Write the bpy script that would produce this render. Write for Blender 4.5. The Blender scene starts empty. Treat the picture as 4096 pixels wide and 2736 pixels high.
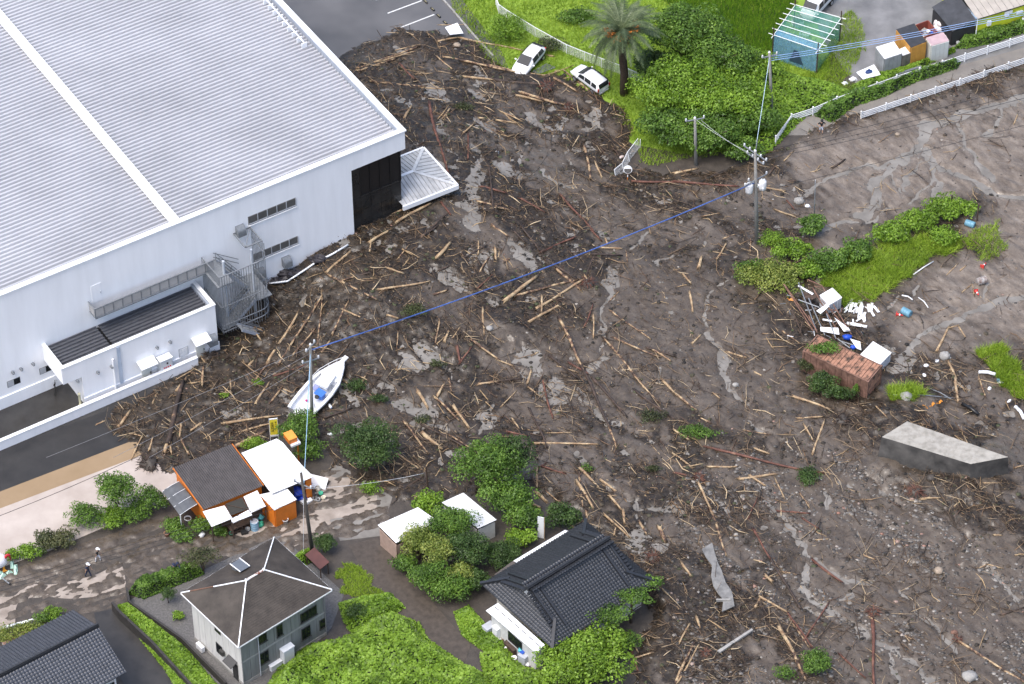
import bpy, math, random
import numpy as np
from mathutils import Vector, Matrix
rnd = random.Random(7)
nr = np.random.RandomState(11)
rad = math.radians
SC = bpy.context.scene
COL = SC.collection
# ------------------------------------------------------------------ camera, sky, sun, exposure
PW, PH, FP, DIST = 2348., 1568.4, 8000., 320.
PITCH, ROLL = rad(43.5), rad(-0.5)
FWD = np.array([0, math.cos(PITCH), -math.sin(PITCH)])
_r = np.array([1., 0, 0]); _u = np.cross(_r, FWD)
CR = math.cos(ROLL)*_r + math.sin(ROLL)*_u
CU = -math.sin(ROLL)*_r + math.cos(ROLL)*_u
CAM = -FWD*DIST
cd = bpy.data.cameras.new('camera'); cam = bpy.data.objects.new('camera', cd); COL.objects.link(cam)
cam.matrix_world = Matrix(((CR[0], CU[0], -FWD[0], CAM[0]), (CR[1], CU[1], -FWD[1], CAM[1]), (CR[2], CU[2], -FWD[2], CAM[2]), (0, 0, 0, 1)))
cd.sensor_width = 36; cd.lens = FP/PW*36; cd.clip_start = 1; cd.clip_end = 3000
SC.camera = cam
SUN_AZ, SUN_EL = rad(222), rad(64)
w = bpy.data.worlds.new('World'); SC.world = w; w.use_nodes = True
nt = w.node_tree; bg = nt.nodes['Background']
sky = nt.nodes.new('ShaderNodeTexSky'); sky.sky_type = 'NISHITA'; sky.sun_disc = False
sky.sun_elevation = SUN_EL; sky.sun_rotation = rad(90)-SUN_AZ
sky.air_density = 1.0; sky.dust_density = 4.0; sky.ozone_density = 1.5
nt.links.new(sky.outputs[0], bg.inputs[0]); bg.inputs[1].default_value = 0.15
sd = bpy.data.lights.new('sun', 'SUN'); sun = bpy.data.objects.new('sun', sd); COL.objects.link(sun)
sd.energy = 1.1; sd.angle = rad(32); sd.color = (1, .985, .96)
sun.rotation_euler = Vector((math.cos(SUN_AZ)*math.cos(SUN_EL), math.sin(SUN_AZ)*math.cos(SUN_EL), math.sin(SUN_EL))).to_track_quat('Z', 'Y').to_euler()
SC.view_settings.view_transform = 'Standard'; SC.view_settings.look = 'None'
SC.view_settings.exposure = 0.95; SC.view_settings.gamma = 1
# ------------------------------------------------------------------ survey: photo coordinates (2348 wide) to metres on the ground
def G(u, v, z=0.):
    d = FWD*FP + CR*(u-PW/2) - CU*(v-PH/2)
    return Vector(CAM + d*((z-CAM[2])/d[2]))
TL = {1: (0, 0), 2: (1300, 0), 3: (2696, 0), 4: (0, 900), 5: (1300, 900), 6: (2696, 900), 7: (0, 1816), 8: (1300, 1816), 9: (2696, 1816)}
KP = 4096/2348.
def T(n, x, y): return ((TL[n][0]+x*.59625)/KP, (TL[n][1]+y*.59625)/KP)
def GT(n, x, y, z=0.): return G(*T(n, x, y), z)
class Frame:
    def __init__(s, o, th, z=0.):
        s.o = np.array([o[0], o[1], z]); t = rad(th); s.th = t
        s.x = np.array([math.cos(t), math.sin(t), 0]); s.y = np.array([-math.sin(t), math.cos(t), 0])
    def on(s, ax, val, u, v):
        d = FWD*FP + CR*(u-PW/2) - CU*(v-PH/2); c = CAM-s.o
        C = np.array([c@s.x, c@s.y, c[2]]); Dd = np.array([d@s.x, d@s.y, d[2]])
        return Vector(C + Dd*((val-C[ax])/Dd[ax]))
    def w(s, x, y, z=0): return Vector(s.o + s.x*x + s.y*y + np.array([0, 0, z]))
    def inv(s, X, Y): return (X-s.o[0])*s.x[0]+(Y-s.o[1])*s.x[1], (X-s.o[0])*s.y[0]+(Y-s.o[1])*s.y[1]
# ------------------------------------------------------------------ noise
def vnoise(x, y, seed=0):
    x = np.asarray(x, float); y = np.asarray(y, float)
    ix = np.floor(x).astype(np.int64); iy = np.floor(y).astype(np.int64); fx = x-ix; fy = y-iy
    fx = fx*fx*(3-2*fx); fy = fy*fy*(3-2*fy)
    def h(a, b):
        n = (a*374761393 + b*668265263 + seed*1442695041) & 0x7fffffff
        n = ((n ^ (n >> 13))*1274126177) & 0x7fffffff
        return ((n ^ (n >> 16)) & 0xffff)/65535.
    return (h(ix, iy)*(1-fx)+h(ix+1, iy)*fx)*(1-fy)+(h(ix, iy+1)*(1-fx)+h(ix+1, iy+1)*fx)*fy
def fbm(x, y, o=4, seed=0):
    t = 0.; a = .5
    for i in range(o):
        t = t+a*vnoise(np.asarray(x)*2**i+i*17.3, np.asarray(y)*2**i-i*9.1, seed+i); a *= .5
    return t/(1-.5**o)
def sstep(a, b, x): t = np.clip((x-a)/(b-a), 0, 1); return t*t*(3-2*t)
def polyW(pts, z=0.): return np.array([tuple(G(u, v, z))[:2] for u, v in pts])
def sdist(P, X, Y):                                  # signed distance to a polygon, positive inside
    n = len(P); d = np.full(np.shape(X), 1e9); ins = np.zeros(np.shape(X), bool)
    for i in range(n):
        ax, ay = P[i]; bx, by = P[(i+1) % n]; ex, ey = bx-ax, by-ay
        t = np.clip(((X-ax)*ex+(Y-ay)*ey)/(ex*ex+ey*ey+1e-9), 0, 1)
        d = np.minimum(d, (X-ax-t*ex)**2+(Y-ay-t*ey)**2)
        c = (ay > Y) != (by > Y)
        ins ^= c & (X < (bx-ax)*(Y-ay)/(by-ay+1e-12)+ax)
    d = np.sqrt(d); return np.where(ins, d, -d)
def ldist(P, X, Y):                                  # distance to a polyline
    d = np.full(np.shape(X), 1e9)
    for (ax, ay), (bx, by) in zip(P[:-1], P[1:]):
        ex, ey = bx-ax, by-ay; t = np.clip(((X-ax)*ex+(Y-ay)*ey)/(ex*ex+ey*ey+1e-9), 0, 1)
        d = np.minimum(d, (X-ax-t*ex)**2+(Y-ay-t*ey)**2)
    return np.sqrt(d)
# ------------------------------------------------------------------ objects
def tag(o, label=None, cat=None, group=None, kind=None):
    if label: o['label'] = label
    if cat: o['category'] = cat
    if group: o['group'] = group
    if kind: o['kind'] = kind
    return o
def thing(name, label, cat, loc=(0, 0, 0), rz=0, group=None, rot=None):
    o = bpy.data.objects.new(name, None); COL.objects.link(o); o.empty_display_size = .3
    o.location = loc; o.rotation_euler = rot if rot else (0, 0, rz)
    return tag(o, label, cat, group)
def link(name, me, mat=None, parent=None):
    o = bpy.data.objects.new(name, me); COL.objects.link(o)
    if mat is not None and not me.materials: me.materials.append(mat)
    if parent is not None: o.parent = parent
    return o
def npmesh(name, V, F, mat, parent=None, smooth=False):
    V = np.asarray(V, np.float32); F = np.asarray(F, np.int32); me = bpy.data.meshes.new(name); k = F.shape[1]
    me.vertices.add(len(V)); me.vertices.foreach_set('co', V.ravel())
    me.loops.add(F.size); me.loops.foreach_set('vertex_index', F.ravel())
    me.polygons.add(len(F)); me.polygons.foreach_set('loop_start', np.arange(0, F.size, k, dtype=np.int32))
    if smooth: me.polygons.foreach_set('use_smooth', np.ones(len(F), bool))
    me.update(calc_edges=True)
    return link(name, me, mat, parent)
class MB:
    def __init__(s): s.V = []; s.F = []
    def add(s, vs, fs):
        n = len(s.V); s.V += [tuple(v) for v in vs]; s.F += [tuple(n+i for i in f) for f in fs]; return s
    def box(s, x0, x1, y0, y1, z0, z1):
        return s.add([(x0, y0, z0), (x1, y0, z0), (x1, y1, z0), (x0, y1, z0), (x0, y0, z1), (x1, y0, z1), (x1, y1, z1), (x0, y1, z1)],
                     [(3, 2, 1, 0), (4, 5, 6, 7), (0, 1, 5, 4), (1, 2, 6, 5), (2, 3, 7, 6), (3, 0, 4, 7)])
    def bar(s, p, q, w, h=None, up=(0, 0, 1)):
        h = h or w; p = Vector(p); q = Vector(q); d = (q-p).normalized(); up = Vector(up)
        if abs(d.dot(up)) > .98: up = Vector((1, 0, 0))
        a = d.cross(up).normalized()*w/2; b = a.cross(d).normalized()*h/2
        return s.add([p-a-b, p+a-b, p+a+b, p-a+b, q-a-b, q+a-b, q+a+b, q-a+b], [(0, 1, 2, 3), (7, 6, 5, 4), (0, 4, 5, 1), (1, 5, 6, 2), (2, 6, 7, 3), (3, 7, 4, 0)])
    def tube(s, p, q, r0, r1=None, n=8, cap=True):
        r1 = r0 if r1 is None else r1; p = Vector(p); q = Vector(q); d = (q-p).normalized()
        a = d.orthogonal().normalized(); b = d.cross(a)
        vs = [p+(a*math.cos(2*math.pi*i/n)+b*math.sin(2*math.pi*i/n))*r0 for i in range(n)]+[q+(a*math.cos(2*math.pi*i/n)+b*math.sin(2*math.pi*i/n))*r1 for i in range(n)]
        fs = [(i, (i+1) % n, n+(i+1) % n, n+i) for i in range(n)]
        if cap: fs += [tuple(range(n-1, -1, -1)), tuple(range(n, 2*n))]
        return s.add(vs, fs)
    def path(s, pts, r, n=6, r1=None, cap=True):
        pts = [Vector(p) for p in pts]; m = len(pts); vs = []; a = None
        for i, p in enumerate(pts):
            d = (pts[min(i+1, m-1)]-pts[max(i-1, 0)]).normalized()
            a = d.orthogonal().normalized() if a is None else (a-d*a.dot(d)).normalized()
            b = d.cross(a); rr = r if r1 is None else r+(r1-r)*i/(m-1)
            vs += [p+(a*math.cos(2*math.pi*k/n)+b*math.sin(2*math.pi*k/n))*rr for k in range(n)]
        fs = [(i*n+k, i*n+(k+1) % n, (i+1)*n+(k+1) % n, (i+1)*n+k) for i in range(m-1) for k in range(n)]
        if cap: fs += [tuple(range(n-1, -1, -1)), tuple(range((m-1)*n, m*n))]
        return s.add(vs, fs)
    def poly(s, pts): return s.add(pts, [tuple(range(len(pts)))])
    def slab(s, pts, vec):
        n = len(pts); vec = Vector(vec); a = [Vector(p) for p in pts]
        return s.add(a+[p+vec for p in a], [tuple(range(n-1, -1, -1)), tuple(range(n, 2*n))]+[(i, (i+1) % n, n+(i+1) % n, n+i) for i in range(n)])
    def lathe(s, prof, n=12, c=(0, 0, 0)):
        vs = [(c[0]+r*math.cos(2*math.pi*k/n), c[1]+r*math.sin(2*math.pi*k/n), c[2]+z) for r, z in prof for k in range(n)]; m = len(prof)
        return s.add(vs, [(i*n+k, i*n+(k+1) % n, (i+1)*n+(k+1) % n, (i+1)*n+k) for i in range(m-1) for k in range(n)]+[tuple(range(n-1, -1, -1)), tuple(range((m-1)*n, m*n))])
    def blob(s, c, r, seed=0, sq=(1, 1, 1), n=8, m=5, amp=.25):
        rr = random.Random(seed); vs = []
        for i in range(m+1):
            for k in range(n):
                t = math.pi*i/m; f = 2*math.pi*k/n; q = r*(1+amp*(rr.random()*2-1)) if 0 < i < m else r
                vs.append((c[0]+q*sq[0]*math.sin(t)*math.cos(f), c[1]+q*sq[1]*math.sin(t)*math.sin(f), c[2]+q*sq[2]*math.cos(t)))
        return s.add(vs, [(i*n+k, (i+1)*n+k, (i+1)*n+(k+1) % n, i*n+(k+1) % n) for i in range(m) for k in range(n)])
    def xf(s, M): s.V = [tuple(M @ Vector(v)) for v in s.V]; return s
    def mesh(s, name, mat=None, smooth=False):
        me = bpy.data.meshes.new(name); me.from_pydata(s.V, [], s.F)
        if smooth: me.polygons.foreach_set('use_smooth', [True]*len(me.polygons))
        me.update()
        if mat is not None: me.materials.append(mat)
        return me
    def build(s, name, mat, parent=None, smooth=False): return link(name, s.mesh(name, mat, smooth), None, parent)
def inst(name, me, parent, loc=(0, 0, 0), rot=(0, 0, 0), sc=None, M=None):
    o = link(name, me, None, parent)
    if M is not None: o.matrix_local = M
    else:
        o.location = loc; o.rotation_euler = rot
        if sc: o.scale = sc
    return o
def copy_tree(o, parent=None):
    c = o.copy(); COL.objects.link(c); c.parent = parent
    for ch in list(o.children): copy_tree(ch, c)
    return c
# ------------------------------------------------------------------ materials
def lin(h):
    return tuple((c/12.92 if c <= .04045 else ((c+.055)/1.055)**2.4) for c in [int(h[i:i+2], 16)/255 for i in (0, 2, 4)])
def M(name, col, rough=.6, var=.18, scale=2., col2=None, bump=0., bscale=25., metal=0., spec=.5, detail=6., thr=None, obj=False, alpha=1., stretch=None):
    m = bpy.data.materials.new(name); m.use_nodes = True; t = m.node_tree; N = t.nodes; L = t.links; b = N['Principled BSDF']
    b.inputs['Roughness'].default_value = rough; b.inputs['Metallic'].default_value = metal; b.inputs['Specular IOR Level'].default_value = spec
    if obj: src = N.new('ShaderNodeTexCoord').outputs['Object']
    else: src = N.new('ShaderNodeNewGeometry').outputs['Position']
    if stretch:
        mp = N.new('ShaderNodeMapping'); mp.inputs['Scale'].default_value = stretch[:3]
        if len(stretch) > 3: mp.inputs['Rotation'].default_value = (0, 0, stretch[3])
        L.new(src, mp.inputs[0]); src = mp.outputs[0]
    nz = N.new('ShaderNodeTexNoise'); nz.inputs['Scale'].default_value = scale; nz.inputs['Detail'].default_value = detail; nz.inputs['Roughness'].default_value = .6; L.new(src, nz.inputs['Vector'])
    rp = N.new('ShaderNodeValToRGB'); lo, hi = thr if thr else (.3, .7)
    rp.color_ramp.elements[0].position = lo; rp.color_ramp.elements[1].position = hi
    c2 = col2 if col2 else tuple(min(1, c*(1+var)) for c in col); c1 = col if col2 else tuple(c*(1-var) for c in col)
    rp.color_ramp.elements[0].color = (*c1, 1); rp.color_ramp.elements[1].color = (*c2, 1)
    L.new(nz.outputs['Fac'], rp.inputs[0]); L.new(rp.outputs[0], b.inputs['Base Color'])
    if bump:
        n2 = N.new('ShaderNodeTexNoise'); n2.inputs['Scale'].default_value = bscale; n2.inputs['Detail'].default_value = 4; L.new(src, n2.inputs['Vector'])
        bp = N.new('ShaderNodeBump'); bp.inputs['Strength'].default_value = bump; bp.inputs['Distance'].default_value = .05
        L.new(n2.outputs['Fac'], bp.inputs['Height']); L.new(bp.outputs[0], b.inputs['Normal'])
    if alpha < 1: b.inputs['Alpha'].default_value = alpha
    return m
def LEAF(name, c1, c2, c3, rough=.45, nscale=.6):
    m = bpy.data.materials.new(name); m.use_nodes = True; t = m.node_tree; N = t.nodes; L = t.links; b = N['Principled BSDF']
    g = N.new('ShaderNodeNewGeometry'); nz = N.new('ShaderNodeTexNoise'); nz.inputs['Scale'].default_value = nscale; nz.inputs['Detail'].default_value = 3
    L.new(g.outputs['Position'], nz.inputs['Vector'])
    ad = N.new('ShaderNodeMath'); ad.operation = 'MULTIPLY_ADD'; ad.inputs[1].default_value = .5; L.new(g.outputs['Random Per Island'], ad.inputs[0])
    m2 = N.new('ShaderNodeMath'); m2.operation = 'MULTIPLY_ADD'; m2.inputs[1].default_value = 1.3; m2.inputs[2].default_value = -.4; L.new(nz.outputs['Fac'], m2.inputs[0]); L.new(m2.outputs[0], ad.inputs[2])
    rp = N.new('ShaderNodeValToRGB'); e = rp.color_ramp.elements; e[0].position = .15; e[1].position = .85; e[0].color = (*c1, 1); e[1].color = (*c3, 1)
    k = e.new(.5); k.color = (*c2, 1); L.new(ad.outputs[0], rp.inputs[0]); L.new(rp.outputs[0], b.inputs['Base Color'])
    b.inputs['Roughness'].default_value = rough; b.inputs['Specular IOR Level'].default_value = .35
    tr = N.new('ShaderNodeBsdfTranslucent'); L.new(rp.outputs[0], tr.inputs[0]); mx = N.new('ShaderNodeMixShader'); mx.inputs[0].default_value = .28
    L.new(b.outputs[0], mx.inputs[1]); L.new(tr.outputs[0], mx.inputs[2]); L.new(mx.outputs[0], N['Material Output'].inputs[0])
    return m
m_white = M('white_wall', (.89, .90, .92), .55, .05, 1.1, stretch=(1, 1, .12))
m_cap = M('white_trim', (.84, .85, .86), .4, .02, 1)
m_roof = M('galvanised_roof', (.43, .435, .455), .55, .12, .12, metal=.05)
m_grey = M('grey_paint', (.42, .44, .47), .5, .1, 2)
m_gut = M('gutter_grey', (.30, .33, .38), .5, .12, 2)
m_galv = M('galvanised_steel', (.22, .235, .25), .5, .2, 5, metal=.3)
m_dgrey = M('dark_grey_roof', (.085, .088, .098), .35, .25, 1.2, stretch=(.35, 4, 4, .56))
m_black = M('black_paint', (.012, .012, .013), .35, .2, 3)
m_glass = M('dark_glass', (.012, .014, .016), .06, .3, 1)
m_panelblk = M('black_panel', (.022, .022, .022), .22, .4, .8)
m_winfr = M('window_grey', (.17, .17, .165), .4, .2, 2)
m_asph = M('wet_asphalt', (.045, .044, .043), .35, .35, .35, bump=.2, bscale=30)
m_asphd = M('dark_asphalt', (.02, .019, .018), .28, .3, .4, bump=.15, bscale=30)
m_line = M('road_paint', (.62, .62, .6), .6, .15, 3)
m_conc = M('concrete', (.30, .29, .27), .75, .25, 1.5, bump=.2)
m_earth = M('wet_earth', (.060, .050, .041), .6, .3, 1.2, bump=.6, bscale=8)
m_gravel = M('grey_gravel', (.115, .11, .105), .6, .35, 6, bump=.5, bscale=18)
m_rust = M('rust', (.10, .052, .036), .85, .4, 2.2, col2=(.26, .145, .105), bump=.3)
m_bark = M('bark', (.035, .022, .016), .75, .3, 6, col2=(.10, .065, .045), bump=.6)
m_metalw = M('white_metal', (.75, .76, .77), .4, .05, 2)
m_pole = M('concrete_pole', (.23, .225, .21), .8, .15, 3)
# ================================================================== ground, mud and water
WH = Frame(G(928, 303, 13), 32.0)
def base(X, Y):
    s, b = WH.inv(X, Y)                               # deep deposit banked against the end of the hall
    h = 3.1*sstep(-21, -7, s)*(1-sstep(0, 24, -b))*(1-sstep(3, 24, s))*(1-sstep(9, 30, b))
    return h
def GM(u, v, dz=.3):
    z = 0.
    for _ in range(6):
        p = G(u, v, z+dz); z = .5*z+.5*float(base(p.x, p.y))
    return G(u, v, float(base(p.x, p.y))+dz)
def GMT(n, x, y, dz=.3): return GM(*T(n, x, y), dz)
MUDP = [(770, 140), (845, 95), (920, 60), (1010, 68), (1085, 95), (1130, 138), (1200, 158), (1300, 168), (1350, 203), (1400, 220), (1438, 245), (1458, 290), (1456, 330), (1440, 385), (1520, 390), (1640, 382), (1715, 372), (1745, 348), (1800, 330), (1850, 295), (1950, 262), (2100, 215), (2348, 125),
        (2520, 60), (2520, 1720), (1260, 1720), (1300, 1620), (1440, 1560), (1490, 1400), (1440, 1290), (1380, 1225), (1300, 1185), (1240, 1130), (1060, 1130), (1000, 1145), (905, 1150), (880, 1105), (810, 1108), (760, 1070), (750, 1010), (640, 990), (560, 1030), (450, 1085), (345, 1075), (300, 1010), (225, 962), (250, 935), (430, 845), (500, 790), (500, 640), (760, 480), (880, 420), (860, 250)]
LIGHTP = [[(1770, 360), (1900, 305), (2348, 205), (2520, 150), (2520, 700), (2348, 810), (2050, 800), (2000, 720), (2250, 560), (2240, 450), (2100, 480), (1900, 560), (1870, 480), (1830, 420)],
          [(1330, 640), (1480, 560), (1680, 600), (1760, 720), (1830, 850), (1880, 930), (1850, 1000), (1700, 1000), (1600, 940), (1480, 960), (1330, 960), (1240, 830), (1200, 780), (1330, 760)],
          [(1850, 990), (1960, 1050), (2050, 1110), (2200, 1200), (2348, 1330), (2520, 1400), (2520, 1720), (2000, 1720), (1850, 1480), (1780, 1300), (1700, 1150), (1620, 1080), (1700, 1040)]]
# shallow channels cut by running water: tile, width in metres, points
STREAMS = [(3, .9, [(1690, 820), (1650, 960), (1500, 1080), (1350, 1200), (1350, 1320), (1270, 1450)]), (3, .6, [(1680, 1000), (1740, 1090), (1780, 1290), (1760, 1370)]), (3, .5, [(1640, 980), (1400, 1090), (1100, 1170), (850, 1290)]),
           (3, .7, [(1740, 1100), (2000, 1200), (2200, 1300), (2400, 1350)]), (3, .5, [(1900, 830), (2000, 1050), (2150, 1200)]), (3, .4, [(1580, 1360), (1740, 1180)]), (3, .45, [(2190, 700), (2170, 820), (2060, 900)]), (3, 1.3, [(1670, 840), (2000, 745), (2400, 640)]), (3, .35, [(1450, 1140), (1520, 1230), (1500, 1300)]), (3, .3, [(1680, 1060), (1560, 1180), (1540, 1260)]), (3, .4, [(1000, 1543), (1100, 1500), (1300, 1480), (1430, 1400)]),
           (6, .8, [(2400, 460), (2100, 545), (1850, 625), (1650, 720), (1570, 850), (1470, 980)]), (6, .35, [(2110, 330), (2110, 440), (2090, 500)]), (6, .3, [(1620, 400), (1660, 580)]), (6, .3, [(1470, 470), (1400, 620)]), (6, .35, [(340, 340), (240, 430), (210, 640)]), (6, .5, [(210, 700), (300, 800), (330, 930), (370, 1070), (460, 1180)]), (6, .3, [(700, 1080), (720, 1250)]), (6, .4, [(470, 1300), (560, 1390), (720, 1440)]),
           (9, .5, [(600, 300), (760, 450), (880, 650), (930, 705), (1100, 825), (1300, 850)]), (9, .5, [(870, 720), (870, 880), (960, 1000), (1200, 1130), (1290, 1220)]), (9, .35, [(1010, 230), (1060, 370), (1150, 420), (1300, 570)]), (9, .4, [(1200, 200), (1280, 330), (1460, 540)]), (9, .45, [(1320, 170), (1440, 290), (1550, 360)]), (9, .5, [(1700, 390), (1860, 400), (1945, 560), (1890, 690), (1950, 740), (2100, 780), (2330, 960)]), (9, .6, [(1400, 1270), (1560, 1350), (1720, 1480), (1800, 1560)]), (9, .4, [(1480, 900), (1700, 1100), (1880, 1310)]), (9, .35, [(1460, 1340), (1500, 1420), (1490, 1560)]), (9, .3, [(1100, 120), (1140, 200)]), (9, .3, [(360, 650), (440, 780)]), (9, .3, [(860, 1000), (1000, 1100), (1100, 1090)]), (9, .3, [(1500, 680), (1640, 790), (1720, 900)]),
           (5, .5, [(1950, 290), (1910, 400), (1900, 500), (1880, 600), (1860, 740), (1870, 860), (1780, 960)]), (5, .6, [(1360, 770), (1330, 850), (1250, 920)]), (5, .5, [(1130, 1190), (1090, 1250), (1110, 1310), (1060, 1380)]), (5, .8, [(820, 1390), (650, 1290), (640, 1230), (500, 1200)]), (5, .3, [(2250, 930), (2250, 1030)]), (5, .5, [(1430, 990), (1560, 1030), (1760, 1190)]), (5, .35, [(1680, 1060), (1800, 1190)]), (5, .5, [(1700, 520), (1780, 560), (1830, 700)]), (5, .3, [(2150, 40), (2050, 160)]), (5, .4, [(2330, 190), (2220, 250)]), (5, .3, [(800, 1180), (820, 1110)]),
           (2, 1.1, [(1040, 1120), (1000, 1240), (960, 1370), (990, 1500)]), (2, .4, [(840, 990), (910, 1060), (900, 1130)]), (2, .4, [(1250, 930), (1330, 1040), (1300, 1100)]), (2, .5, [(760, 800), (800, 880)]), (2, .4, [(1690, 740), (1850, 860)]), (2, .35, [(1700, 900), (1620, 1010), (1640, 1080)]), (2, .4, [(980, 960), (1040, 1030), (1010, 1130)]), (2, .35, [(1430, 1100), (1540, 1210), (1700, 1260)]),
           (8, .5, [(1690, 0), (1760, 110), (1900, 200), (2010, 300), (2150, 370), (2348, 360)]), (8, .35, [(780, 0), (800, 80)]), (8, .3, [(1900, 60), (2100, 140)])]
PONDS = [(5, 680, 850, 1.5), (5, 590, 930, 1.2), (8, 2080, 600, 1.9), (8, 2110, 700, 1.2), (5, 1330, 200, 1.5), (5, 1040, 230, .9), (5, 830, 325, 1.1), (2, 730, 605, 1.3), (2, 1020, 630, .9), (2, 1400, 790, 1.0), (2, 1690, 1000, .7), (9, 300, 1230, 1.1), (9, 260, 1270, .9), (2, 500, 330, .8), (5, 1340, 880, 1.6), (5, 1240, 100, .9), (5, 690, 1250, 1.1), (5, 1530, 1080, 1.5), (2, 1250, 1130, 1.2), (2, 1100, 840, 1.), (2, 820, 1110, .9), (5, 1120, 500, .6), (8, 500, 330, .7)]
mudP = polyW(MUDP, .3)
CELL = .18
gx = np.arange(-46, 53, CELL); gy = np.arange(-46, 54, CELL)
X, Y = np.meshgrid(gx, gy)
B0 = base(X, Y)
# the polygons were drawn on the picture, so survey them on the raised surface
mudP = np.array([tuple(GM(u, v))[:2] for u, v in MUDP])
sdm = sdist(mudP, X, Y) + (fbm(X*.6, Y*.6, 4, 3)-.5)*2.2 + (fbm(X*2.2, Y*2.2, 3, 31)-.5)*.8
light = np.zeros_like(X)
for kL, P in enumerate(LIGHTP):
    light = np.maximum(light, (1., .42, .48)[kL]*sstep(-2.8, 3.2, sdist(np.array([tuple(GM(u, v))[:2] for u, v in P]), X, Y)+(fbm(X*.35, Y*.35, 4, 5)-.5)*6+(fbm((X*.616-Y*.788)*.14, (X*.788+Y*.616)*.8, 4, 6)-.5)*7))
ca, sa = math.cos(rad(-52)), math.sin(rad(-52))          # direction the flow ran
FL = X*ca+Y*sa; FC = -X*sa+Y*ca
rough = (fbm(X*1.3, Y*1.3, 4, 8)-.5)*.50 + (fbm(FL*.35, FC*.7, 3, 9)-.5)*.44
wq = (fbm(X*.3, Y*.3, 3, 14)-.5)*5
streak = (fbm(FL*.22+wq, FC*.75+wq*.5, 4, 12)-.5)*.26 - .13*np.abs(fbm(FL*.10+wq*.3, FC*.55+wq*.4, 4, 13)-.5)*2 + .055 + (fbm(X*1.6, Y*1.6, 3, 4)-.5)*.05
patch = sstep(.50, .60, fbm(FL*.17+wq*.4, FC*.40+wq*.5, 5, 33))*(.35+.65*sstep(-14, 2, X))*sstep(.5, 2.5, sdm)*(1-sstep(-3, 0, -np.hypot(X+20, Y-2)/4))
light = np.maximum(light, .5*patch)
hn = rough*(1-light) + streak*light
# heaped debris
HEAPS = [(5, 1240, 690, 2.5, .5), (5, 1640, 620, 2., .45), (5, 300, 480, 3, .5), (5, 660, 600, 3, .4), (4, 1700, 480, 1.4, 1.3), (4, 1350, 900, 1.6, .7), (9, 2000, 420, 5, .8), (6, 1500, 1280, 3.0, 1.0), (9, 2120, 60, 2.5, 1.0), (9, 1700, 190, 2.2, .6), (9, 1430, 90, 1.8, .8), (9, 1940, 235, 1.8, .8), (6, 900, 1330, 3, .6), (8, 1750, 300, 3, .5), (8, 2150, 950, 3, .9), (2, 1400, 560, 2.2, .6), (2, 300, 460, 2.5, .5), (9, 130, 900, 3, .4), (9, 200, 1250, 3, .3), (4, 1000, 1250, 2, .4), (4, 1800, 800, 3, .3), (8, 1950, 1100, 2.5, .7), (5, 950, 850, 2, .4), (6, 520, 620, 2.5, .5)]
for n, x, y, r, a in HEAPS:
    p = GMT(n, x, y); hn = hn + a*np.exp(-((X-p.x)**2+(Y-p.y)**2)/r**2)
carve = np.zeros_like(X)
wob = (fbm(X*.7, Y*.7, 3, 77)-.5)*1.6; wob2 = (fbm(X*.7, Y*.7, 3, 78)-.5)*1.6
for n, wd, pts in STREAMS:
    d = ldist(np.array([tuple(GMT(n, x, y))[:2] for x, y in pts]), X+wob, Y+wob2)
    carve = np.maximum(carve, (.30 if wd > .4 else .24)*np.exp(-(d/(wd*.6))**2)*(.55+.9*fbm(X*1.6, Y*1.6, 3, 71)))
for n, x, y, r in PONDS:
    p = GMT(n, x, y); q1, q2 = (X-p.x)*ca+(Y-p.y)*sa, -(X-p.x)*sa+(Y-p.y)*ca; d = np.hypot(q1*.7, q2*1.3)+(fbm(FL*.7, FC*1.5, 5, 21)-.5)*r*3.2
    carve = np.maximum(carve, .36*(1-sstep(r*.3, r*1.15, d)))
WLEV = .085
Z = B0 + .30*sstep(-.5, 1.4, sdm) - .28 + .19 + hn*sstep(0, 1.5, sdm) - carve
Z = np.where(sdm < -.9, -1., Z)
Z = Z + (nr.rand(*Z.shape)-.5)*.06*(1-np.minimum(1, light*1.6))
ny, nx = X.shape
idx = np.arange(nx*ny).reshape(ny, nx)
Q = np.stack([idx[:-1, :-1], idx[:-1, 1:], idx[1:, 1:], idx[1:, :-1]], -1).reshape(-1, 4)
s_, b_ = WH.inv(X, Y)
keepv = ((sdm > -1.1) & ~((b_ > 1.2) & (s_ < -1.2) & (b_ < 60))).ravel()
def subgrid(Q, keep):
    Qk = Q[keep[Q].any(1)]; used = np.unique(Qk); rm = np.full(nx*ny, -1); rm[used] = np.arange(len(used)); return rm[Qk], used
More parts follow.
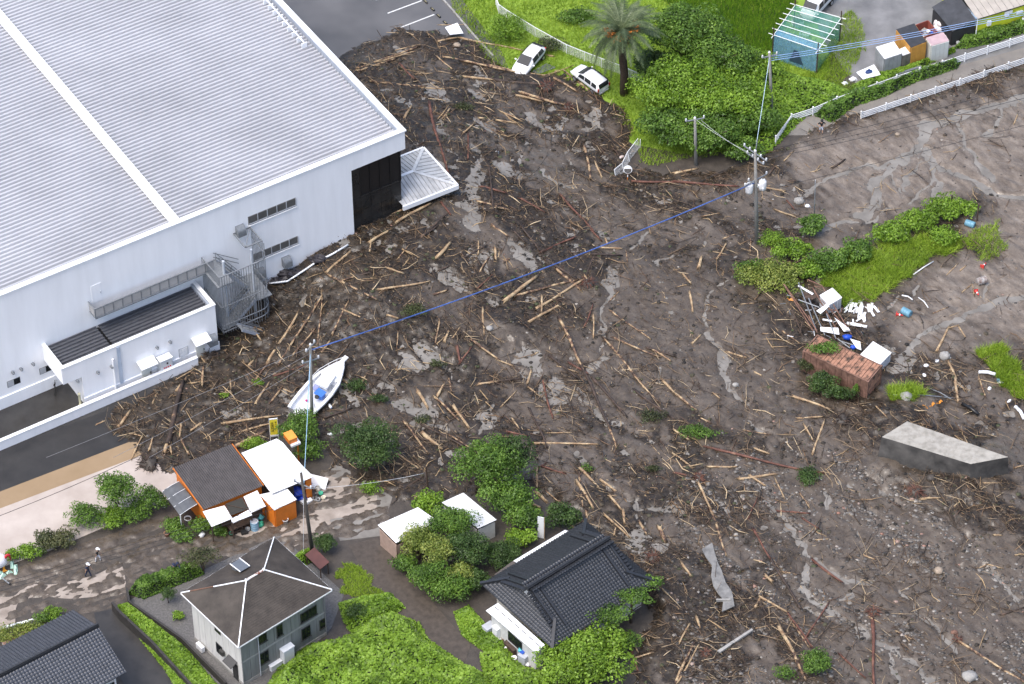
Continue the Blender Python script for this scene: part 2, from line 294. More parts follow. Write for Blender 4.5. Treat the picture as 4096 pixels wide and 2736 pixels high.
def mudmat(name, wet=.34):
    m = bpy.data.materials.new(name); m.use_nodes = True; t = m.node_tree; N = t.nodes; L = t.links; b = N['Principled BSDF']
    g = N.new('ShaderNodeNewGeometry'); at = N.new('ShaderNodeAttribute'); at.attribute_name = 'silt'
    def noise(sc, det, src=g.outputs['Position']):
        n = N.new('ShaderNodeTexNoise'); n.inputs['Scale'].default_value = sc; n.inputs['Detail'].default_value = det; n.inputs['Roughness'].default_value = .65; L.new(src, n.inputs['Vector']); return n.outputs['Fac']
    def ramp(src, stops):
        r = N.new('ShaderNodeValToRGB'); e = r.color_ramp.elements; e[0].position, e[0].color = stops[0][0], (*stops[0][1], 1); e[1].position, e[1].color = stops[-1][0], (*stops[-1][1], 1)
        for p, c in stops[1:-1]: e.new(p).color = (*c, 1)
        L.new(src, r.inputs[0]); return r.outputs[0]
    def mix(f, a, c):
        x = N.new('ShaderNodeMix'); x.data_type = 'RGBA'; L.new(f, x.inputs['Factor']); L.new(a, x.inputs['A']); L.new(c, x.inputs['B']); return x.outputs['Result']
    dark = ramp(noise(1.6, 9), [(.3, (.008, .0055, .0034)), (.5, (.024, .0165, .0098)), (.68, (.055, .039, .024))])
    mp = N.new('ShaderNodeMapping'); mp.inputs['Rotation'].default_value = (0, 0, rad(52)); L.new(g.outputs['Position'], mp.inputs[0])
    mp2 = N.new('ShaderNodeMapping'); mp2.inputs['Scale'].default_value = (.55, 1.2, 1); L.new(mp.outputs[0], mp2.inputs[0])
    lite = ramp(noise(1.1, 8, mp2.outputs[0]), [(.3, (.088, .069, .052)), (.52, (.168, .137, .108)), (.72, (.262, .222, .182))])
    fleck = ramp(noise(9, 3), [(.60, (0, 0, 0)), (.72, (1, 1, 1))])
    col = mix(at.outputs['Fac'], dark, lite)
    tan = N.new('ShaderNodeRGB'); tan.outputs[0].default_value = (.125, .098, .070, 1)
    fm = N.new('ShaderNodeMath'); fm.operation = 'MULTIPLY'; fm.inputs[1].default_value = .35; L.new(fleck, fm.inputs[0])
    col = mix(fm.outputs[0], col, tan.outputs[0]); L.new(col, b.inputs['Base Color'])
    rr = N.new('ShaderNodeMapRange'); rr.inputs['From Min'].default_value = .35; rr.inputs['From Max'].default_value = .65; rr.inputs['To Min'].default_value = wet-.14; rr.inputs['To Max'].default_value = wet+.35
    L.new(noise(2.3, 5), rr.inputs[0]); sb_ = N.new('ShaderNodeMath'); sb_.operation = 'MULTIPLY_ADD'; sb_.inputs[1].default_value = -.22; sb_.use_clamp = True; L.new(at.outputs['Fac'], sb_.inputs[0]); L.new(rr.outputs[0], sb_.inputs[2]); L.new(sb_.outputs[0], b.inputs['Roughness'])
    bp = N.new('ShaderNodeBump'); bp.inputs['Strength'].default_value = .42; bp.inputs['Distance'].default_value = .06; L.new(noise(7, 6), bp.inputs['Height']); L.new(bp.outputs[0], b.inputs['Normal'])
    return m
def setattr_f(o, name, val):
    a = o.data.attributes.new(name, 'FLOAT', 'POINT'); a.data.foreach_set('value', np.asarray(val, np.float32).ravel())
m_mud = mudmat('debris_mud')
def WATER(name, c1, c2, rough=.08, scale=.5):
    m = M(name, c1, rough, col2=c2, scale=scale, detail=4, stretch=(1, 1, 1)); b = m.node_tree.nodes['Principled BSDF']; b.inputs['IOR'].default_value = 1.33
    return m
m_wgrey = WATER('silty_water', (.145, .134, .118), (.26, .243, .218))
m_wcream = WATER('cream_water', (.38, .325, .285), (.50, .44, .395), .1, .3)
m_wbrown = WATER('brown_water', (.26, .185, .11), (.31, .225, .14), .1, .3)
F_, used = subgrid(Q, keepv)
V = np.stack([X.ravel(), Y.ravel(), Z.ravel()], -1)[used]
mud = npmesh('mudflow', V, F_, m_mud, None, True); tag(mud, kind='structure'); setattr_f(mud, 'silt', light.ravel()[used])
wk = (sdm > 1.4).ravel() & keepv
F_, used = subgrid(Q[::1], wk)
V = np.stack([X.ravel(), Y.ravel(), (B0+WLEV).ravel()], -1)[used]
wat = npmesh('flood_water', V, F_, m_wgrey, None, True); tag(wat, kind='structure')
def mudz(x, y):
    i = int(np.clip(round((y-gy[0])/CELL), 0, ny-1)); j = int(np.clip(round((x-gx[0])/CELL), 0, nx-1))
    return float(max(Z[i, j], B0[i, j]+WLEV if sdm[i, j] > 1.4 else 0.))
# plain ground under everything
MB().box(-400, 400, -300, 500, -1.5, -.004).build('ground', m_earth)['kind'] = 'structure'
def sheet(name, pts, z, mat, kind='structure', world=False):
    P = [(p[0], p[1], z) if world else tuple(G(p[0], p[1], z)) for p in pts]
    o = MB().slab([(x, y, zz-.05) for x, y, zz in P], (0, 0, .05)).build(name, mat); o['kind'] = kind; return o
sheet('parking_lot', [(560, -140), (955, -140), (1150, 118), (1180, 190), (760, 200), (640, 60)], .012, M('wet_parking_asphalt', (.075, .073, .072), .3, col2=(.15, .145, .142), scale=.12, bump=.1, bscale=40, detail=3))
sheet('meadow', [(1000, -80), (1900, -80), (1900, 160), (1800, 300), (1745, 345), (1560, 352), (1450, 330), (1380, 280), (1130, 180)], .006, M('meadow_soil', (.14, .23, .02), .8, col2=(.24, .36, .04), scale=.4, bump=.4))
sheet('gravel_yard', [(1850, -60), (2600, -60), (2600, 130), (2350, 120), (2150, 190), (1980, 215), (1930, 150), (1880, 80)], .014, M('wet_gravel', (.12, .118, .115), .4, col2=(.24, .235, .23), scale=.35, bump=.4, bscale=14, detail=5))
sheet('lane', [(1790, 310), (1850, 250), (2000, 205), (2200, 150), (2400, 95), (2400, 140), (2200, 205), (2000, 265), (1850, 310)], .022, M('muddy_lane', (.16, .145, .13), .5, col2=(.23, .21, .18), scale=.6, bump=.3))
sheet('yard', [tuple(p) for p in [(-80, 960), (-80, 1075), (560, 840), (560, 730)]], .01, M('wet_yard', (.028, .026, .024), .22, col2=(.055, .052, .048), scale=.3, detail=4))
sheet('asphalt_road', [(-80, 1062), (440, 868), (440, 958), (-80, 1158)], .018, M('wet_black_road', (.022, .021, .021), .35, col2=(.04, .038, .036), scale=.5, bump=.15))
sheet('silt_bank', [(-80, 1158), (440, 953), (440, 1000), (-80, 1196)], .016, m_wbrown)
sheet('flooded_paddy', [(-80, 1192), (420, 985), (440, 1085), (400, 1140), (120, 1260), (-80, 1330)], .012, m_wcream)
# ================================================================== the white hall
hall = thing('warehouse', 'huge white hall with ribbed pale metal roof and black glazed corner', 'warehouse', WH.o, WH.th)
def fy(n, x, y, yy=0.): return WH.on(1, yy, *T(n, x, y))
def fz(n, x, y, zz): return WH.on(2, zz, *T(n, x, y))
XL, YB, ZR = -62., 40., 12.85
cx = WH.on(2, ZR, 405, 512).x                             # where the cap meets the front
gl0, gl1, gt, gr = -5.8, -.35, 11.0, 1.1                  # glazed corner, recess behind the front skin
MB().box(XL, gl0, 0, .3, 0, ZR+.3).build('front_wall', m_white, hall)
MB().box(gl0, 0, 0, .3, gt, ZR+.3).build('front_fascia', m_white, hall)
MB().box(-.3, 0, .3, YB, gt, ZR+.3).build('side_fascia', m_white, hall)
MB().box(-.75, -.45, 6.5, YB, 0, gt).build('side_wall', m_white, hall)
MB().box(gl0, -.3, .3, 7, gt-.12, gt).build('soffit', m_white, hall)
MB().box(XL, -20.5, -.12, 0, 0, 1.35).build('plinth', m_white, hall)
c = MB(); c.box(XL, .12, -.12, .42, ZR+.3, ZR+.42); c.build('front_coping', m_cap, hall)
MB().box(-.42, .12, .42, YB, ZR+.3, ZR+.42).build('side_coping', m_cap, hall)
MB().box(-.5, -.34, .42, YB, ZR-.5, ZR+.3).build('side_gutter', m_gut, hall)
MB().box(XL, -.5, .3, YB, ZR-1.2, ZR-.62).build('roof_deck', m_grey, hall)
# roof sheets: one trough and one crest each
pitch = .5
prof = [(0, 0), (.1, 0), (.17, .25), (.36, .25), (.45, 0), (.5, 0)]
def roofsheet(x0, x1, z0, z1):
    b = MB(); n = len(prof)
    b.add([(x0, y, z0+z) for y, z in prof]+[(x1, y, z1+z) for y, z in prof], [(i, i+1, n+i+1, n+i) for i in range(n-1)])
    return b.mesh('roof_sheet', m_roof)
mr = roofsheet(cx+.4, -.52, ZR-.33, ZR-.45); ml = roofsheet(XL, cx-.35, ZR-.50, ZR-.42)
k = 0
while .45+(k+1)*pitch < YB:
    inst('roof_sheet', mr, hall, (0, .45+k*pitch, 0)); inst('roof_sheet', ml, hall, (0, .45+k*pitch, 0)); k += 1
b = MB(); b.box(cx-.48, cx+.48, .3, YB, ZR-.05, ZR+.09); b.build('roof_cap', m_cap, hall)
# pipe with brackets on the roof
p0 = fz(1, 2040, 285, ZR+.4); p1 = fz(1, 1790, 0, ZR+.4); p2 = p1+(p1-p0)*.8
b = MB(); b.tube(p0, p2, .07, n=6); pipe = b.build('roof_pipe', m_cap, hall)
for i in range(15):
    q = p0.lerp(p2, i/14); MB().box(q.x-.28, q.x+.28, q.y-.05, q.y+.05, ZR-.25, ZR+.36).build('bracket', m_cap, pipe)
# black glazed corner, each pane
cols = 5; cw = (gl1-gl0)/cols
rows = [2.0, 3.6, 5.3, 7.0, 8.7, 11.0]
for i in range(cols):
    for j in range(5):
        up = j >= 3 and i >= 1
        y0 = .62 if up else .42
        if j == 3 and i >= 1: z0, z1 = rows[3]+.0, 9.3
        elif j == 4 and i >= 1: z0, z1 = 9.3, 11.0
        else: z0, z1 = rows[j], rows[j+1]
        if up: MB().box(gl0+i*cw+.04, gl0+(i+1)*cw-.04, y0, y0+.04, z0+.03, z1-.03).build('pane', m_glass, hall)
        else: MB().box(gl0+i*cw+.015, gl0+(i+1)*cw-.015, y0, y0+.05, z0+.015, z1-.015).build('black_panel', m_panelblk, hall)
MB().box(gl0, gl1, .48, .56, 0, gt-.12).build('panel_backing', m_black, hall)
MB().box(gl0+cw, gl1, .36, .66, 6.97, 7.07).build('window_ledge', m_panelblk, hall)
for i in range(1, cols+1):
    MB().box(gl0+i*cw-.05, gl0+i*cw+.05, .40, .70, 7.07, gt-.12).build('mullion', m_black, hall)
for j in range(6):
    y = .62+j*1.05
    for z0, z1 in ((0, 3.6), (3.63, 7.0), (7.05, 10.85)):
        MB().box(gl1-.03, gl1+.02, y, y+1.03, z0, z1).build('black_panel', m_panelblk, hall)
# strip windows
def strip_window(a, b_, n):
    p = fy(*a); q = fy(*b_); z1 = p.z; z0 = q.z; zt = max(z0, z1)
    return p, q
for (TLc, TRc, BLc) in (((1, 1662, 1455), (1, 1982, 1325), (1, 1667, 1512)), ((4, 1700, 195), (4, 1997, 73), (4, 1712, 245))):
    a = fy(*TLc); b2 = fy(*TRc); c2 = fy(*BLc); z1 = (a.z+b2.z)/2; z0 = z1-(a.z-c2.z); x0, x1 = a.x, b2.x
    wf = MB().box(x0, x1, -.03, .02, z0, z1).build('strip_window', m_winfr, hall)
    for i in range(5):
        xa = x0+(x1-x0)*i/5+.04; xb = x0+(x1-x0)*(i+1)/5-.04
        MB().box(xa, xb, -.06, -.032, z0+.28, z1-.05).build('pane', M('strip_pane', (.10, .10, .098), .25, .2, 1), wf)
        MB().box(xa, xb, -.10, -.032, z0+.12, z0+.17).build('window_bar', m_grey, wf)
        MB().box(xb-.02, xb+.06, -.09, -.034, z0, z1).build('mullion', m_grey, wf)
    MB().box(x0-.05, x1+.05, -.14, -.03, z0-.06, z0).build('sill', m_cap, wf)
# hooded vents
def hood(n, x, y, sc=1., yy=0.):
    p = fy(n, x, y, yy); b = MB(); m = 7; pr = [(0, .5)]+[(-.55*math.sin(math.pi/2*i/m)-.05, .5*math.cos(math.pi/2*i/m)) for i in range(m+1)]+[(-.6, -.5), (0, -.5)]
    h = .42
    vs = [(-h, a, c_) for a, c_ in pr]+[(h, a, c_) for a, c_ in pr]; nn = len(pr)
    b.add(vs, [(i, i+1, nn+i+1, nn+i) for i in range(nn-1)]+[tuple(range(nn))[::-1], tuple(range(nn, 2*nn))])
    o = b.build('vent_hood', m_galv, hall, False); o.location = (p.x, p.y-.01, p.z); o.scale = (sc, sc, sc); return o
hood(1, 1605, 1535); hood(4, 1915, 235); hood(4, 1738, 313)
def capvent(n, x, y, yy=0.):
    p = fy(n, x, y, yy); b = MB(); b.tube((0, .02, 0), (0, -.22, .03), .15, n=10); b.tube((0, -.22, .03), (0, -.30, -.1), .15, .08, n=10)
    o = b.build('vent_cap', m_galv, hall, True); o.location = (p.x, p.y, p.z)
for a in ((4, 82, 985), (4, 138, 962), (4, 218, 928)): capvent(*a)
# low windows at the left
for (x0, y0, x1, y1, h) in ((45, 1050, 133, 1018, 30), (262, 965, 345, 930, 25)):
    a = fy(4, x0, y0); b2 = fy(4, x1, y1); z1 = (a.z+b2.z)/2
    wf = MB().box(a.x, b2.x, -.02, .02, z1-.75, z1).build('window', m_winfr, hall)
    MB().box(a.x+.05, (a.x+b2.x)/2, -.05, -.022, z1-.68, z1-.05).build('pane', m_grey, wf); MB().box((a.x+b2.x)/2+.02, b2.x-.05, -.04, -.022, z1-.68, z1-.05).build('pane', m_glass, wf)
# upper door and the long balcony
a = fy(4, 612, 450); b2 = fy(4, 676, 425); z0 = fy(4, 615, 530).z
MB().box(a.x, b2.x, -.03, .02, z0, z0+2.1).build('door', m_white, hall)
MB().box(b2.x-.12, b2.x-.06, -.08, -.032, z0+.9, z0+1.1).build('door_handle', m_grey, hall)
bx0 = fy(4, 640, 625, -1.2).x; bx1 = fy(4, 1440, 285, -1.2).x; bz = fy(4, 650, 625, -1.25).z
MB().box(bx0, bx1, -1.25, 0, bz-.12, bz).build('balcony_floor', m_galv, hall)
nb = 13
for i in range(nb):
    x0 = bx0+(bx1-bx0)*i/nb; x1 = bx0+(bx1-bx0)*(i+1)/nb
    MB().box(x0+.06, x1-.06, -1.22, -1.18, bz+.12, bz+1.0).build('balcony_panel', M('opal_panel', (.36, .355, .35), .4, .1, 1), hall)
    MB().box(x0-.03, x0+.03, -1.26, -1.16, bz, bz+1.08).build('balcony_post', m_galv, hall)
MB().box(bx0-.04, bx1, -1.27, -1.15, bz+1.08, bz+1.15).build('handrail', m_galv, hall)
MB().box(bx0-.04, bx0+.05, -1.15, 0, bz+1.08, bz+1.15).build('handrail', m_galv, hall)
MB().box(bx0, bx0+.04, -1.12, -.05, bz+.12, bz+1.0).build('balcony_panel', bpy.data.materials['opal_panel'], hall)
for i in range(5):
    x = bx0+.9+(bx1-bx0-1)*i/4; MB().add([(x-.06, 0, bz-.12), (x-.06, -1., bz-.12), (x-.06, 0, bz-.6), (x+.06, 0, bz-.12), (x+.06, -1., bz-.12), (x+.06, 0, bz-.6)], [(0, 1, 2), (5, 4, 3), (0, 3, 4, 1), (1, 4, 5, 2), (2, 5, 3, 0)]).build('bracket', m_gut, hall)
# ---- annex
AX0, AX1, AY0, AZ = -38.1, -22.55, -3.75, 5.5
axw = fy(4, 570, 1180, AY0).x                             # where the walled part starts, left of it the canopy
anx = thing('annex', 'low white annex with dark ribbed roof in front of the hall', 'annex', WH.o, WH.th)
MB().box(axw, AX1, AY0, AY0+.25, 0, AZ).build('front_wall', m_white, anx)
MB().box(AX1-.25, AX1, AY0+.25, -.01, 0, AZ).build('side_wall', m_white, anx)
MB().box(AX0, axw, AY0, AY0+.25, AZ-1.9, AZ).build('canopy_fascia', m_white, anx)
MB().box(AX0, AX0+.25, AY0+.25, -.01, AZ-1.9, AZ).build('canopy_fascia', m_white, anx)
MB().box(axw, axw+.25, AY0+.25, -.13, 0, AZ-.8).build('inner_wall', m_white, anx)
MB().box(AX0+.25, axw, AY0+.25, -.13, AZ-1.75, AZ-1.6).build('canopy_ceiling', m_white, anx)
MB().box(axw-.08, AX1+.08, AY0-.09, AY0, 0, 1.0).build('plinth', m_white, anx)
b = MB(); b.box(AX0-.06, AX1+.06, AY0-.06, AY0+.3, AZ, AZ+.1); b.build('coping', m_cap, anx)
MB().box(AX0-.06, AX0+.3, AY0+.3, -.01, AZ, AZ+.1).build('coping', m_cap, anx); MB().box(AX1-.3, AX1+.06, AY0+.3, -.01, AZ, AZ+.1).build('coping', m_cap, anx)
MB().box(AX1-.5, AX1-.3, AY0+.3, -.05, AZ-.55, AZ-.05).build('gutter', m_gut, anx)
nrib = 8; rp = (-.05-(AY0+.3))/nrib; jx = fz(4, 665, 695, AZ-.3).x
pf = [(0, 0), (.62*rp, 0), (.70*rp, .16), (.92*rp, .16), (rp, 0)]
for xa, xb in ((AX0+.25, jx-.12), (jx+.12, AX1-.52)):
    b = MB(); b.add([(xa, y, AZ-.45+z) for y, z in pf]+[(xb, y, AZ-.45+z) for y, z in pf], [(i, i+1, 6+i, 5+i) for i in range(4)]); me = b.mesh('roof_sheet', m_dgrey)
    for i in range(nrib): inst('roof_sheet', me, anx, (0, AY0+.3+i*rp, 0))
MB().box(AX0+.25, AX1-.3, AY0+.25, -.05, AZ-.75, AZ-.6).build('roof_deck', m_black, anx)
# doors with little canopies, cabinet, louvre, pipes, vents on the annex front
def onA(n, x, y): return WH.on(1, AY0, *T(n, x, y))
for (x0, y0, x1, yb) in ((947, 985, 1012, 1058), (1310, 815, 1368, 900)):
    a = onA(4, x0, y0); b2 = onA(4, x1, y0-25); zb = onA(4, x0, yb).z; zt = zb+2.1
    d = MB().box(a.x, b2.x, AY0-.13, AY0-.02, max(zb, .1), zt).build('door', M('cream_door', (.66, .67, .62), .5, .04), anx)
    MB().box(b2.x-.16, b2.x-.1, AY0-.19, AY0-.132, zb+.85, zb+1.05).build('door_handle', m_black, d)
    MB().slab([(a.x-.35, AY0, zt+.55), (b2.x+.35, AY0, zt+.55), (b2.x+.35, AY0-1.0, zt+.3), (a.x-.35, AY0-1.0, zt+.3)], (0, 0, .08)).build('door_canopy', m_cap, anx)
a = onA(4, 1200, 870); b2 = onA(4, 1262, 845); zb = onA(4, 1205, 925).z
lv = MB().box(a.x, b2.x, AY0-.06, AY0-.01, zb, zb+1.7).build('louvre_window', m_grey, anx)
for i in range(11): MB().box(a.x+.08, b2.x-.08, AY0-.09, AY0-.062, zb+.1+i*.14, zb+.19+i*.14).build('slat', m_metalw, lv)
a = onA(4, 778, 845); z = onA(4, 805, 1085).z
MB().box(a.x-.0, a.x+.32, AY0-.16, AY0-.1, 1.0, AZ-.02).build('downpipe_cover', M('blue_grey_strip', (.45, .52, .62), .45, .15, .8), anx)
MB().tube((a.x-.5, AY0-.2, .1), (a.x-.5, AY0-.2, AZ-1.1), .1).build('drain_pipe', m_cap, anx)
for n, x, y in ((4, 1138, 780), (4, 1050, 818), (4, 745, 945), (4, 653, 985), (4, 517, 1043)):
    p = onA(n, x, y); b = MB(); b.tube((0, .02, 0), (0, -.2, .02), .14, n=10); b.tube((0, -.2, .02), (0, -.27, -.1), .14, .08, n=10); o = b.build('vent_cap', m_galv, anx, True); o.location = p
o = hood(4, 1415, 760, 1., AY0); o.parent = anx
cabp = WH.on(1, AY0-.5, *T(4, 1115, 1000))
cab = thing('switch_cabinet', 'pale grey electrical cabinet with red lettering by the annex wall', 'cabinet', WH.w(cabp.x, AY0-.5, 0), WH.th)
MB().box(-.6, .6, -.3, .38, .25, 2.25).build('body', M('cabinet_grey', (.62, .64, .65), .5, .04), cab); MB().box(-.66, .66, -.38, .40, 2.25, 2.33).build('lid', m_cap, cab)
MB().box(-.56, .56, -.325, -.302, .35, 2.15).build('door', bpy.data.materials['cabinet_grey'], cab); MB().box(.0, .16, -.345, -.327, 1.7, 1.9).build('plate', m_black, cab)
m_red = M('red_paint', (.55, .03, .03), .5, .15)
for i in range(4): MB().box(-.32+i*.2, -.18+i*.2, -.34, -.327, 1.28, 1.42).build('lettering', m_red, cab)
# boundary wall of the yard
rw = thing('boundary_wall', 'long low white wall in front of the yard and annex', 'wall', WH.o, WH.th)
MB().box(-62, -25.2, -4.75, -4.5, 0, 1.05).build('wall', m_white, rw); MB().box(-62, -25.2, -4.80, -4.45, 1.05, 1.13).build('coping', m_cap, rw)
p = WH.on(2, 0, *T(4, 541, 1215)); bl = thing('bollard', 'cream plastic post beside the annex corner', 'post', WH.w(p.x, p.y, 0))
m_cream = M('cream_plastic', (.66, .63, .42), .5, .05)
MB().lathe([(.13, 0), (.14, .05), (.11, .1), (.11, 1.5), (.13, 1.52), (.13, 1.6)], 10).build('post', m_cream, bl, True); MB().lathe([(.2, 0), (.2, .08)], 10).build('base', m_cream, bl)
# ---- entrance canopy with hipped white roof, pushed askew
m_seam = M('seamed_white', (.46, .46, .45), .5, .25, .9)
zc = 4.3
cn = [G(*T(2, 690, 1035), zc), G(*T(2, 878, 1245), zc), G(*T(2, 525, 1385), zc), G(*T(2, 505, 1110), zc)]
ctr = (cn[0]+cn[1]+cn[2]+cn[3])/4
can = thing('entrance_canopy', 'white hipped entrance canopy with seamed roof knocked askew beside the black glazing', 'canopy', (ctr.x, ctr.y, 0))
# build as rectangle in its own frame
ex = (cn[1]-cn[2]).normalized(); ey = Vector((-ex.y, ex.x, 0))
Lx = (cn[1]-cn[2]).length; Ly = 6.2
o0 = Vector((cn[2].x-ctr.x, cn[2].y-ctr.y, zc))
def cw_(a, b, z=0): return o0+ex*a+ey*b+Vector((0, 0, z))
ap, aq = (Lx*.50, Ly*.5), (-.6, Ly*.5); hz = .75
def tri_roof(corners, hpts, name): MB().slab([cw_(*p) for p in hpts], (0, 0, .04)).build(name, m_seam, can)
tri_roof(None, [(0, 0, .05), (Lx, 0, .05), (ap[0], ap[1], hz), (aq[0], aq[1], hz)], 'roof_slope'); tri_roof(None, [(Lx, 0, .05), (Lx, Ly, .05), (ap[0], ap[1], hz)], 'roof_slope'); tri_roof(None, [(Lx, Ly, .05), (0, Ly, .05), (aq[0], aq[1], hz), (ap[0], ap[1], hz)], 'roof_slope')
m_seaml = M('seam_grey', (.30, .30, .30), .6, .1)  # raised seams in a darker grey than the roof slopes
for i in range(1, 14):
    x = Lx*i/14
    f = min(1, (Lx-x)/(Lx-ap[0])) if x > ap[0] else 1
    for s in (0, 1):
        e0 = cw_(x, s*Ly, .11); e1 = cw_(x, Ly*.5*f if s == 0 else Ly-Ly*.5*f, .11+(hz-.05)*f); MB().bar(e0, e1, .05, .06).build('seam', m_seaml, can)
for i in range(1, 12):
    y = Ly*i/12; f = 1-abs(y-Ly/2)/(Ly/2); MB().bar(cw_(Lx, y, .11), cw_(Lx-(Lx-ap[0])*f, y, .11+(hz-.05)*f), .05, .06).build('seam', m_seaml, can)
for q in ((Lx, 0), (Lx, Ly)): MB().bar(cw_(q[0], q[1], .13), cw_(ap[0], ap[1], hz+.08), .3, .06).build('hip_cap', M('dull_white', (.6, .6, .59), .5, .15, 2), can)
MB().bar(cw_(ap[0], ap[1], hz+.08), cw_(aq[0], aq[1], hz+.08), .3, .06).build('hip_cap', m_cap, can)
for p, q in (((-.1, -.12), (Lx+.2, -.12)), ((Lx+.12, -.1), (Lx+.12, Ly+.1)), ((Lx+.1, Ly+.12), (0, Ly+.12))): MB().bar(cw_(*p, -.1), cw_(*q, -.1), .2, .5).build('fascia', m_cap, can)
for q in ((.6, .5), (Lx-.6, .5), (Lx-.6, Ly-.6)): MB().bar(cw_(*q, 0), cw_(q[0], q[1], -4.3), .28).build('column', m_gut, can)
# ---- steel escape stair
sx0 = WH.on(1, -.2, *T(4, 1360, 340)).x; sx1 = sx0+5.2; sy0 = -3.6; top = bz
st = thing('escape_stair', 'galvanised steel escape stair tower with barred cage on the hall front', 'stair', WH.o, WH.th)
def SB(name, f, mat=m_galv): b = MB(); f(b); return b.build(name, mat, st)
for x, y in ((sx0+1.2, -2.2), (sx0+4.1, -2.2)): MB().tube((x, y, 0), (x, y, top+1.5), .13, n=10).build('column', M('stair_column', (.46, .50, .55), .4, .1), st)
MB().box(sx0-.2, sx0+1.4, sy0, -.05, top-.12, top-.02).build('landing', m_galv, st)
MB().box(sx1-1.5, sx1, sy0, -.05, top*.52-.1, top*.52).build('landing', m_galv, st)
MB().box(sx0, sx0+1.4, sy0, -.05, top*.27-.1, top*.27).build('landing', m_galv, st)
def flight(xa, za, xb, zb, y0, y1):
    n = 11
    for s in (y0, y1): MB().bar((xa, s, za), (xb, s, zb), .06, .28).build('stringer', m_gut, st)
    for i in range(n):
        x = xa+(xb-xa)*(i+.5)/n; z = za+(zb-za)*(i+.5)/n; MB().box(x-.13, x+.13, min(y0, y1)+.04, max(y0, y1)-.04, z-.02, z+.02).build('tread', m_galv, st)
    for s in (y0, y1):
        for h in (.55, 1.0): MB().bar((xa, s, za+h), (xb, s, zb+h), .05).build('stair_rail', m_galv, st)
        for i in range(4):
            f = i/3; MB().bar((xa+(xb-xa)*f, s, za+(zb-za)*f), (xa+(xb-xa)*f, s, za+(zb-za)*f+1), .04).build('baluster', m_galv, st)
flight(sx0+1.4, top-.05, sx1-1.5, top*.52, -1.6, -.3); flight(sx1-1.5, top*.52, sx0+1.4, top*.27, -3.4, -2.0); flight(sx0+1.4, top*.27, sx0+3.6, .1, -4.6, -3.6)
# cage of vertical bars: west side, front, rounded east end
cage = [(sx0, -.3), (sx0, sy0)]+[(sx1-1.2+1.2*math.sin(a), sy0+1.2-1.2*math.cos(a)) for a in [math.pi/2*i/5 for i in range(6)]]+[(sx1, -.3)]
def walk(pts, step):
    out = []; 
    for (ax, ay), (bx_, by_) in zip(pts[:-1], pts[1:]):
        L = math.hypot(bx_-ax, by_-ay); n = max(1, int(L/step))
        out += [(ax+(bx_-ax)*i/n, ay+(by_-ay)*i/n) for i in range(n)]
    return out+[pts[-1]]
for i, (x, y) in enumerate(walk(cage, .24)):
    f = (x-sx0)/(sx1-sx0); t2 = top+1.1+(1.1*sstep(.86, 1, f) if y > sy0+.3 else .9*sstep(.8, 1, f))
    MB().bar((x, y, .9+.5*(1-f)), (x, y, float(t2)), .045).build('cage_bar', m_galv, st)
for z in (top+1.1, top*.52+.9, top*.3+.2, 1.6):
    b = MB(); b.path([(x, y, z) for x, y in cage], .06, 4); b.build('cage_rail', m_galv, st)
zt = top+2.1
for p, q in (((sx1-1.7, -.1), (sx1, -.1)), ((sx1, -.1), (sx1, -2.3)), ((sx1, -2.3), (sx1-1.7, -2.3)), ((sx1-1.7, -2.3), (sx1-1.7, -.1)), ((sx1-1.7, -2.3), (sx1, -.1))): MB().bar((*p, zt), (*q, zt), .09).build('roof_frame', m_galv, st)
for h in (.5, 1.0):
    MB().bar((sx0+1.2, -.25, top+h), (sx1-1.5, -.25, top*.52+h+1.5), .05).build('stair_rail', m_galv, st)
# ================================================================== vegetation
m_lf = {
 'mid': LEAF('leaf_mid', (.037, .076, .012), (.098, .189, .027), (.183, .305, .046)),
 'dark': LEAF('leaf_dark', (.025, .048, .014), (.056, .106, .025), (.100, .163, .040)),
 'bright': LEAF('leaf_bright', (.072, .138, .013), (.160, .281, .024), (.259, .407, .046)),
 'kudzu': LEAF('leaf_kudzu', (.073, .129, .013), (.174, .297, .025), (.274, .420, .056)),
 'yellow': LEAF('leaf_yellow', (.069, .109, .016), (.172, .230, .040), (.345, .380, .092)),
 'grass': LEAF('leaf_grass', (.155, .25, .02), (.245, .37, .03), (.34, .46, .055), .6, .25),
 'rice': LEAF('leaf_rice', (.085, .20, .012), (.145, .30, .018), (.20, .38, .03), .5, .3),
 'palm': LEAF('leaf_palm', (.06, .09, .04), (.12, .16, .075), (.21, .25, .13), .4),
 'olive': LEAF('leaf_olive', (.036, .050, .019), (.084, .098, .036), (.150, .150, .066)),
 'mud': LEAF('leaf_muddy', (.030, .036, .016), (.060, .075, .028), (.10, .12, .04)),
}
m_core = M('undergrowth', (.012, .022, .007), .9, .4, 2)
def leafquads(P, Nn, size, jit=.55, asp=.62):
    n = len(P); Nn = Nn+nr.normal(0, jit, (n, 3)); Nn /= np.linalg.norm(Nn, axis=1)[:, None]+1e-9
    a = np.cross(Nn, nr.normal(0, 1, (n, 3))); a /= np.linalg.norm(a, axis=1)[:, None]+1e-9; b = np.cross(Nn, a)
    s = size*(.6+.8*nr.rand(n))[:, None]*.5
    V = np.stack([P-a*s, P+b*s*asp+Nn*s*.12, P+a*s, P-b*s*asp+Nn*s*.12], 1).reshape(-1, 3)
    return V, np.arange(n*4).reshape(n, 4)
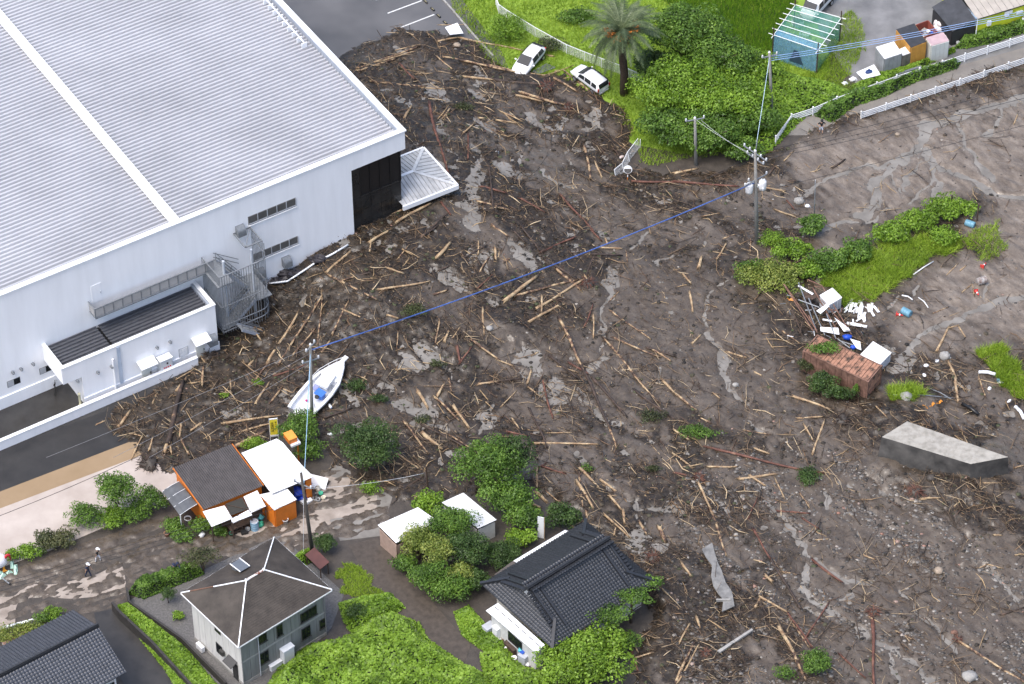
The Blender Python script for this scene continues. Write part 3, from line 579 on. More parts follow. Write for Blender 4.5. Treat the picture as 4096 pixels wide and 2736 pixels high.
def crown(name, parent, c, r, n, leaf, mat, lumps=14, seed=0, flat=.2):
    rs = np.random.RandomState(seed+5); r = np.array(r, float)
    d = rs.normal(0, 1, (lumps, 3)); d /= np.linalg.norm(d, axis=1)[:, None]; d[:, 2] = np.abs(d[:, 2])*(1-flat)-flat*.6
    C_ = d*(.45+.42*rs.rand(lumps))[:, None]; lr = .16+.26*rs.rand(lumps)**1.3
    k = rs.choice(lumps, n, p=lr**2/np.sum(lr**2)); e = rs.normal(0, 1, (n, 3)); e /= np.linalg.norm(e, axis=1)[:, None]; e[:, 2] = np.where(rs.rand(n) < .7, np.abs(e[:, 2]), e[:, 2])
    q = C_[k]+e*lr[k][:, None]*(.72+.33*rs.rand(n))[:, None]
    core = rs.rand(n) < .30; q = np.where(core[:, None], e*np.array([.68, .68, .6])*rs.rand(n)[:, None]**.4, q)
    V, F_ = leafquads(q*r+np.array(c), e+np.array([0, 0, .35]), leaf)
    return npmesh(name, V, F_, mat, parent)
def limbs(name, parent, base_, c, r, rt, seed=0, n=6):
    rs = random.Random(seed); b = MB(); p0 = Vector(base_); c = Vector(c)
    m = p0.lerp(c, .5)+Vector((rs.uniform(-.1, .1), rs.uniform(-.1, .1), 0))*max(r)
    b.path([p0, p0.lerp(m, .5), m, c], rt, 8, rt*.35)
    for i in range(n):
        a = 2*math.pi*i/n+rs.random(); s = p0.lerp(c, rs.uniform(.35, .8)); e = c+Vector((math.cos(a)*r[0]*.7, math.sin(a)*r[1]*.7, rs.uniform(-.2, .6)*r[2])); b.path([s, s.lerp(e, .5)+Vector((0, 0, .1*r[2])), e], rt*.45, 5, rt*.1)
    return b.build(name, m_bark, parent, True)
VEG_N = [0]
def plant(name, label, cat, u, v, zc, r, kind='mid', leaf=.24, dens=620, group=None, trunk=None, onmud=False, seed=None):
    """u, v: centre of the crown on the photo; zc: its height over the ground there"""
    r = (r, r, r*.85) if not isinstance(r, (tuple, list)) else r
    r = tuple(q*1.3 for q in r)
    VEG_N[0] += 1; seed = VEG_N[0] if seed is None else seed
    p = G(u, v, zc); z0 = max(mudz(p.x, p.y), 0) if onmud else 0.
    if onmud: p = G(u, v, zc+z0); 
    t = thing(name, label, cat, (p.x, p.y, z0), 0, group)
    tall = trunk if trunk is not None else zc > r[2]*1.15
    c = (0, 0, p.z-z0)
    limbs('trunk' if tall else 'stems', t, (0, 0, -.1), c, r, .06*max(r) if tall else .03*max(r)+.01, seed, 6)
    crown('crown' if tall else 'foliage', t, c, r, int(dens*(r[0]*r[1]+r[0]*r[2]+r[1]*r[2])/3), leaf, m_lf[kind], 20+int(max(r)*6), seed)
    return t
def sample(P, n, edge=0.):
    lo = P.min(0); hi = P.max(0); out = []; tot = 0
    while tot < n:
        x = nr.uniform(lo[0], hi[0], n*2); y = nr.uniform(lo[1], hi[1], n*2); d = sdist(P, x, y); k = d+(fbm(x*1.1, y*1.1, 3, 91)-.5)*1.6*edge > 0
        out.append(np.stack([x[k], y[k], d[k]], -1)); tot += k.sum()
    return np.concatenate(out)[:n]
def cover(name, label, cat, pts, h, n, leaf, kind, lump=.5, edge=1.2, group=None, world=False, z0=0., topname='foliage'):
    P = np.array(pts) if world else polyW(pts, z0)
    def hf(x, y, d): return z0+h*sstep(0, edge, d)*(.45+.75*fbm(x*lump, y*lump, 3, 41))+.02
    c = P.mean(0); t = thing(name, label, cat, (c[0], c[1], z0), 0, group)
    st = .4; xs = np.arange(P[:, 0].min()-st, P[:, 0].max()+st, st); ys = np.arange(P[:, 1].min()-st, P[:, 1].max()+st, st); A, B_ = np.meshgrid(xs, ys)
    d = sdist(P, A, B_); zz = np.where(d > 0, hf(A, B_, d)-.08, z0-.3); id_ = np.arange(A.size).reshape(A.shape)
    q = np.stack([id_[:-1, :-1], id_[:-1, 1:], id_[1:, 1:], id_[1:, :-1]], -1).reshape(-1, 4); q = q[(d.ravel()[q] > 0).any(1)]
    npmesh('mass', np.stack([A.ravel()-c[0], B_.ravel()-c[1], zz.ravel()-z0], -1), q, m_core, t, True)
    s = sample(P, n); e = .15; hx = hf(s[:, 0]+e, s[:, 1], s[:, 2])-hf(s[:, 0]-e, s[:, 1], s[:, 2]); hy = hf(s[:, 0], s[:, 1]+e, s[:, 2])-hf(s[:, 0], s[:, 1]-e, s[:, 2])
    z = hf(s[:, 0], s[:, 1], s[:, 2])+nr.rand(n)*.16*min(1, h*2)
    V, F_ = leafquads(np.stack([s[:, 0]-c[0], s[:, 1]-c[1], z-z0], -1), np.stack([-hx/(2*e), -hy/(2*e), np.ones(n)], -1), leaf, .4, .8)
    npmesh(topname, V, F_, m_lf[kind], t); return t
def grass(name, label, pts, n, h, wd, kind, lean=.35, top=True, zf=None, parent=None, world=False):
    P = np.array(pts) if world else polyW(pts); s = sample(P, n, 1.); a = nr.rand(n)*2*math.pi
    z0 = np.zeros(n) if zf is None else np.array([zf(x, y) for x, y in s[:, :2]])
    hh = h*(.5+.9*nr.rand(n))*(.6+.8*fbm(s[:, 0]*.5, s[:, 1]*.5, 3, 55)); dx = np.cos(a)*wd/2; dy = np.sin(a)*wd/2; lx = nr.normal(0, lean, n)*hh; ly = nr.normal(0, lean, n)*hh
    b0 = np.stack([s[:, 0]-dx, s[:, 1]-dy, z0], -1); b1 = np.stack([s[:, 0]+dx, s[:, 1]+dy, z0], -1); tp = np.stack([s[:, 0]+lx, s[:, 1]+ly, z0+hh], -1)
    o = npmesh(name, np.stack([b0, b1, tp], 1).reshape(-1, 3), np.arange(n*3).reshape(n, 3), m_lf[kind], parent)
    return tag(o, label, 'grass', kind='stuff') if top else o
grass('meadow_grass', 'long bright grass growing on the meadow round the palm and cars', [(1005, -40), (1800, -40), (1900, 180), (1760, 340), (1480, 380), (1400, 230), (1330, 190), (1130, 150)], 52000, .38, .07, 'grass', .5)
grass('yard_weeds', 'patchy bright weeds along the edges of the gravel yard', [(1900, 60), (1950, 20), (1980, 60), (1985, 110), (1930, 190), (2010, 215), (1880, 230), (1820, 190), (1890, 150)], 9000, .3, .06, 'grass', .5)
# rice in rows
P = polyW([(1440, -60), (1850, -60), (1775, 118), (1700, 125), (1640, 60), (1560, 30)])
ra = rad(24); rows = []
for i in np.arange(-40, 40, .30):
    for j in np.arange(-40, 40, .17): rows.append((i*-math.sin(ra)+j*math.cos(ra), i*math.cos(ra)+j*math.sin(ra)))
rows = np.array(rows)+P.mean(0); rows = rows[sdist(P, rows[:, 0], rows[:, 1]) > 0]; rows = np.repeat(rows, 5, 0)
n = len(rows); rows = rows+nr.normal(0, .03, (n, 2)); a = nr.rand(n)*6.28; h = .5+.25*nr.rand(n)
V = np.stack([np.stack([rows[:, 0]-np.cos(a)*.03, rows[:, 1]-np.sin(a)*.03, 0*a], -1), np.stack([rows[:, 0]+np.cos(a)*.03, rows[:, 1]+np.sin(a)*.03, 0*a], -1), np.stack([rows[:, 0]+nr.normal(0, .06, n), rows[:, 1]+nr.normal(0, .06, n), h], -1)], 1).reshape(-1, 3)
tag(npmesh('rice_plants', V, np.arange(n*3).reshape(n, 3), m_lf['rice']), 'dense green rice growing in rows at the top edge', 'rice', kind='stuff')
sheet('paddy_field', [(1440, -60), (1850, -60), (1775, 118), (1700, 125), (1640, 60), (1560, 30)], .022, M('paddy_soil', (.018, .035, .008), .7, .3, 1))
plant('shrub', 'pale green feathery shrub at the corner of the car park', 'shrub', 1160, 68, 1.2, (1.9, 1.6, 1.5), 'bright', .16, 900)
plant('shrub', 'small dull brown-green shrub behind the white hatchback', 'shrub', 1258, 103, .6, (1.5, .9, .8), 'olive', .14, 900)
plant('shrub', 'rounded weedy shrub below the palm against the mesh fence', 'shrub', 1320, 38, .5, (2.0, 1.1, .7), 'mid', .2, 700)
TG = 'vine-smothered trees behind the palm'
for u, v, zc, r, kd, lb in ((1570, 80, 4.4, (3.5, 2.8, 2.7), 'mid', 'tall tree smothered in vines right of the palm crown'), (1640, 130, 3.4, (3.2, 2.6, 2.4), 'mid', 'vine covered tree beside the rice field'), (1570, 205, 3.6, (3.8, 3.0, 2.8), 'bright', 'broad vine covered tree right of the palm trunk'),
        (1665, 225, 3.0, (3.4, 2.8, 2.5), 'bright', 'vine covered tree left of the upper utility pole'), (1535, 290, 2.2, (2.6, 2.0, 2.0), 'mid', 'leafy tree at the mud edge above the bent mesh fence'), (1625, 305, 2.3, (3.0, 2.2, 2.2), 'mid', 'leafy tree behind the short grey pole'),
        (1715, 275, 1.9, (2.3, 2.0, 2.0), 'mid', 'leafy tree above the transformer pole'), (1720, 160, 1.8, (2.4, 2.2, 1.8), 'bright', 'low vine covered tree in front of the rice rows'), (1500, 155, 2.0, (1.7, 1.6, 1.7), 'dark', 'dark small tree directly right of the palm trunk'), (1700, 345, 1.0, (1.8, 1.2, 1.2), 'mid', 'low leafy bush at the foot of the vine covered trees')):
    plant('vine_tree', lb, 'tree', u, v, zc, r, kd, .26, 800, TG, True)
cover('kudzu_bank', 'bright green vines carpeting the bank below the net enclosure', 'vines', [(1700, 140), (1760, 128), (1800, 165), (1850, 180), (1905, 190), (1965, 215), (1985, 235), (1900, 255), (1850, 268), (1800, 315), (1765, 352), (1720, 345)], .9, 9000, .24, 'bright')
cover('vine_hedge', 'leafy vines overgrowing the upper white guard fence', 'vines', [(1868, 268), (1890, 232), (1960, 215), (2010, 205), (2090, 172), (2165, 148), (2205, 142), (2195, 158), (2100, 190), (2030, 222), (1960, 245), (1910, 282)], 1.0, 4200, .22, 'mid', 1.2, .6)
cover('box_hedge', 'tall clipped hedge hugging the end wall of the hall', 'hedge', [tuple(WH.w(x, y))[:2] for x, y in ((.15, 1.5), (1.7, 1.5), (1.7, 8.5), (.15, 8.5))], 5.0, 3600, .2, 'mid', 1.5, .5, world=True)
# strip of green that survived on the right
SG = 'green strip left standing in the mud'
for u, v, zc, r, kd, lb in ((1862, 517, 1.0, (1.2, 1.1, 1.2), 'mid', 'dark leafy bush at the foot of the thin lamp pole'), (1815, 575, .7, (1.6, 1.2, .9), 'bright', 'bright weedy bush right of the transformer pole foot'), (1905, 600, .9, (1.7, 1.3, 1.1), 'mid', 'leafy bush above the collapsed shed'), (1965, 572, .8, (1.5, 1.2, 1.0), 'mid', 'leafy bush in the middle of the green strip'), (2040, 535, .8, (1.7, 1.3, 1.0), 'bright', 'vine bush rising to the right in the green strip'),
        (2105, 512, .9, (1.7, 1.3, 1.1), 'bright', 'vine bush left of the two dark stakes'), (2170, 480, 1.0, (1.8, 1.3, 1.2), 'bright', 'tall bright bush at the top end of the green strip'), (2165, 540, .7, (1.3, 1.1, .8), 'bright', 'bright low bush left of the upper blue drum'), (2215, 478, .6, (1.0, .9, .8), 'bright', 'small bright bush beside the dark stakes'), (1850, 620, .6, (1.5, 1.1, .9), 'bright', 'low bush between the vine heap and the green strip')):
    plant('bush', lb, 'bush', u, v, zc, r, kd, .22, 800, SG, False, True)
plant('vine_heap', 'yellow-green vines heaped over the collapsed shed', 'vines', 1772, 640, .7, (2.5, 1.9, 1.4), 'yellow', .2, 900, None, False, True)
plant('vine_heap', 'thin green vines trailing at the left end of the collapsed shed', 'vines', 1722, 618, .5, (1.4, 1.0, .9), 'mid', .18, 700, None, False, True)
plant('grass_tussock', 'pale arching pampas tussock at the pole end of the green strip', 'grass', 1772, 548, .4, (1.1, .9, .8), 'bright', .12, 1500, None, False, True)
def mz(x, y): return mudz(x, y)
def grassp(pts): return [tuple(GM(u, v))[:2] for u, v in pts]
grass('flattened_grass', 'green grass combed flat beside the collapsed shed', grassp([(1850, 600), (1900, 600), (2060, 545), (2190, 535), (2230, 560), (2140, 590), (2070, 640), (1990, 690), (1940, 705), (1900, 660)]), 15000, .5, .07, 'grass', .8, zf=mz, world=True)
grass('grass_patch', 'bright grass tongue at the right edge below the mudflow bend', grassp([(2235, 800), (2290, 790), (2360, 870), (2400, 930), (2330, 910), (2270, 850)]), 7000, .45, .07, 'grass', .6, zf=mz, world=True)
grass('grass_tuft', 'small grass patch at the end of the rusty container', grassp([(2035, 895), (2090, 885), (2120, 905), (2080, 930), (2040, 920)]), 2500, .45, .07, 'grass', .6, zf=mz, world=True)
grass('sparse_weeds', 'sparse weeds at the far end of the green strip', grassp([(2200, 550), (2290, 500), (2310, 570), (2250, 600)]), 1600, .35, .06, 'grass', .7, zf=mz, world=True)
# trees by the boat and the shop
plant('tree', 'dark olive tree standing in the mud right of the shop', 'tree', 838, 1025, 2.5, (2.5, 2.1, 2.4), 'dark', .17, 1100, None, True, seed=301)
plant('tree', 'leafy tree wrapped round the pole at the boat stern', 'tree', 692, 985, 1.8, (1.7, 1.5, 1.7), 'mid', .17, 900, None, True)
plant('shrub', 'leafy shrub beyond the white shop roof', 'shrub', 712, 1035, .9, (1.3, 1.0, 1.0), 'mid', .18, 800); plant('shrub', 'small bright shrub behind the ridge of the shop roof', 'shrub', 585, 1020, .6, (1.1, .7, .7), 'bright', .16, 900)
plant('shrub', 'low green shrub at the foot of the dark olive tree', 'shrub', 850, 1118, .4, (.9, .7, .5), 'bright', .16, 800)
HG = 'bushes along the flooded paddy'
for u, v, zc, r, kd, lb in ((268, 1125, 2.6, (1.7, 1.5, 2.0), 'mid', 'tallest bushy tree between the paddy and the muddy road'), (345, 1148, 1.1, (1.4, 1.2, 1.2), 'mid', 'broad bush left of the shop awning'), (200, 1185, .9, (1.6, 1.2, 1.0), 'mid', 'wide bush left of the tallest bushy tree'), (255, 1185, .8, (1.4, 1.1, 1.0), 'bright', 'bright bush at the foot of the tallest bushy tree'), (310, 1178, .6, (1.2, 1.0, .8), 'mid', 'low bush right below the tallest bushy tree'),
        (108, 1240, .7, (1.2, 1.0, .9), 'olive', 'olive rounded bush second from the statue'), (148, 1238, .7, (1.1, 1.0, .9), 'olive', 'rounded bush with reddish tint above the walking crew'), (62, 1265, .5, (1.1, .8, .7), 'bright', 'bright low bush beside the rooster statue'), (28, 1272, .4, (.7, .6, .5), 'bright', 'small tufted plant behind the rooster statue')):
    plant('bush', lb, 'bush', u, v, zc, r, kd, .17, 1000, HG, zc > 2)
for u, v, zc, r, lb in ((415, 1225, .5, (1.1, .9, .6), 'potted greenery at the left front corner of the shop'), (465, 1205, .6, (1.2, .8, .7), 'leafy plants crowding under the shop lean-to'), (395, 1205, .6, (.8, .7, .8), 'leafy plants under the grey awning'), (500, 1218, .4, (.7, .6, .5), 'small dark plants at the front of the lean-to')):
    plant('garden_plants', lb, 'plants', u, v, zc, r, 'mid', .16, 1000)
plant('topiary', 'egg-shaped clipped topiary bush beside the driveway', 'topiary', 742, 1248, .95, (.95, .85, .98), 'dark', .12, 2400)
cover('clipped_hedge', 'small clipped hedge at the road corner behind the hipped house', 'hedge', [(668, 1288), (712, 1262), (722, 1285), (690, 1305)], 1.2, 900, .14, 'bright', 1.5, .4)
cover('clipped_hedge', 'long clipped hedge between the muddy road and the gravel garden', 'hedge', [(292, 1362), (330, 1330), (452, 1298), (470, 1318), (330, 1375)], 1.3, 4200, .15, 'mid', 1.6, .4)
plant('small_tree', 'thin olive tree behind the long hedge at the hipped roof edge', 'tree', 462, 1280, 1.8, (1.4, 1.1, .9), 'olive', .13, 1000, None, True)
plant('topiary', 'little cloud-pruned pine standing in the gravel garden', 'topiary', 384, 1362, 1.1, (.62, .6, .5), 'dark', .1, 2600, None, True)
plant('garden_plants', 'single bright spiky plant in the gravel garden', 'plant', 406, 1412, .3, (.5, .5, .35), 'bright', .12, 2200)
cover('ground_cover', 'strip of bright ground cover between the two retaining walls', 'plants', [(268, 1390), (300, 1384), (350, 1425), (420, 1480), (505, 1580), (440, 1640), (380, 1540), (320, 1465)], .55, 9500, .2, 'bright', 1.1, .5)
cover('kudzu_mound', 'great bright mound of kudzu in front of the hipped house', 'vines', [(600, 1590), (640, 1530), (700, 1480), (790, 1462), (850, 1420), (905, 1408), (960, 1428), (985, 1470), (1060, 1520), (1110, 1545), (1150, 1620), (1080, 1760), (560, 1760)], 2.6, 26000, .27, 'kudzu', .38, 2.2)
cover('kudzu_mound', 'low kudzu carpet below the lean-to of the tiled house', 'vines', [(1100, 1500), (1150, 1480), (1200, 1530), (1270, 1545), (1290, 1620), (1200, 1760), (1060, 1740), (1110, 1570)], 1.1, 8000, .25, 'kudzu', .5, 1.2)
cover('weeds', 'green weeds growing beside the outbuilding row of the tiled house', 'plants', [(1040, 1405), (1075, 1390), (1120, 1440), (1170, 1490), (1130, 1510), (1060, 1460)], .5, 3600, .19, 'bright', 1.2, .6)
cover('weeds', 'green bank right of the hipped house', 'plants', [(775, 1385), (830, 1370), (895, 1360), (930, 1395), (880, 1425), (800, 1450), (785, 1420)], .7, 3800, .19, 'bright', 1., .7)
plant('shrub', 'dark shrub in the bank beside the kudzu mound', 'shrub', 820, 1400, .7, (1.0, .9, .7), 'dark', .15, 900)
grass('verge_grass', 'short patchy grass between the hipped house and the driveway', [(770, 1300), (800, 1292), (850, 1320), (880, 1360), (840, 1370), (780, 1360)], 5000, .16, .06, 'grass', .7)
# clump in the middle of the bottom edge
BG = 'mixed trees between the sheds and the tiled house'
for u, v, zc, r, kd, lb in ((1035, 1205, 2.2, (1.9, 1.6, 1.8), 'mid', 'green tree crown topping the clump beside the white shed'), (1075, 1265, 2.0, (2.0, 1.6, 1.8), 'dark', 'dark tree at the right of the clump'), (958, 1245, 2.0, (1.4, 1.3, 1.6), 'yellow', 'yellow-green bamboo leaning over the white shed'), (1005, 1265, 2.4, (1.3, 1.2, 1.5), 'yellow', 'pale yellow bamboo in the middle of the clump'), (1060, 1318, 1.6, (1.2, 1.0, 1.1), 'yellow', 'yellow-tipped bamboo facing the tiled roof'), (985, 1320, 1.7, (1.6, 1.4, 1.5), 'mid', 'leafy tree at the lower left of the clump'),
        (1030, 1350, 1.3, (1.7, 1.3, 1.4), 'mid', 'leafy tree at the foot of the clump above the driveway'), (925, 1290, 1.1, (1.0, .9, 1.0), 'mid', 'small leafy tree against the end of the white shed'), (1085, 1330, 1.2, (1.2, 1.0, 1.2), 'dark', 'dark tree close to the tiled roof corner')):
    plant('clump_tree', lb, 'tree', u, v, zc, r, kd, .17, 1100, BG, True)
plant('round_shrub', 'dark ball-shaped clipped shrub left of the tiled roof', 'shrub', 1152, 1268, 1.2, (1.5, 1.4, 1.25), 'dark', .13, 1900)
for u, v, zc, r, kd, lb in ((1120, 1068, 3.4, (2.6, 2.2, 2.3), 'mid', 'big leafy tree above the tin shed roof'), (1170, 1055, 3.0, (2.0, 1.7, 2.0), 'dark', 'dark tree crown right behind the big leafy tree'), (1165, 1140, 2.2, (2.2, 1.8, 1.8), 'mid', 'vine covered tree right of the tin shed roof'), (1200, 1190, 1.5, (1.5, 1.3, 1.4), 'mid', 'vine covered tree beside the upright white sheet'), (1195, 1235, .8, (1.3, 1.0, .9), 'bright', 'bright vines at the back of the tiled house'), (985, 1158, 1.2, (1.3, 1.1, 1.1), 'bright', 'bright bush between the two shed roofs'), (1285, 1185, 1.1, (1.5, 1.2, 1.1), 'dark', 'torn conifer top lying behind the tiled house')):
    plant('tree', lb, 'tree', u, v, zc, r, kd, .2, 850, 'trees behind the tiled house', zc > 1.4)
plant('kudzu_tree', 'round tree entirely covered in kudzu in front of the tiled house', 'tree', 1335, 1515, 1.7, (3.3, 2.7, 2.5), 'kudzu', .25, 1000, None, True)
for u, v, zc, r, lb in ((1395, 1412, 3.0, (1.7, 1.1, .8), 'torn greenery piled against the tiled eave'), (1448, 1368, 3.2, (1.7, 1.0, .6), 'leafy branches spilled over the tiled roof edge'), (1490, 1338, 3.1, (1.2, .7, .5), 'leafy branch poking out at the far corner of the tiled roof'), (1430, 1470, .7, (1.2, 1.0, .8), 'muddy greenery right of the kudzu covered tree')):
    plant('broken_branches', lb, 'branches', u, v, zc, r, 'mid', .17, 750, 'greenery pushed against the tiled house')
plant('small_tree', 'uprooted leafy tree crown near the bottom right edge', 'tree', 1872, 1520, 1.0, (1.35, 1.2, 1.3), 'mid', .16, 900, None, True, True); plant('shrub', 'small leafy clump left of the uprooted crown', 'shrub', 1798, 1545, .5, (.9, .7, .6), 'mid', .15, 800, None, False, True)
for u, v, r, kd, lb in ((815, 886, (1.1, .7, .5), 'dark', 'dark conifer branch in the mud right of the boat'), (868, 915, (.9, .5, .4), 'dark', 'dark conifer sprig trailing away from the boat'), (970, 960, (.8, .5, .35), 'mud', 'muddy green sprig above the dark olive tree'), (1495, 955, (1.2, .7, .5), 'mud', 'muddy branch heap left of the crossing logs'), (1600, 992, (1.7, .8, .6), 'mid', 'green conifer branches lying right of centre'), (1855, 1092, (1.0, 1.1, .8), 'dark', 'conifer sprig hanging on the long red log'),
        (950, 712, (1.2, .8, .5), 'mud', 'muddy sprig under the blue cable'), (1005, 835, (.7, .4, .3), 'mud', 'muddy twigs beside the bright pond'), (1060, 245, (.9, .6, .4), 'mud', 'muddy weeds near the top of the mudflow'), (592, 878, (.5, .4, .3), 'bright', 'tiny green sprig left of the boat'), (515, 905, (.4, .3, .25), 'bright', 'tiny green sprig below the boundary wall'), (1905, 805, (.9, .7, .5), 'mid', 'green creeper on the container roof'), (1345, 1075, (.6, .5, .35), 'mid', 'small green tuft among the short logs'), (1500, 1075, (.7, .4, .3), 'mud', 'muddy sprig beside the red log end')):
    plant('green_sprig', lb, 'branch', u, v, .25 if u != 1905 else 2.0, r, kd, .14, 900, None, False, True)
# ---- date palm
pb = G(1430, 216); pt = Frame(pb, 0).on(1, 0, 1424, 78)
palm = thing('palm_tree', 'tall date palm with orange fruit stalks in the bright meadow', 'palm', pb)
zt_ = pt.z; b = MB(); b.path([(0, 0, -.2), (.02, 0, zt_*.35), (pt.x*.6, 0, zt_*.7), (pt.x, 0, zt_)], .42, 12, .40); b.build('trunk', m_bark, palm, True)
b = MB(); b.lathe([(.4, -1.6), (.68, -1.0), (.75, -.4), (.55, .2), (.3, .5)], 12, (pt.x, 0, zt_)); b.build('boot', m_bark, palm, True)
rs = random.Random(4)
for i in range(64):
    az = i*2.39996; el = rs.uniform(-.55, 1.25) if i % 3 else rs.uniform(.5, 1.3); L = rs.uniform(4.0, 5.0)
    d = Vector((math.cos(az), math.sin(az), 0)); p = Vector((pt.x, 0, zt_+.2)); sp = []; e = el; N_ = 9
    for k in range(N_):
        sp.append(p.copy()); p = p+(d*math.cos(e)+Vector((0, 0, math.sin(e))))*(L/(N_-1)); e -= .16+.05*k/ N_
    b = MB(); b.path(sp, .05, 4, .012); side = Vector((-d.y, d.x, 0))
    for k in range(34):
        f = .12+.88*k/33; q = f*(N_-1); j = min(int(q), N_-2); o = sp[j].lerp(sp[j+1], q-j); t_ = (sp[j+1]-sp[j]).normalized(); ll = .78*math.sin(math.pi*min(1, .2+f*.78))+.08
        for s in (-1, 1):
            tip = o+side*s*ll*.8+t_*ll*.55+Vector((0, 0, -ll*.22+rs.uniform(-.08, .08))); w_ = t_*.05
            b.add([o-w_, o+w_, tip], [(0, 1, 2)])
    b.build('frond', m_lf['palm'], palm)
m_orange = M('orange_fruit', (.62, .20, .03), .6, .3, 6)
for i in range(7):
    az = -2.9+i*.55; b = MB(); rs = random.Random(i); c0 = Vector((pt.x, 0, zt_+.1))
    for k in range(30):
        e = c0+Vector((math.cos(az+rs.uniform(-.3, .3)), math.sin(az+rs.uniform(-.3, .3)), rs.uniform(.05, .7)))*rs.uniform(1.0, 1.9); b.path([c0, e], .02, 3, .1)
    b.build('fruit_stalk', m_orange, palm)
# ================================================================== houses
def C(ox, oy, s): return lambda x, y: ((ox+x/s)/KP, (oy+y/s)/KP)
# ---- roof tiles
def tile_mesh(w_, h_, mat):
    n = 5; b = MB(); pr = [(w_*i/n, .042*math.sin(2*math.pi*i/n)) for i in range(n+1)]
    vs = [(x, 0, z+.075) for x, z in pr]+[(x, h_+.03, z+.012) for x, z in pr]+[(x, 0, z+.0) for x, z in pr]
    b.add(vs, [(i, i+1, n+2+i, n+1+i) for i in range(n)]+[(2*n+2+i, 2*n+3+i, i+1, i) for i in range(n)]); return b.mesh('roof_tile', mat, True)
TILE_OBJ = {}
def tile_plane(root, o, ex, ey, nx_, ny_, w_, h_, keep, mat, store):
    """tiles on a plane: o lower left corner, ex along the eave, ey up the slope"""
    ex = Vector(ex).normalized(); ey = Vector(ey).normalized(); ez = ex.cross(ey)
    for j in range(ny_):
        for i in range(nx_):
            p = Vector(o)+ex*(i*w_)+ey*(j*h_); c = p+ex*w_*.5+ey*h_*.5
            if keep(c): store.append(Matrix(((ex.x, ey.x, ez.x, p.x), (ex.y, ey.y, ez.y, p.y), (ex.z, ey.z, ez.z, p.z), (0, 0, 0, 1))))
def tiles_out(root, store, w_, h_, mat, limit=300):
    me = tile_mesh(w_, h_, mat); mw = root.matrix_world if False else Matrix.Translation(root.location) @ root.rotation_euler.to_matrix().to_4x4()
    store.sort(key=lambda m: (mw @ m.translation - Vector(CAM)).length)
    for m in store[:limit]: inst('roof_tile', me, root, M=m)
    rest = store[limit:]
    if rest:
        tv = np.array([v.co[:] for v in me.vertices]); tf = np.array([p.vertices[:] for p in me.polygons]); V = []; F_ = []
        for k, m in enumerate(rest):
            A = np.array(m); V.append(tv@A[:3, :3].T+A[:3, 3]); F_.append(tf+k*len(tv))
        o = npmesh('roof_tiles', np.concatenate(V), np.concatenate(F_), mat, root); o['kind'] = 'stuff'
m_kaw = M('kawara', (.040, .043, .050), .36, .35, 3, bump=.1)
m_kawd = M('kawara_ridge', (.022, .024, .028), .4, .3, 4)
# ---- tiled house in the middle of the bottom edge (hip-and-gable roof)
K = C(1900, 2050, 2.412); ZE = 3.1
KF = Frame(G(*K(745, 1310), ZE), 39.0); LX, LY = 11.5, 9.3
kh = thing('tiled_house', 'single-storey house with dark tiled hip-and-gable roof, mud against its eaves', 'house', KF.o, KF.th)
zr = KF.on(1, LY/2, *K(510, 745)).z; sl = (zr-ZE)/(LY/2); x0g = KF.on(1, LY/2, *K(510, 745)).x; x1g = KF.on(1, LY/2, *K(1290, 265)).x
gx0, gx1 = x0g+.45, x1g-.45                                # gable walls
MB().box(.9, LX-.9, .9, LY-.9, 0, ZE+.15).build('wall', M('plaster', (.5, .47, .42), .7, .15), kh)
def roofz(y): return ZE+sl*(LY/2-abs(y-LY/2))
b = MB()
for s in (0, 1):                                           # roof bodies under the tiles
    Yf = lambda t: t if s == 0 else LY-t
    sk0, sk1 = gx0, LX-gx1
    b = MB(); b.poly([(0, Yf(0), ZE-.05), (LX, Yf(0), ZE-.05), (x1g, Yf(min(sk1, LY/2-.1)), roofz(min(sk1, LY/2-.1))-.05), (x1g, LY/2, zr-.05), (x0g, LY/2, zr-.05), (x0g, Yf(sk0), roofz(sk0)-.05)]); b.build('roof_body', m_kawd, kh)
for xe, xg in ((0, gx0), (LX, gx1)):
    t = abs(xg-xe); b = MB(); b.poly([(xe, 0, ZE-.05), (xe, LY, ZE-.05), (xg, LY-t, ZE+sl*t-.05), (xg, t, ZE+sl*t-.05)]); b.build('roof_body', m_kawd, kh)
    MB().poly([(xg, t, ZE+sl*t-.05), (xg, LY-t, ZE+sl*t-.05), (xg, LY/2, zr-.06)]).build('gable', M('gable_white', (.7, .7, .7), .6, .05), kh)
store = []; tw, th_ = .285, .27
def main_keep(c):
    d = min(c.y, LY-c.y)
    if d < 0: return False
    lo = x0g if d > gx0 else d; hi = x1g if d > LX-gx1 else LX-d
    return lo < c.x < hi and d < LY/2-.1
tile_plane(kh, (0, 0, ZE), (1, 0, 0), (0, 1, sl), 41, 22, tw, th_, main_keep, m_kaw, store)
tile_plane(kh, (LX, LY, ZE), (-1, 0, 0), (0, -1, sl), 41, 22, tw, th_, main_keep, m_kaw, store)
def skirt_keep(c):
    d = min(c.x, LX-c.x); t = gx0 if c.x < LX/2 else LX-gx1
    return 0 <= d < t and d < c.y < LY-d
tile_plane(kh, (0, LY, ZE), (0, -1, 0), (1, 0, sl), 33, 12, tw, th_, skirt_keep, m_kaw, store)
tile_plane(kh, (LX, 0, ZE), (0, 1, 0), (-1, 0, sl), 33, 12, tw, th_, skirt_keep, m_kaw, store)
tiles_out(kh, store, tw, th_, m_kaw)
b = MB(); b.bar((x0g-.1, LY/2, zr+.16), (x1g+.1, LY/2, zr+.16), .34, .36); b.tube((x0g-.1, LY/2, zr+.36), (x1g+.1, LY/2, zr+.36), .1); b.build('ridge', m_kawd, kh)
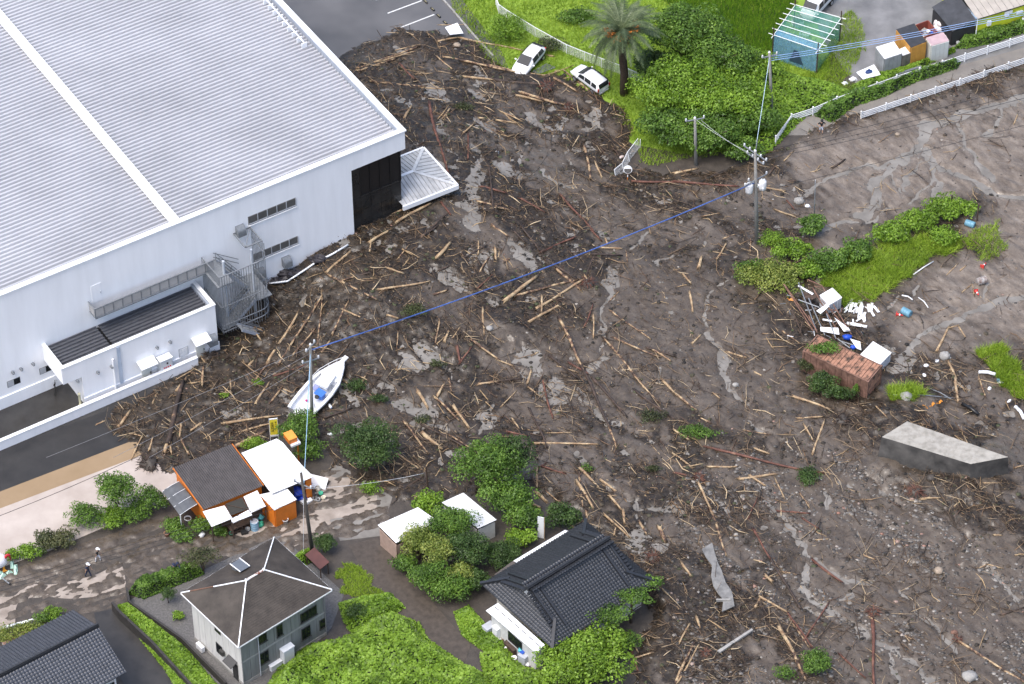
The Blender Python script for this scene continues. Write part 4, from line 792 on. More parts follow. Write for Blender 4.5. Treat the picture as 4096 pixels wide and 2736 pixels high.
for x, sx in ((x0g+.25, 1), (x0g+1.0, 1), (x1g-.25, -1), (x1g-1., -1)):
    for s in (-1, 1):
        d0 = .15; d1 = LY/2-(.9 if abs(x-x0g) > .5 and abs(x-x1g) > .5 else gx0*.75)
        MB().bar((x, LY/2+s*d0, zr-sl*d0+.13), (x, LY/2+s*d1, zr-sl*d1+.13), .20, .2).build('descending_ridge', m_kawd, kh)
for cx_, cy_, dx_, dy_ in ((0, 0, 1, 1), (0, LY, 1, -1), (LX, 0, -1, 1), (LX, LY, -1, -1)):
    t = gx0 if cx_ == 0 else LX-gx1; MB().bar((cx_-.08*dx_, cy_-.08*dy_, ZE+.1), (cx_+dx_*t, cy_+dy_*t, ZE+sl*t+.14), .26, .26).build('corner_ridge', m_kawd, kh)
# barge tiles on the gable verge
for xv in (x0g-.12, x1g+.12):
    for s in (-1, 1):
        for k in range(11):
            d = .3+k*.29
            if d < LY/2-gx0*.72: MB().box(xv-.16, xv+.16, LY/2+s*d-.12, LY/2+s*d+.12, zr-sl*d-.05, zr-sl*d+.10).build('verge_tile', m_kawd, kh)
for x, y in ((.0, LY/2), (0, 0)): pass
# white lean-to on the left side
za = 2.55
q = [KF.on(2, za, *K(105, 945)), KF.on(2, za+.35, *K(222, 872)), KF.on(2, za+.35, *K(672, 1275)), KF.on(2, za, *K(590, 1355))]
lt = MB().slab([(p.x, p.y, p.z-.06) for p in q], (0, 0, .06)).build('lean_to_roof', M('white_sheet_roof', (.74, .75, .76), .5, .06, 1), kh)
ql, qr = q[0], q[3]
MB().slab([(ql.x+.35, ql.y-.3, 0), (ql.x+.45, ql.y-.3, 0), (ql.x+.45, qr.y+.1, 0), (ql.x+.35, qr.y+.1, 0)], (0, 0, za-.1)).build('lean_to_wall', M('pale_board', (.55, .55, .53), .6, .15, 3), kh)
MB().box(ql.x+.35, q[2].x-.1, qr.y+.1, qr.y+.2, 0, za-.05).build('lean_to_wall', bpy.data.materials['pale_board'], kh)
MB().box(ql.x+.28, ql.x+.345, (ql.y+qr.y)/2-1.2, (ql.y+qr.y)/2+.6, .9, 2.0).build('window', m_glass, kh)
for i in range(7):
    f = (i+.5)/7; p = q[1].lerp(q[2], f); p2 = q[0].lerp(q[3], f); pp = p.lerp(p2, .35); MB().bar((pp.x-.05, pp.y-.3, pp.z+.05), (pp.x-.05, pp.y+.3, pp.z+.05), .05, .03).build('snow_guard', m_kawd, kh)
q = [KF.on(2, 2.9, *K(372, 470)), KF.on(2, 2.9, *K(868, 172)), KF.on(2, 2.9, *K(905, 185)), KF.on(2, 2.9, *K(412, 492))]
MB().slab([(p.x, p.y, p.z) for p in q], (0, 0, .06)).build('rear_roof', bpy.data.materials['white_sheet_roof'], kh)
q = [KF.on(2, 2.7, *K(190, 600)), KF.on(2, 2.7, *K(370, 468)), KF.on(2, 2.7, *K(405, 500)), KF.on(2, 2.7, *K(230, 620))]
MB().slab([(p.x, p.y, p.z) for p in q], (0, 0, .06)).build('rear_roof', M('brown_sheet', (.09, .075, .065), .6, .2), kh)
# ---- second tiled house, bottom left corner
Bc = C(0, 2400, 4.193); ZB = 3.6
BF = Frame(G(*Bc(2120, 1215), ZB), 35.5)
bh = thing('tiled_house', 'house with blue-grey tiled gable roof cut off by the bottom left corner', 'house', BF.o, BF.th)
WB_ = 8.5; zrb = BF.on(1, WB_/2, *Bc(1625, 450)).z; slb = (zrb-ZB)/(WB_/2); xr = -17.
MB().box(xr, -.7, .8, WB_-.8, 0, ZB+.1).build('wall', M('pale_house_wall', (.6, .6, .58), .6, .06), bh)
for s in (0, 1):
    y = 0 if s == 0 else WB_
    MB().poly([(xr, y, ZB-.05), (0, y, ZB-.05), (0, WB_/2, zrb-.05), (xr, WB_/2, zrb-.05)]).build('roof_body', m_kawd, bh)
MB().poly([(-.75, .8, ZB-.3), (-.75, WB_-.8, ZB-.3), (-.75, WB_/2, zrb-.2)]).build('gable', bpy.data.materials['pale_house_wall'], bh)
MB().box(-3.2, -.9, .66, .79, .2, 2.3).build('window', m_glass, bh); MB().box(-.85, -.72, .62, .9, 0, ZB-.1).build('downpipe', m_metalw, bh)
m_kaw2 = M('kawara_blue', (.070, .075, .088), .34, .3, 3, bump=.1)
store = []; tw2, th2 = .30, .28
tile_plane(bh, (-tw2*48, 0, ZB), (1, 0, 0), (0, 1, slb), 48, 16, tw2, th2, lambda c: c.y < WB_/2-.12 and c.x > -13.2, m_kaw2, store)
tile_plane(bh, (0, WB_, ZB), (-1, 0, 0), (0, -1, slb), 48, 16, tw2, th2, lambda c: c.y > WB_/2+.12 and c.x > -13.2, m_kaw2, store)
tiles_out(bh, store, tw2, th2, m_kaw2)
b = MB(); b.bar((xr, WB_/2, zrb+.12), (.05, WB_/2, zrb+.12), .3, .28); b.tube((xr, WB_/2, zrb+.3), (.05, WB_/2, zrb+.3), .1); b.build('ridge', m_kawd, bh)
# pink terrace tiles and the low rear wall of that house
q = [BF.on(2, .25, *Bc(30, 705)), BF.on(2, .25, *Bc(490, 480)), BF.on(2, .25, *Bc(535, 515)), BF.on(2, .25, *Bc(60, 770))]
ter = thing('terrace', 'pinkish tiled terrace behind the corner house', 'terrace', BF.o, BF.th)
MB().slab([(p.x, p.y, 0) for p in q], (0, 0, .2)).build('base', m_conc, ter)
for i in range(6):
    a, c_ = q[0].lerp(q[1], i/6+.01), q[0].lerp(q[1], (i+1)/6-.01); d, e = q[3].lerp(q[2], (i+1)/6-.01), q[3].lerp(q[2], i/6+.01)
    MB().slab([(p.x, p.y, .2) for p in (a, c_, d, e)], (0, 0, .04)).build('tile', M('pink_tile', (.36, .22, .18), .6, .15, 4) if i == 0 else bpy.data.materials['pink_tile'], ter)
gw = thing('garden_wall', 'low white kerb wall between the muddy road and the corner house', 'wall', (0, 0, 0))
a, c_ = G(*Bc(-150, 520), .4), G(*Bc(720, 290), .4); MB().bar((a.x, a.y, .2), (c_.x, c_.y, .2), .25, .5).build('wall', m_cap, gw)
plant('garden_plants', 'mossy shrubs behind the corner house', 'shrub', 20, 1455, .5, (1.6, .9, .6), 'yellow', .15, 900); plant('garden_plants', 'yellow-green shrub behind the pink terrace', 'shrub', 70, 1440, .4, (1.2, .7, .5), 'yellow', .15, 900); plant('garden_plants', 'tall leafy weeds at the ridge end of the corner house', 'plants', 122, 1408, .5, (1.0, .6, .7), 'bright', .15, 900)
plant('garden_plants', 'tall pale weeds by the road above the corner roof', 'plants', 98, 1420, .4, (.8, .5, .6), 'mid', .15, 900)
# ---- two-storey house with hipped roof
Hc = C(700, 2120, 2.546); ZH = 5.7
HF = Frame(G(*Hc(645, 1195), ZH), 40.0); HX, HY = 9.75, 7.9
hh = thing('hipped_house', 'two-storey house with weathered brown hipped roof and grey panel walls', 'house', HF.o, HF.th)
zrh = HF.on(1, HY/2, *Hc(735, 512)).z; sh = (zrh-ZH)/(HY/2)
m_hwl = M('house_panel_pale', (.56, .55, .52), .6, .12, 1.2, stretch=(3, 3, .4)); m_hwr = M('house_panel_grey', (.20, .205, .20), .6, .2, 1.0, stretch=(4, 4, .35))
wi = .55
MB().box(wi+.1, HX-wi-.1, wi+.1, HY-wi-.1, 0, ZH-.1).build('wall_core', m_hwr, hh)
nl = 8
for i in range(nl):
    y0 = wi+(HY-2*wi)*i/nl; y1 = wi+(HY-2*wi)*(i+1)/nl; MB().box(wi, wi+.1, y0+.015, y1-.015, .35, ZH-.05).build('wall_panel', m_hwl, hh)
nr_ = 10
for i in range(nr_):
    x0 = wi+(HX-2*wi)*i/nr_; x1 = wi+(HX-2*wi)*(i+1)/nr_
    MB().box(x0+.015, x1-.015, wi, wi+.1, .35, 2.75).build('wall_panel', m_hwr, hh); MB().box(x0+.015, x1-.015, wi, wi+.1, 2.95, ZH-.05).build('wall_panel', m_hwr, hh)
MB().box(wi, HX-wi, wi-.02, wi+.1, 2.76, 2.94).build('band', M('band_grey', (.30, .30, .29), .6, .1), hh)
MB().box(wi-.03, HX-wi+.03, wi-.04, HY-wi+.03, 0, .34).build('foundation', m_conc, hh)
m_hr = M('shingle', (.026, .020, .015), .65, .45, .7, col2=(.072, .059, .047), bump=.2, stretch=(1, 1, .6))
rx0, rx1 = HY/2, HX-HY/2
def hip_slope(A, B_, Cc, Dd, n):
    """courses from eave A-B up to D-C"""
    A, B_, Cc, Dd = map(Vector, (A, B_, Cc, Dd)); nrm = (B_-A).cross(Dd-A).normalized(); rs = random.Random(int(A.x*10+A.y)); b = MB()
    for k in range(n):
        f0, f1 = k/n, min(1, (k+1.15)/n); a0 = A.lerp(Dd, f0); b0 = B_.lerp(Cc, f0); a1 = A.lerp(Dd, f1); b1 = B_.lerp(Cc, f1); L = (b0-a0).length; m = max(1, int(L/.55)); off = rs.random()
        for i in range(m):
            g0, g1 = i/m, (i+1)/m-.008/max(L, .1)
            lo = nrm*(.028+rs.random()*.014); b.add([a0.lerp(b0, g0)+lo, a0.lerp(b0, g1)+lo, a1.lerp(b1, g1)+nrm*.004, a1.lerp(b1, g0)+nrm*.004, a0.lerp(b0, g0), a0.lerp(b0, g1)], [(0, 1, 2, 3), (4, 5, 1, 0)])
    o = b.build('shingles', m_hr, hh); o['kind'] = 'stuff'
    MB().poly([A-nrm*.03, B_-nrm*.03, Cc-nrm*.03, Dd-nrm*.03] if (Cc-Dd).length > .05 else [A-nrm*.03, B_-nrm*.03, Cc-nrm*.03]).build('roof_board', m_hr, hh)
e = [(0, 0, ZH), (HX, 0, ZH), (HX, HY, ZH), (0, HY, ZH)]; r0 = (rx0, HY/2, zrh); r1 = (rx1, HY/2, zrh)
hip_slope(e[0], e[1], r1, r0, 22); hip_slope(e[2], e[3], r0, r1, 22); hip_slope(e[3], e[0], r0, r0, 22); hip_slope(e[1], e[2], r1, r1, 22)
for a, c_ in ((e[0], r0), (e[1], r1), (e[2], r1)): MB().bar(Vector(a)+Vector((0, 0, .05)), Vector(c_)+Vector((0, 0, .07)), .09, .06).build('hip_cap', m_cap, hh)
v0 = Vector(e[3]); v1 = Vector(r0)
for f0, f1, mm in ((0, .14, m_cap), (.14, .5, M('rusty_cap', (.16, .085, .055), .7, .3, 3)), (.5, 1, m_cap)): MB().bar(v0.lerp(v1, f0)+Vector((0, 0, .05)), v0.lerp(v1, f1)+Vector((0, 0, .06)), .09, .06).build('hip_cap', mm, hh)
MB().bar(Vector(r0)+Vector((0, 0, .06)), Vector(r1)+Vector((0, 0, .06)), .2, .09).build('ridge_cap', M('rusty_white', (.62, .60, .58), .6, 0, 2.5, col2=(.20, .07, .04), thr=(.48, .56)), hh)
for p in (r0, r1): MB().blob((p[0], p[1], p[2]+.1), .13, 3).build('ridge_knob', m_cap, hh)
for i in range(4):
    a, c_ = Vector(e[i]), Vector(e[(i+1) % 4]); MB().bar(a-Vector((0, 0, .06)), c_-Vector((0, 0, .06)), .09, .12).build('eave_trim', m_cap, hh)
# dormer light
p = HF.on(1, HY*.75, *Hc(615, 345)); zz = ZH+sh*min(HY-p.y, p.x); zs = ZH+sh*(HY-p.y)
pd = Vector((HF.on(2, ZH+sh*1.6, *Hc(610, 350)).x, HY-1.6, ZH+sh*1.6))
MB().box(pd.x-.42, pd.x+.42, pd.y-.2, pd.y+.5, pd.z-.35, pd.z+.42).build('dormer', M('dormer_side', (.10, .11, .12), .5, .2), hh)
MB().slab([(pd.x-.5, pd.y-.8, pd.z+.56), (pd.x+.5, pd.y-.8, pd.z+.56), (pd.x+.5, pd.y+.6, pd.z+.36), (pd.x-.5, pd.y+.6, pd.z+.36)], (0, 0, .06)).build('dormer_roof', M('slate_blue', (.12, .135, .155), .4, .1), hh)
for s in (-.5, .5): MB().bar((pd.x+s, pd.y-.8, pd.z+.64), (pd.x+s, pd.y+.62, pd.z+.44), .07, .07).build('dormer_trim', m_cap, hh)
m_fr = M('window_frame_dark', (.05, .048, .045), .4, .2)
def win(face, tl, br, hgt=None, nm='window'):
    if face == 'r': a = HF.on(1, wi, *Hc(*tl)); c_ = HF.on(1, wi, *Hc(*br)); x0, x1 = a.x, c_.x
    else: a = HF.on(0, wi, *Hc(*tl)); c_ = HF.on(0, wi, *Hc(*br)); x0, x1 = c_.y, a.y
    zt1 = a.z; h = hgt
    if face == 'r':
        f = MB().box(x0, x1, wi-.05, wi-.005, zt1-h, zt1).build(nm, m_fr, hh); xm = (x0+x1)/2
        MB().box(x0+.06, xm-.02, wi-.07, wi-.052, zt1-h+.06, zt1-.06).build('pane', m_glass, f); MB().box(xm+.02, x1-.06, wi-.065, wi-.052, zt1-h+.06, zt1-.06).build('pane', m_glass, f); MB().box(x0-.06, x1+.06, wi-.12, wi-.0, zt1-h-.05, zt1-h).build('sill', m_fr, f)
    else:
        f = MB().box(wi-.05, wi-.005, x0, x1, zt1-h, zt1).build(nm, m_fr, hh); MB().box(wi-.07, wi-.052, x0+.06, x1-.06, zt1-h+.06, zt1-.06).build('pane', m_glass, f)
    return f
win('r', (1272, 860), (1440, 790), 1.1); win('r', (845, 1085), (930, 1050), 1.0); win('r', (1030, 985), (1090, 955), 1.3)
win('r', (858, 1268), (948, 1225), 1.35); win('r', (1283, 1015), (1375, 975), 1.35); win('r', (1468, 925), (1530, 900), 1.1)
win('l', (418, 1135), (480, 1190), 1.2); win('l', (405, 988), (465, 1045), .35); win('l', (585, 1330), (640, 1380), 2.0, 'door')
a = HF.on(0, wi, *Hc(550, 1290)); c_ = HF.on(0, wi, *Hc(635, 1350)); MB().slab([(wi, a.y, a.z+.25), (wi, c_.y, a.z+.25), (wi-.7, c_.y, a.z-.05), (wi-.7, a.y, a.z-.05)], (0, 0, .08)).build('door_canopy', m_fr, hh)
a = HF.on(0, wi, *Hc(495, 1235)); MB().box(wi-.3, wi-.075, a.y-.25, a.y+.25, a.z-.3, a.z+.2).build('meter_box', m_fr, hh)
for x in (-.02, HX-2*wi+.02): MB().tube((wi+x, wi-.1, .1), (wi+x, wi-.1, ZH-.1), .04, n=6).build('downpipe', m_hwr, hh)
a = HF.on(1, wi, *Hc(838, 1110)); MB().tube((a.x, wi-.1, .1), (a.x, wi-.1, ZH-.15), .05, n=6).build('downpipe', m_grey, hh)
# air-conditioner, boxes, tank beside the house
def ac_unit(label, p, rz):
    t = thing('air_conditioner', label, 'air conditioner', p, rz); MB().box(-.42, .42, -.16, .16, .08, .68).build('body', m_metalw, t); b = MB(); b.tube((0, -.17, .38), (0, -.19, .38), .22, n=14); b.build('fan_grille', m_grey, t)
    for s in (-.3, .3): MB().box(s-.05, s+.05, -.16, .16, 0, .08).build('foot', m_black, t)
p = HF.on(2, 0, *Hc(262, 1225)); ac_unit('white air-conditioner outdoor unit at the left wall of the hipped house', HF.w(p.x, p.y), HF.th+math.pi/2)
p = HF.on(2, 0, *Hc(1140, 1330)); t = thing('storage_cabinet', 'tall pale cabinet against the grey wall of the hipped house', 'cabinet', HF.w(p.x, p.y), HF.th)
MB().box(-.55, .55, -.4, .4, .05, 1.75).build('body', m_metalw, t); MB().box(-.6, .6, -.46, .43, 1.75, 1.82).build('lid', m_cap, t); MB().box(-.5, .5, -.43, -.402, .15, 1.65).build('door', m_metalw, t)
p = HF.on(2, 0, *Hc(1015, 1395)); t = thing('storage_box', 'low pale box beside the tall cabinet', 'box', HF.w(p.x, p.y), HF.th); MB().box(-.55, .55, -.3, .3, 0, .6).build('body', m_metalw, t); MB().box(-.6, .6, -.35, .33, .6, .66).build('lid', m_cap, t)
# wooden kennel-like shelter behind the house
p = G(*Hc(1455, 400)); t = thing('garden_shelter', 'small reddish-roofed shelter right of the hipped house', 'shelter', p, rad(-52))
MB().slab([(-1.1, -.5, 1.2), (1.1, -.5, 1.2), (1.1, .5, 1.45), (-1.1, .5, 1.45)], (0, 0, .06)).build('roof', M('maroon', (.09, .03, .025), .5, .2), t)
for x, y in ((-1, -.4), (1, -.4), (-1, .4), (1, .4)): MB().bar((x, y, 0), (x, y, 1.25), .08).build('post', m_bark, t)
# garden terraces
def wallp(name, label, pts, h, wd, mat, capm=None):
    q = [G(*p) for p in pts]; t = thing(name, label, 'wall', q[0])
    for a, c_ in zip(q[:-1], q[1:]):
        a = a-q[0]; c_ = c_-q[0]; MB().bar((a.x, a.y, h/2), (c_.x, c_.y, h/2), wd, h).build('wall', mat, t)
    return t
m_dw = M('dark_wall', (.035, .031, .028), .6, .35, 2, bump=.2)
wallp('retaining_wall', 'dark retaining wall round the gravel garden', [(292, 1362), (298, 1392), (420, 1478), (520, 1580)], .8, .18, m_dw)
wallp('retaining_wall', 'dark retaining wall along the wet driveway left of the ground cover', [(260, 1400), (275, 1420), (350, 1490), (450, 1600)], 1.1, .22, m_dw)
sheet('gravel_garden', [(296, 1378), (330, 1355), (460, 1310), (640, 1225), (790, 1360), (760, 1440), (580, 1620), (500, 1580), (420, 1478)], .02, m_gravel)
sheet('house_drive', [(215, 1405), (262, 1395), (360, 1490), (460, 1620), (330, 1640), (240, 1500)], .024, M('wet_drive', (.042, .039, .036), .4, .3, .8, bump=.2))
sheet('drive', [(800, 1250), (870, 1230), (930, 1290), (1000, 1390), (1080, 1480), (1060, 1530), (980, 1470), (900, 1380), (840, 1320)], .02, M('gritty_drive', (.068, .054, .042), .55, .35, 2, bump=.4))
# ================================================================== logs and flood debris
def woodmat(name, stops, rough=.7):
    m = bpy.data.materials.new(name); m.use_nodes = True; t = m.node_tree; N = t.nodes; L = t.links; b = N['Principled BSDF']; g = N.new('ShaderNodeTexCoord'); oi = N.new('ShaderNodeObjectInfo')
    ad = N.new('ShaderNodeVectorMath'); ad.operation = 'ADD'; L.new(g.outputs['Object'], ad.inputs[0]); cm = N.new('ShaderNodeCombineXYZ'); ml = N.new('ShaderNodeMath'); ml.operation = 'MULTIPLY'; ml.inputs[1].default_value = 50; L.new(oi.outputs['Random'], ml.inputs[0]); L.new(ml.outputs[0], cm.inputs[0]); L.new(cm.outputs[0], ad.inputs[1])
    n = N.new('ShaderNodeTexNoise'); n.inputs['Scale'].default_value = 1.3; n.inputs['Detail'].default_value = 7; n.inputs['Roughness'].default_value = .62; L.new(ad.outputs[0], n.inputs['Vector'])
    r = N.new('ShaderNodeValToRGB'); e = r.color_ramp.elements; e[0].position, e[0].color = stops[0][0], (*stops[0][1], 1); e[1].position, e[1].color = stops[-1][0], (*stops[-1][1], 1)
    for p, c in stops[1:-1]: e.new(p).color = (*c, 1)
    L.new(n.outputs['Fac'], r.inputs[0]); L.new(r.outputs[0], b.inputs['Base Color']); b.inputs['Roughness'].default_value = rough
    n2 = N.new('ShaderNodeTexNoise'); n2.inputs['Scale'].default_value = 14; L.new(g.outputs['Object'], n2.inputs['Vector']); bp = N.new('ShaderNodeBump'); bp.inputs['Strength'].default_value = .5; bp.inputs['Distance'].default_value = .03; L.new(n2.outputs['Fac'], bp.inputs['Height']); L.new(bp.outputs[0], b.inputs['Normal'])
    return m
PALE, TAN, BARK, RED = (.46, .345, .205), (.27, .175, .098), (.045, .030, .022), (.13, .052, .034)
m_log = {'p': woodmat('stripped_wood', [(.28, (.22, .12, .06)), (.42, TAN), (.6, PALE), (.8, (.56, .45, .30))]),
         'm': woodmat('half_stripped_wood', [(.40, BARK), (.46, (.11, .06, .04)), (.50, TAN), (.62, PALE)]),
         'd': woodmat('barked_wood', [(.3, (.020, .014, .011)), (.55, (.055, .037, .028)), (.66, (.11, .07, .05)), (.72, (.30, .19, .10))]),
         'r': woodmat('red_barked_wood', [(.3, (.055, .026, .019)), (.52, RED), (.66, (.21, .105, .07)), (.74, (.40, .26, .15))])}
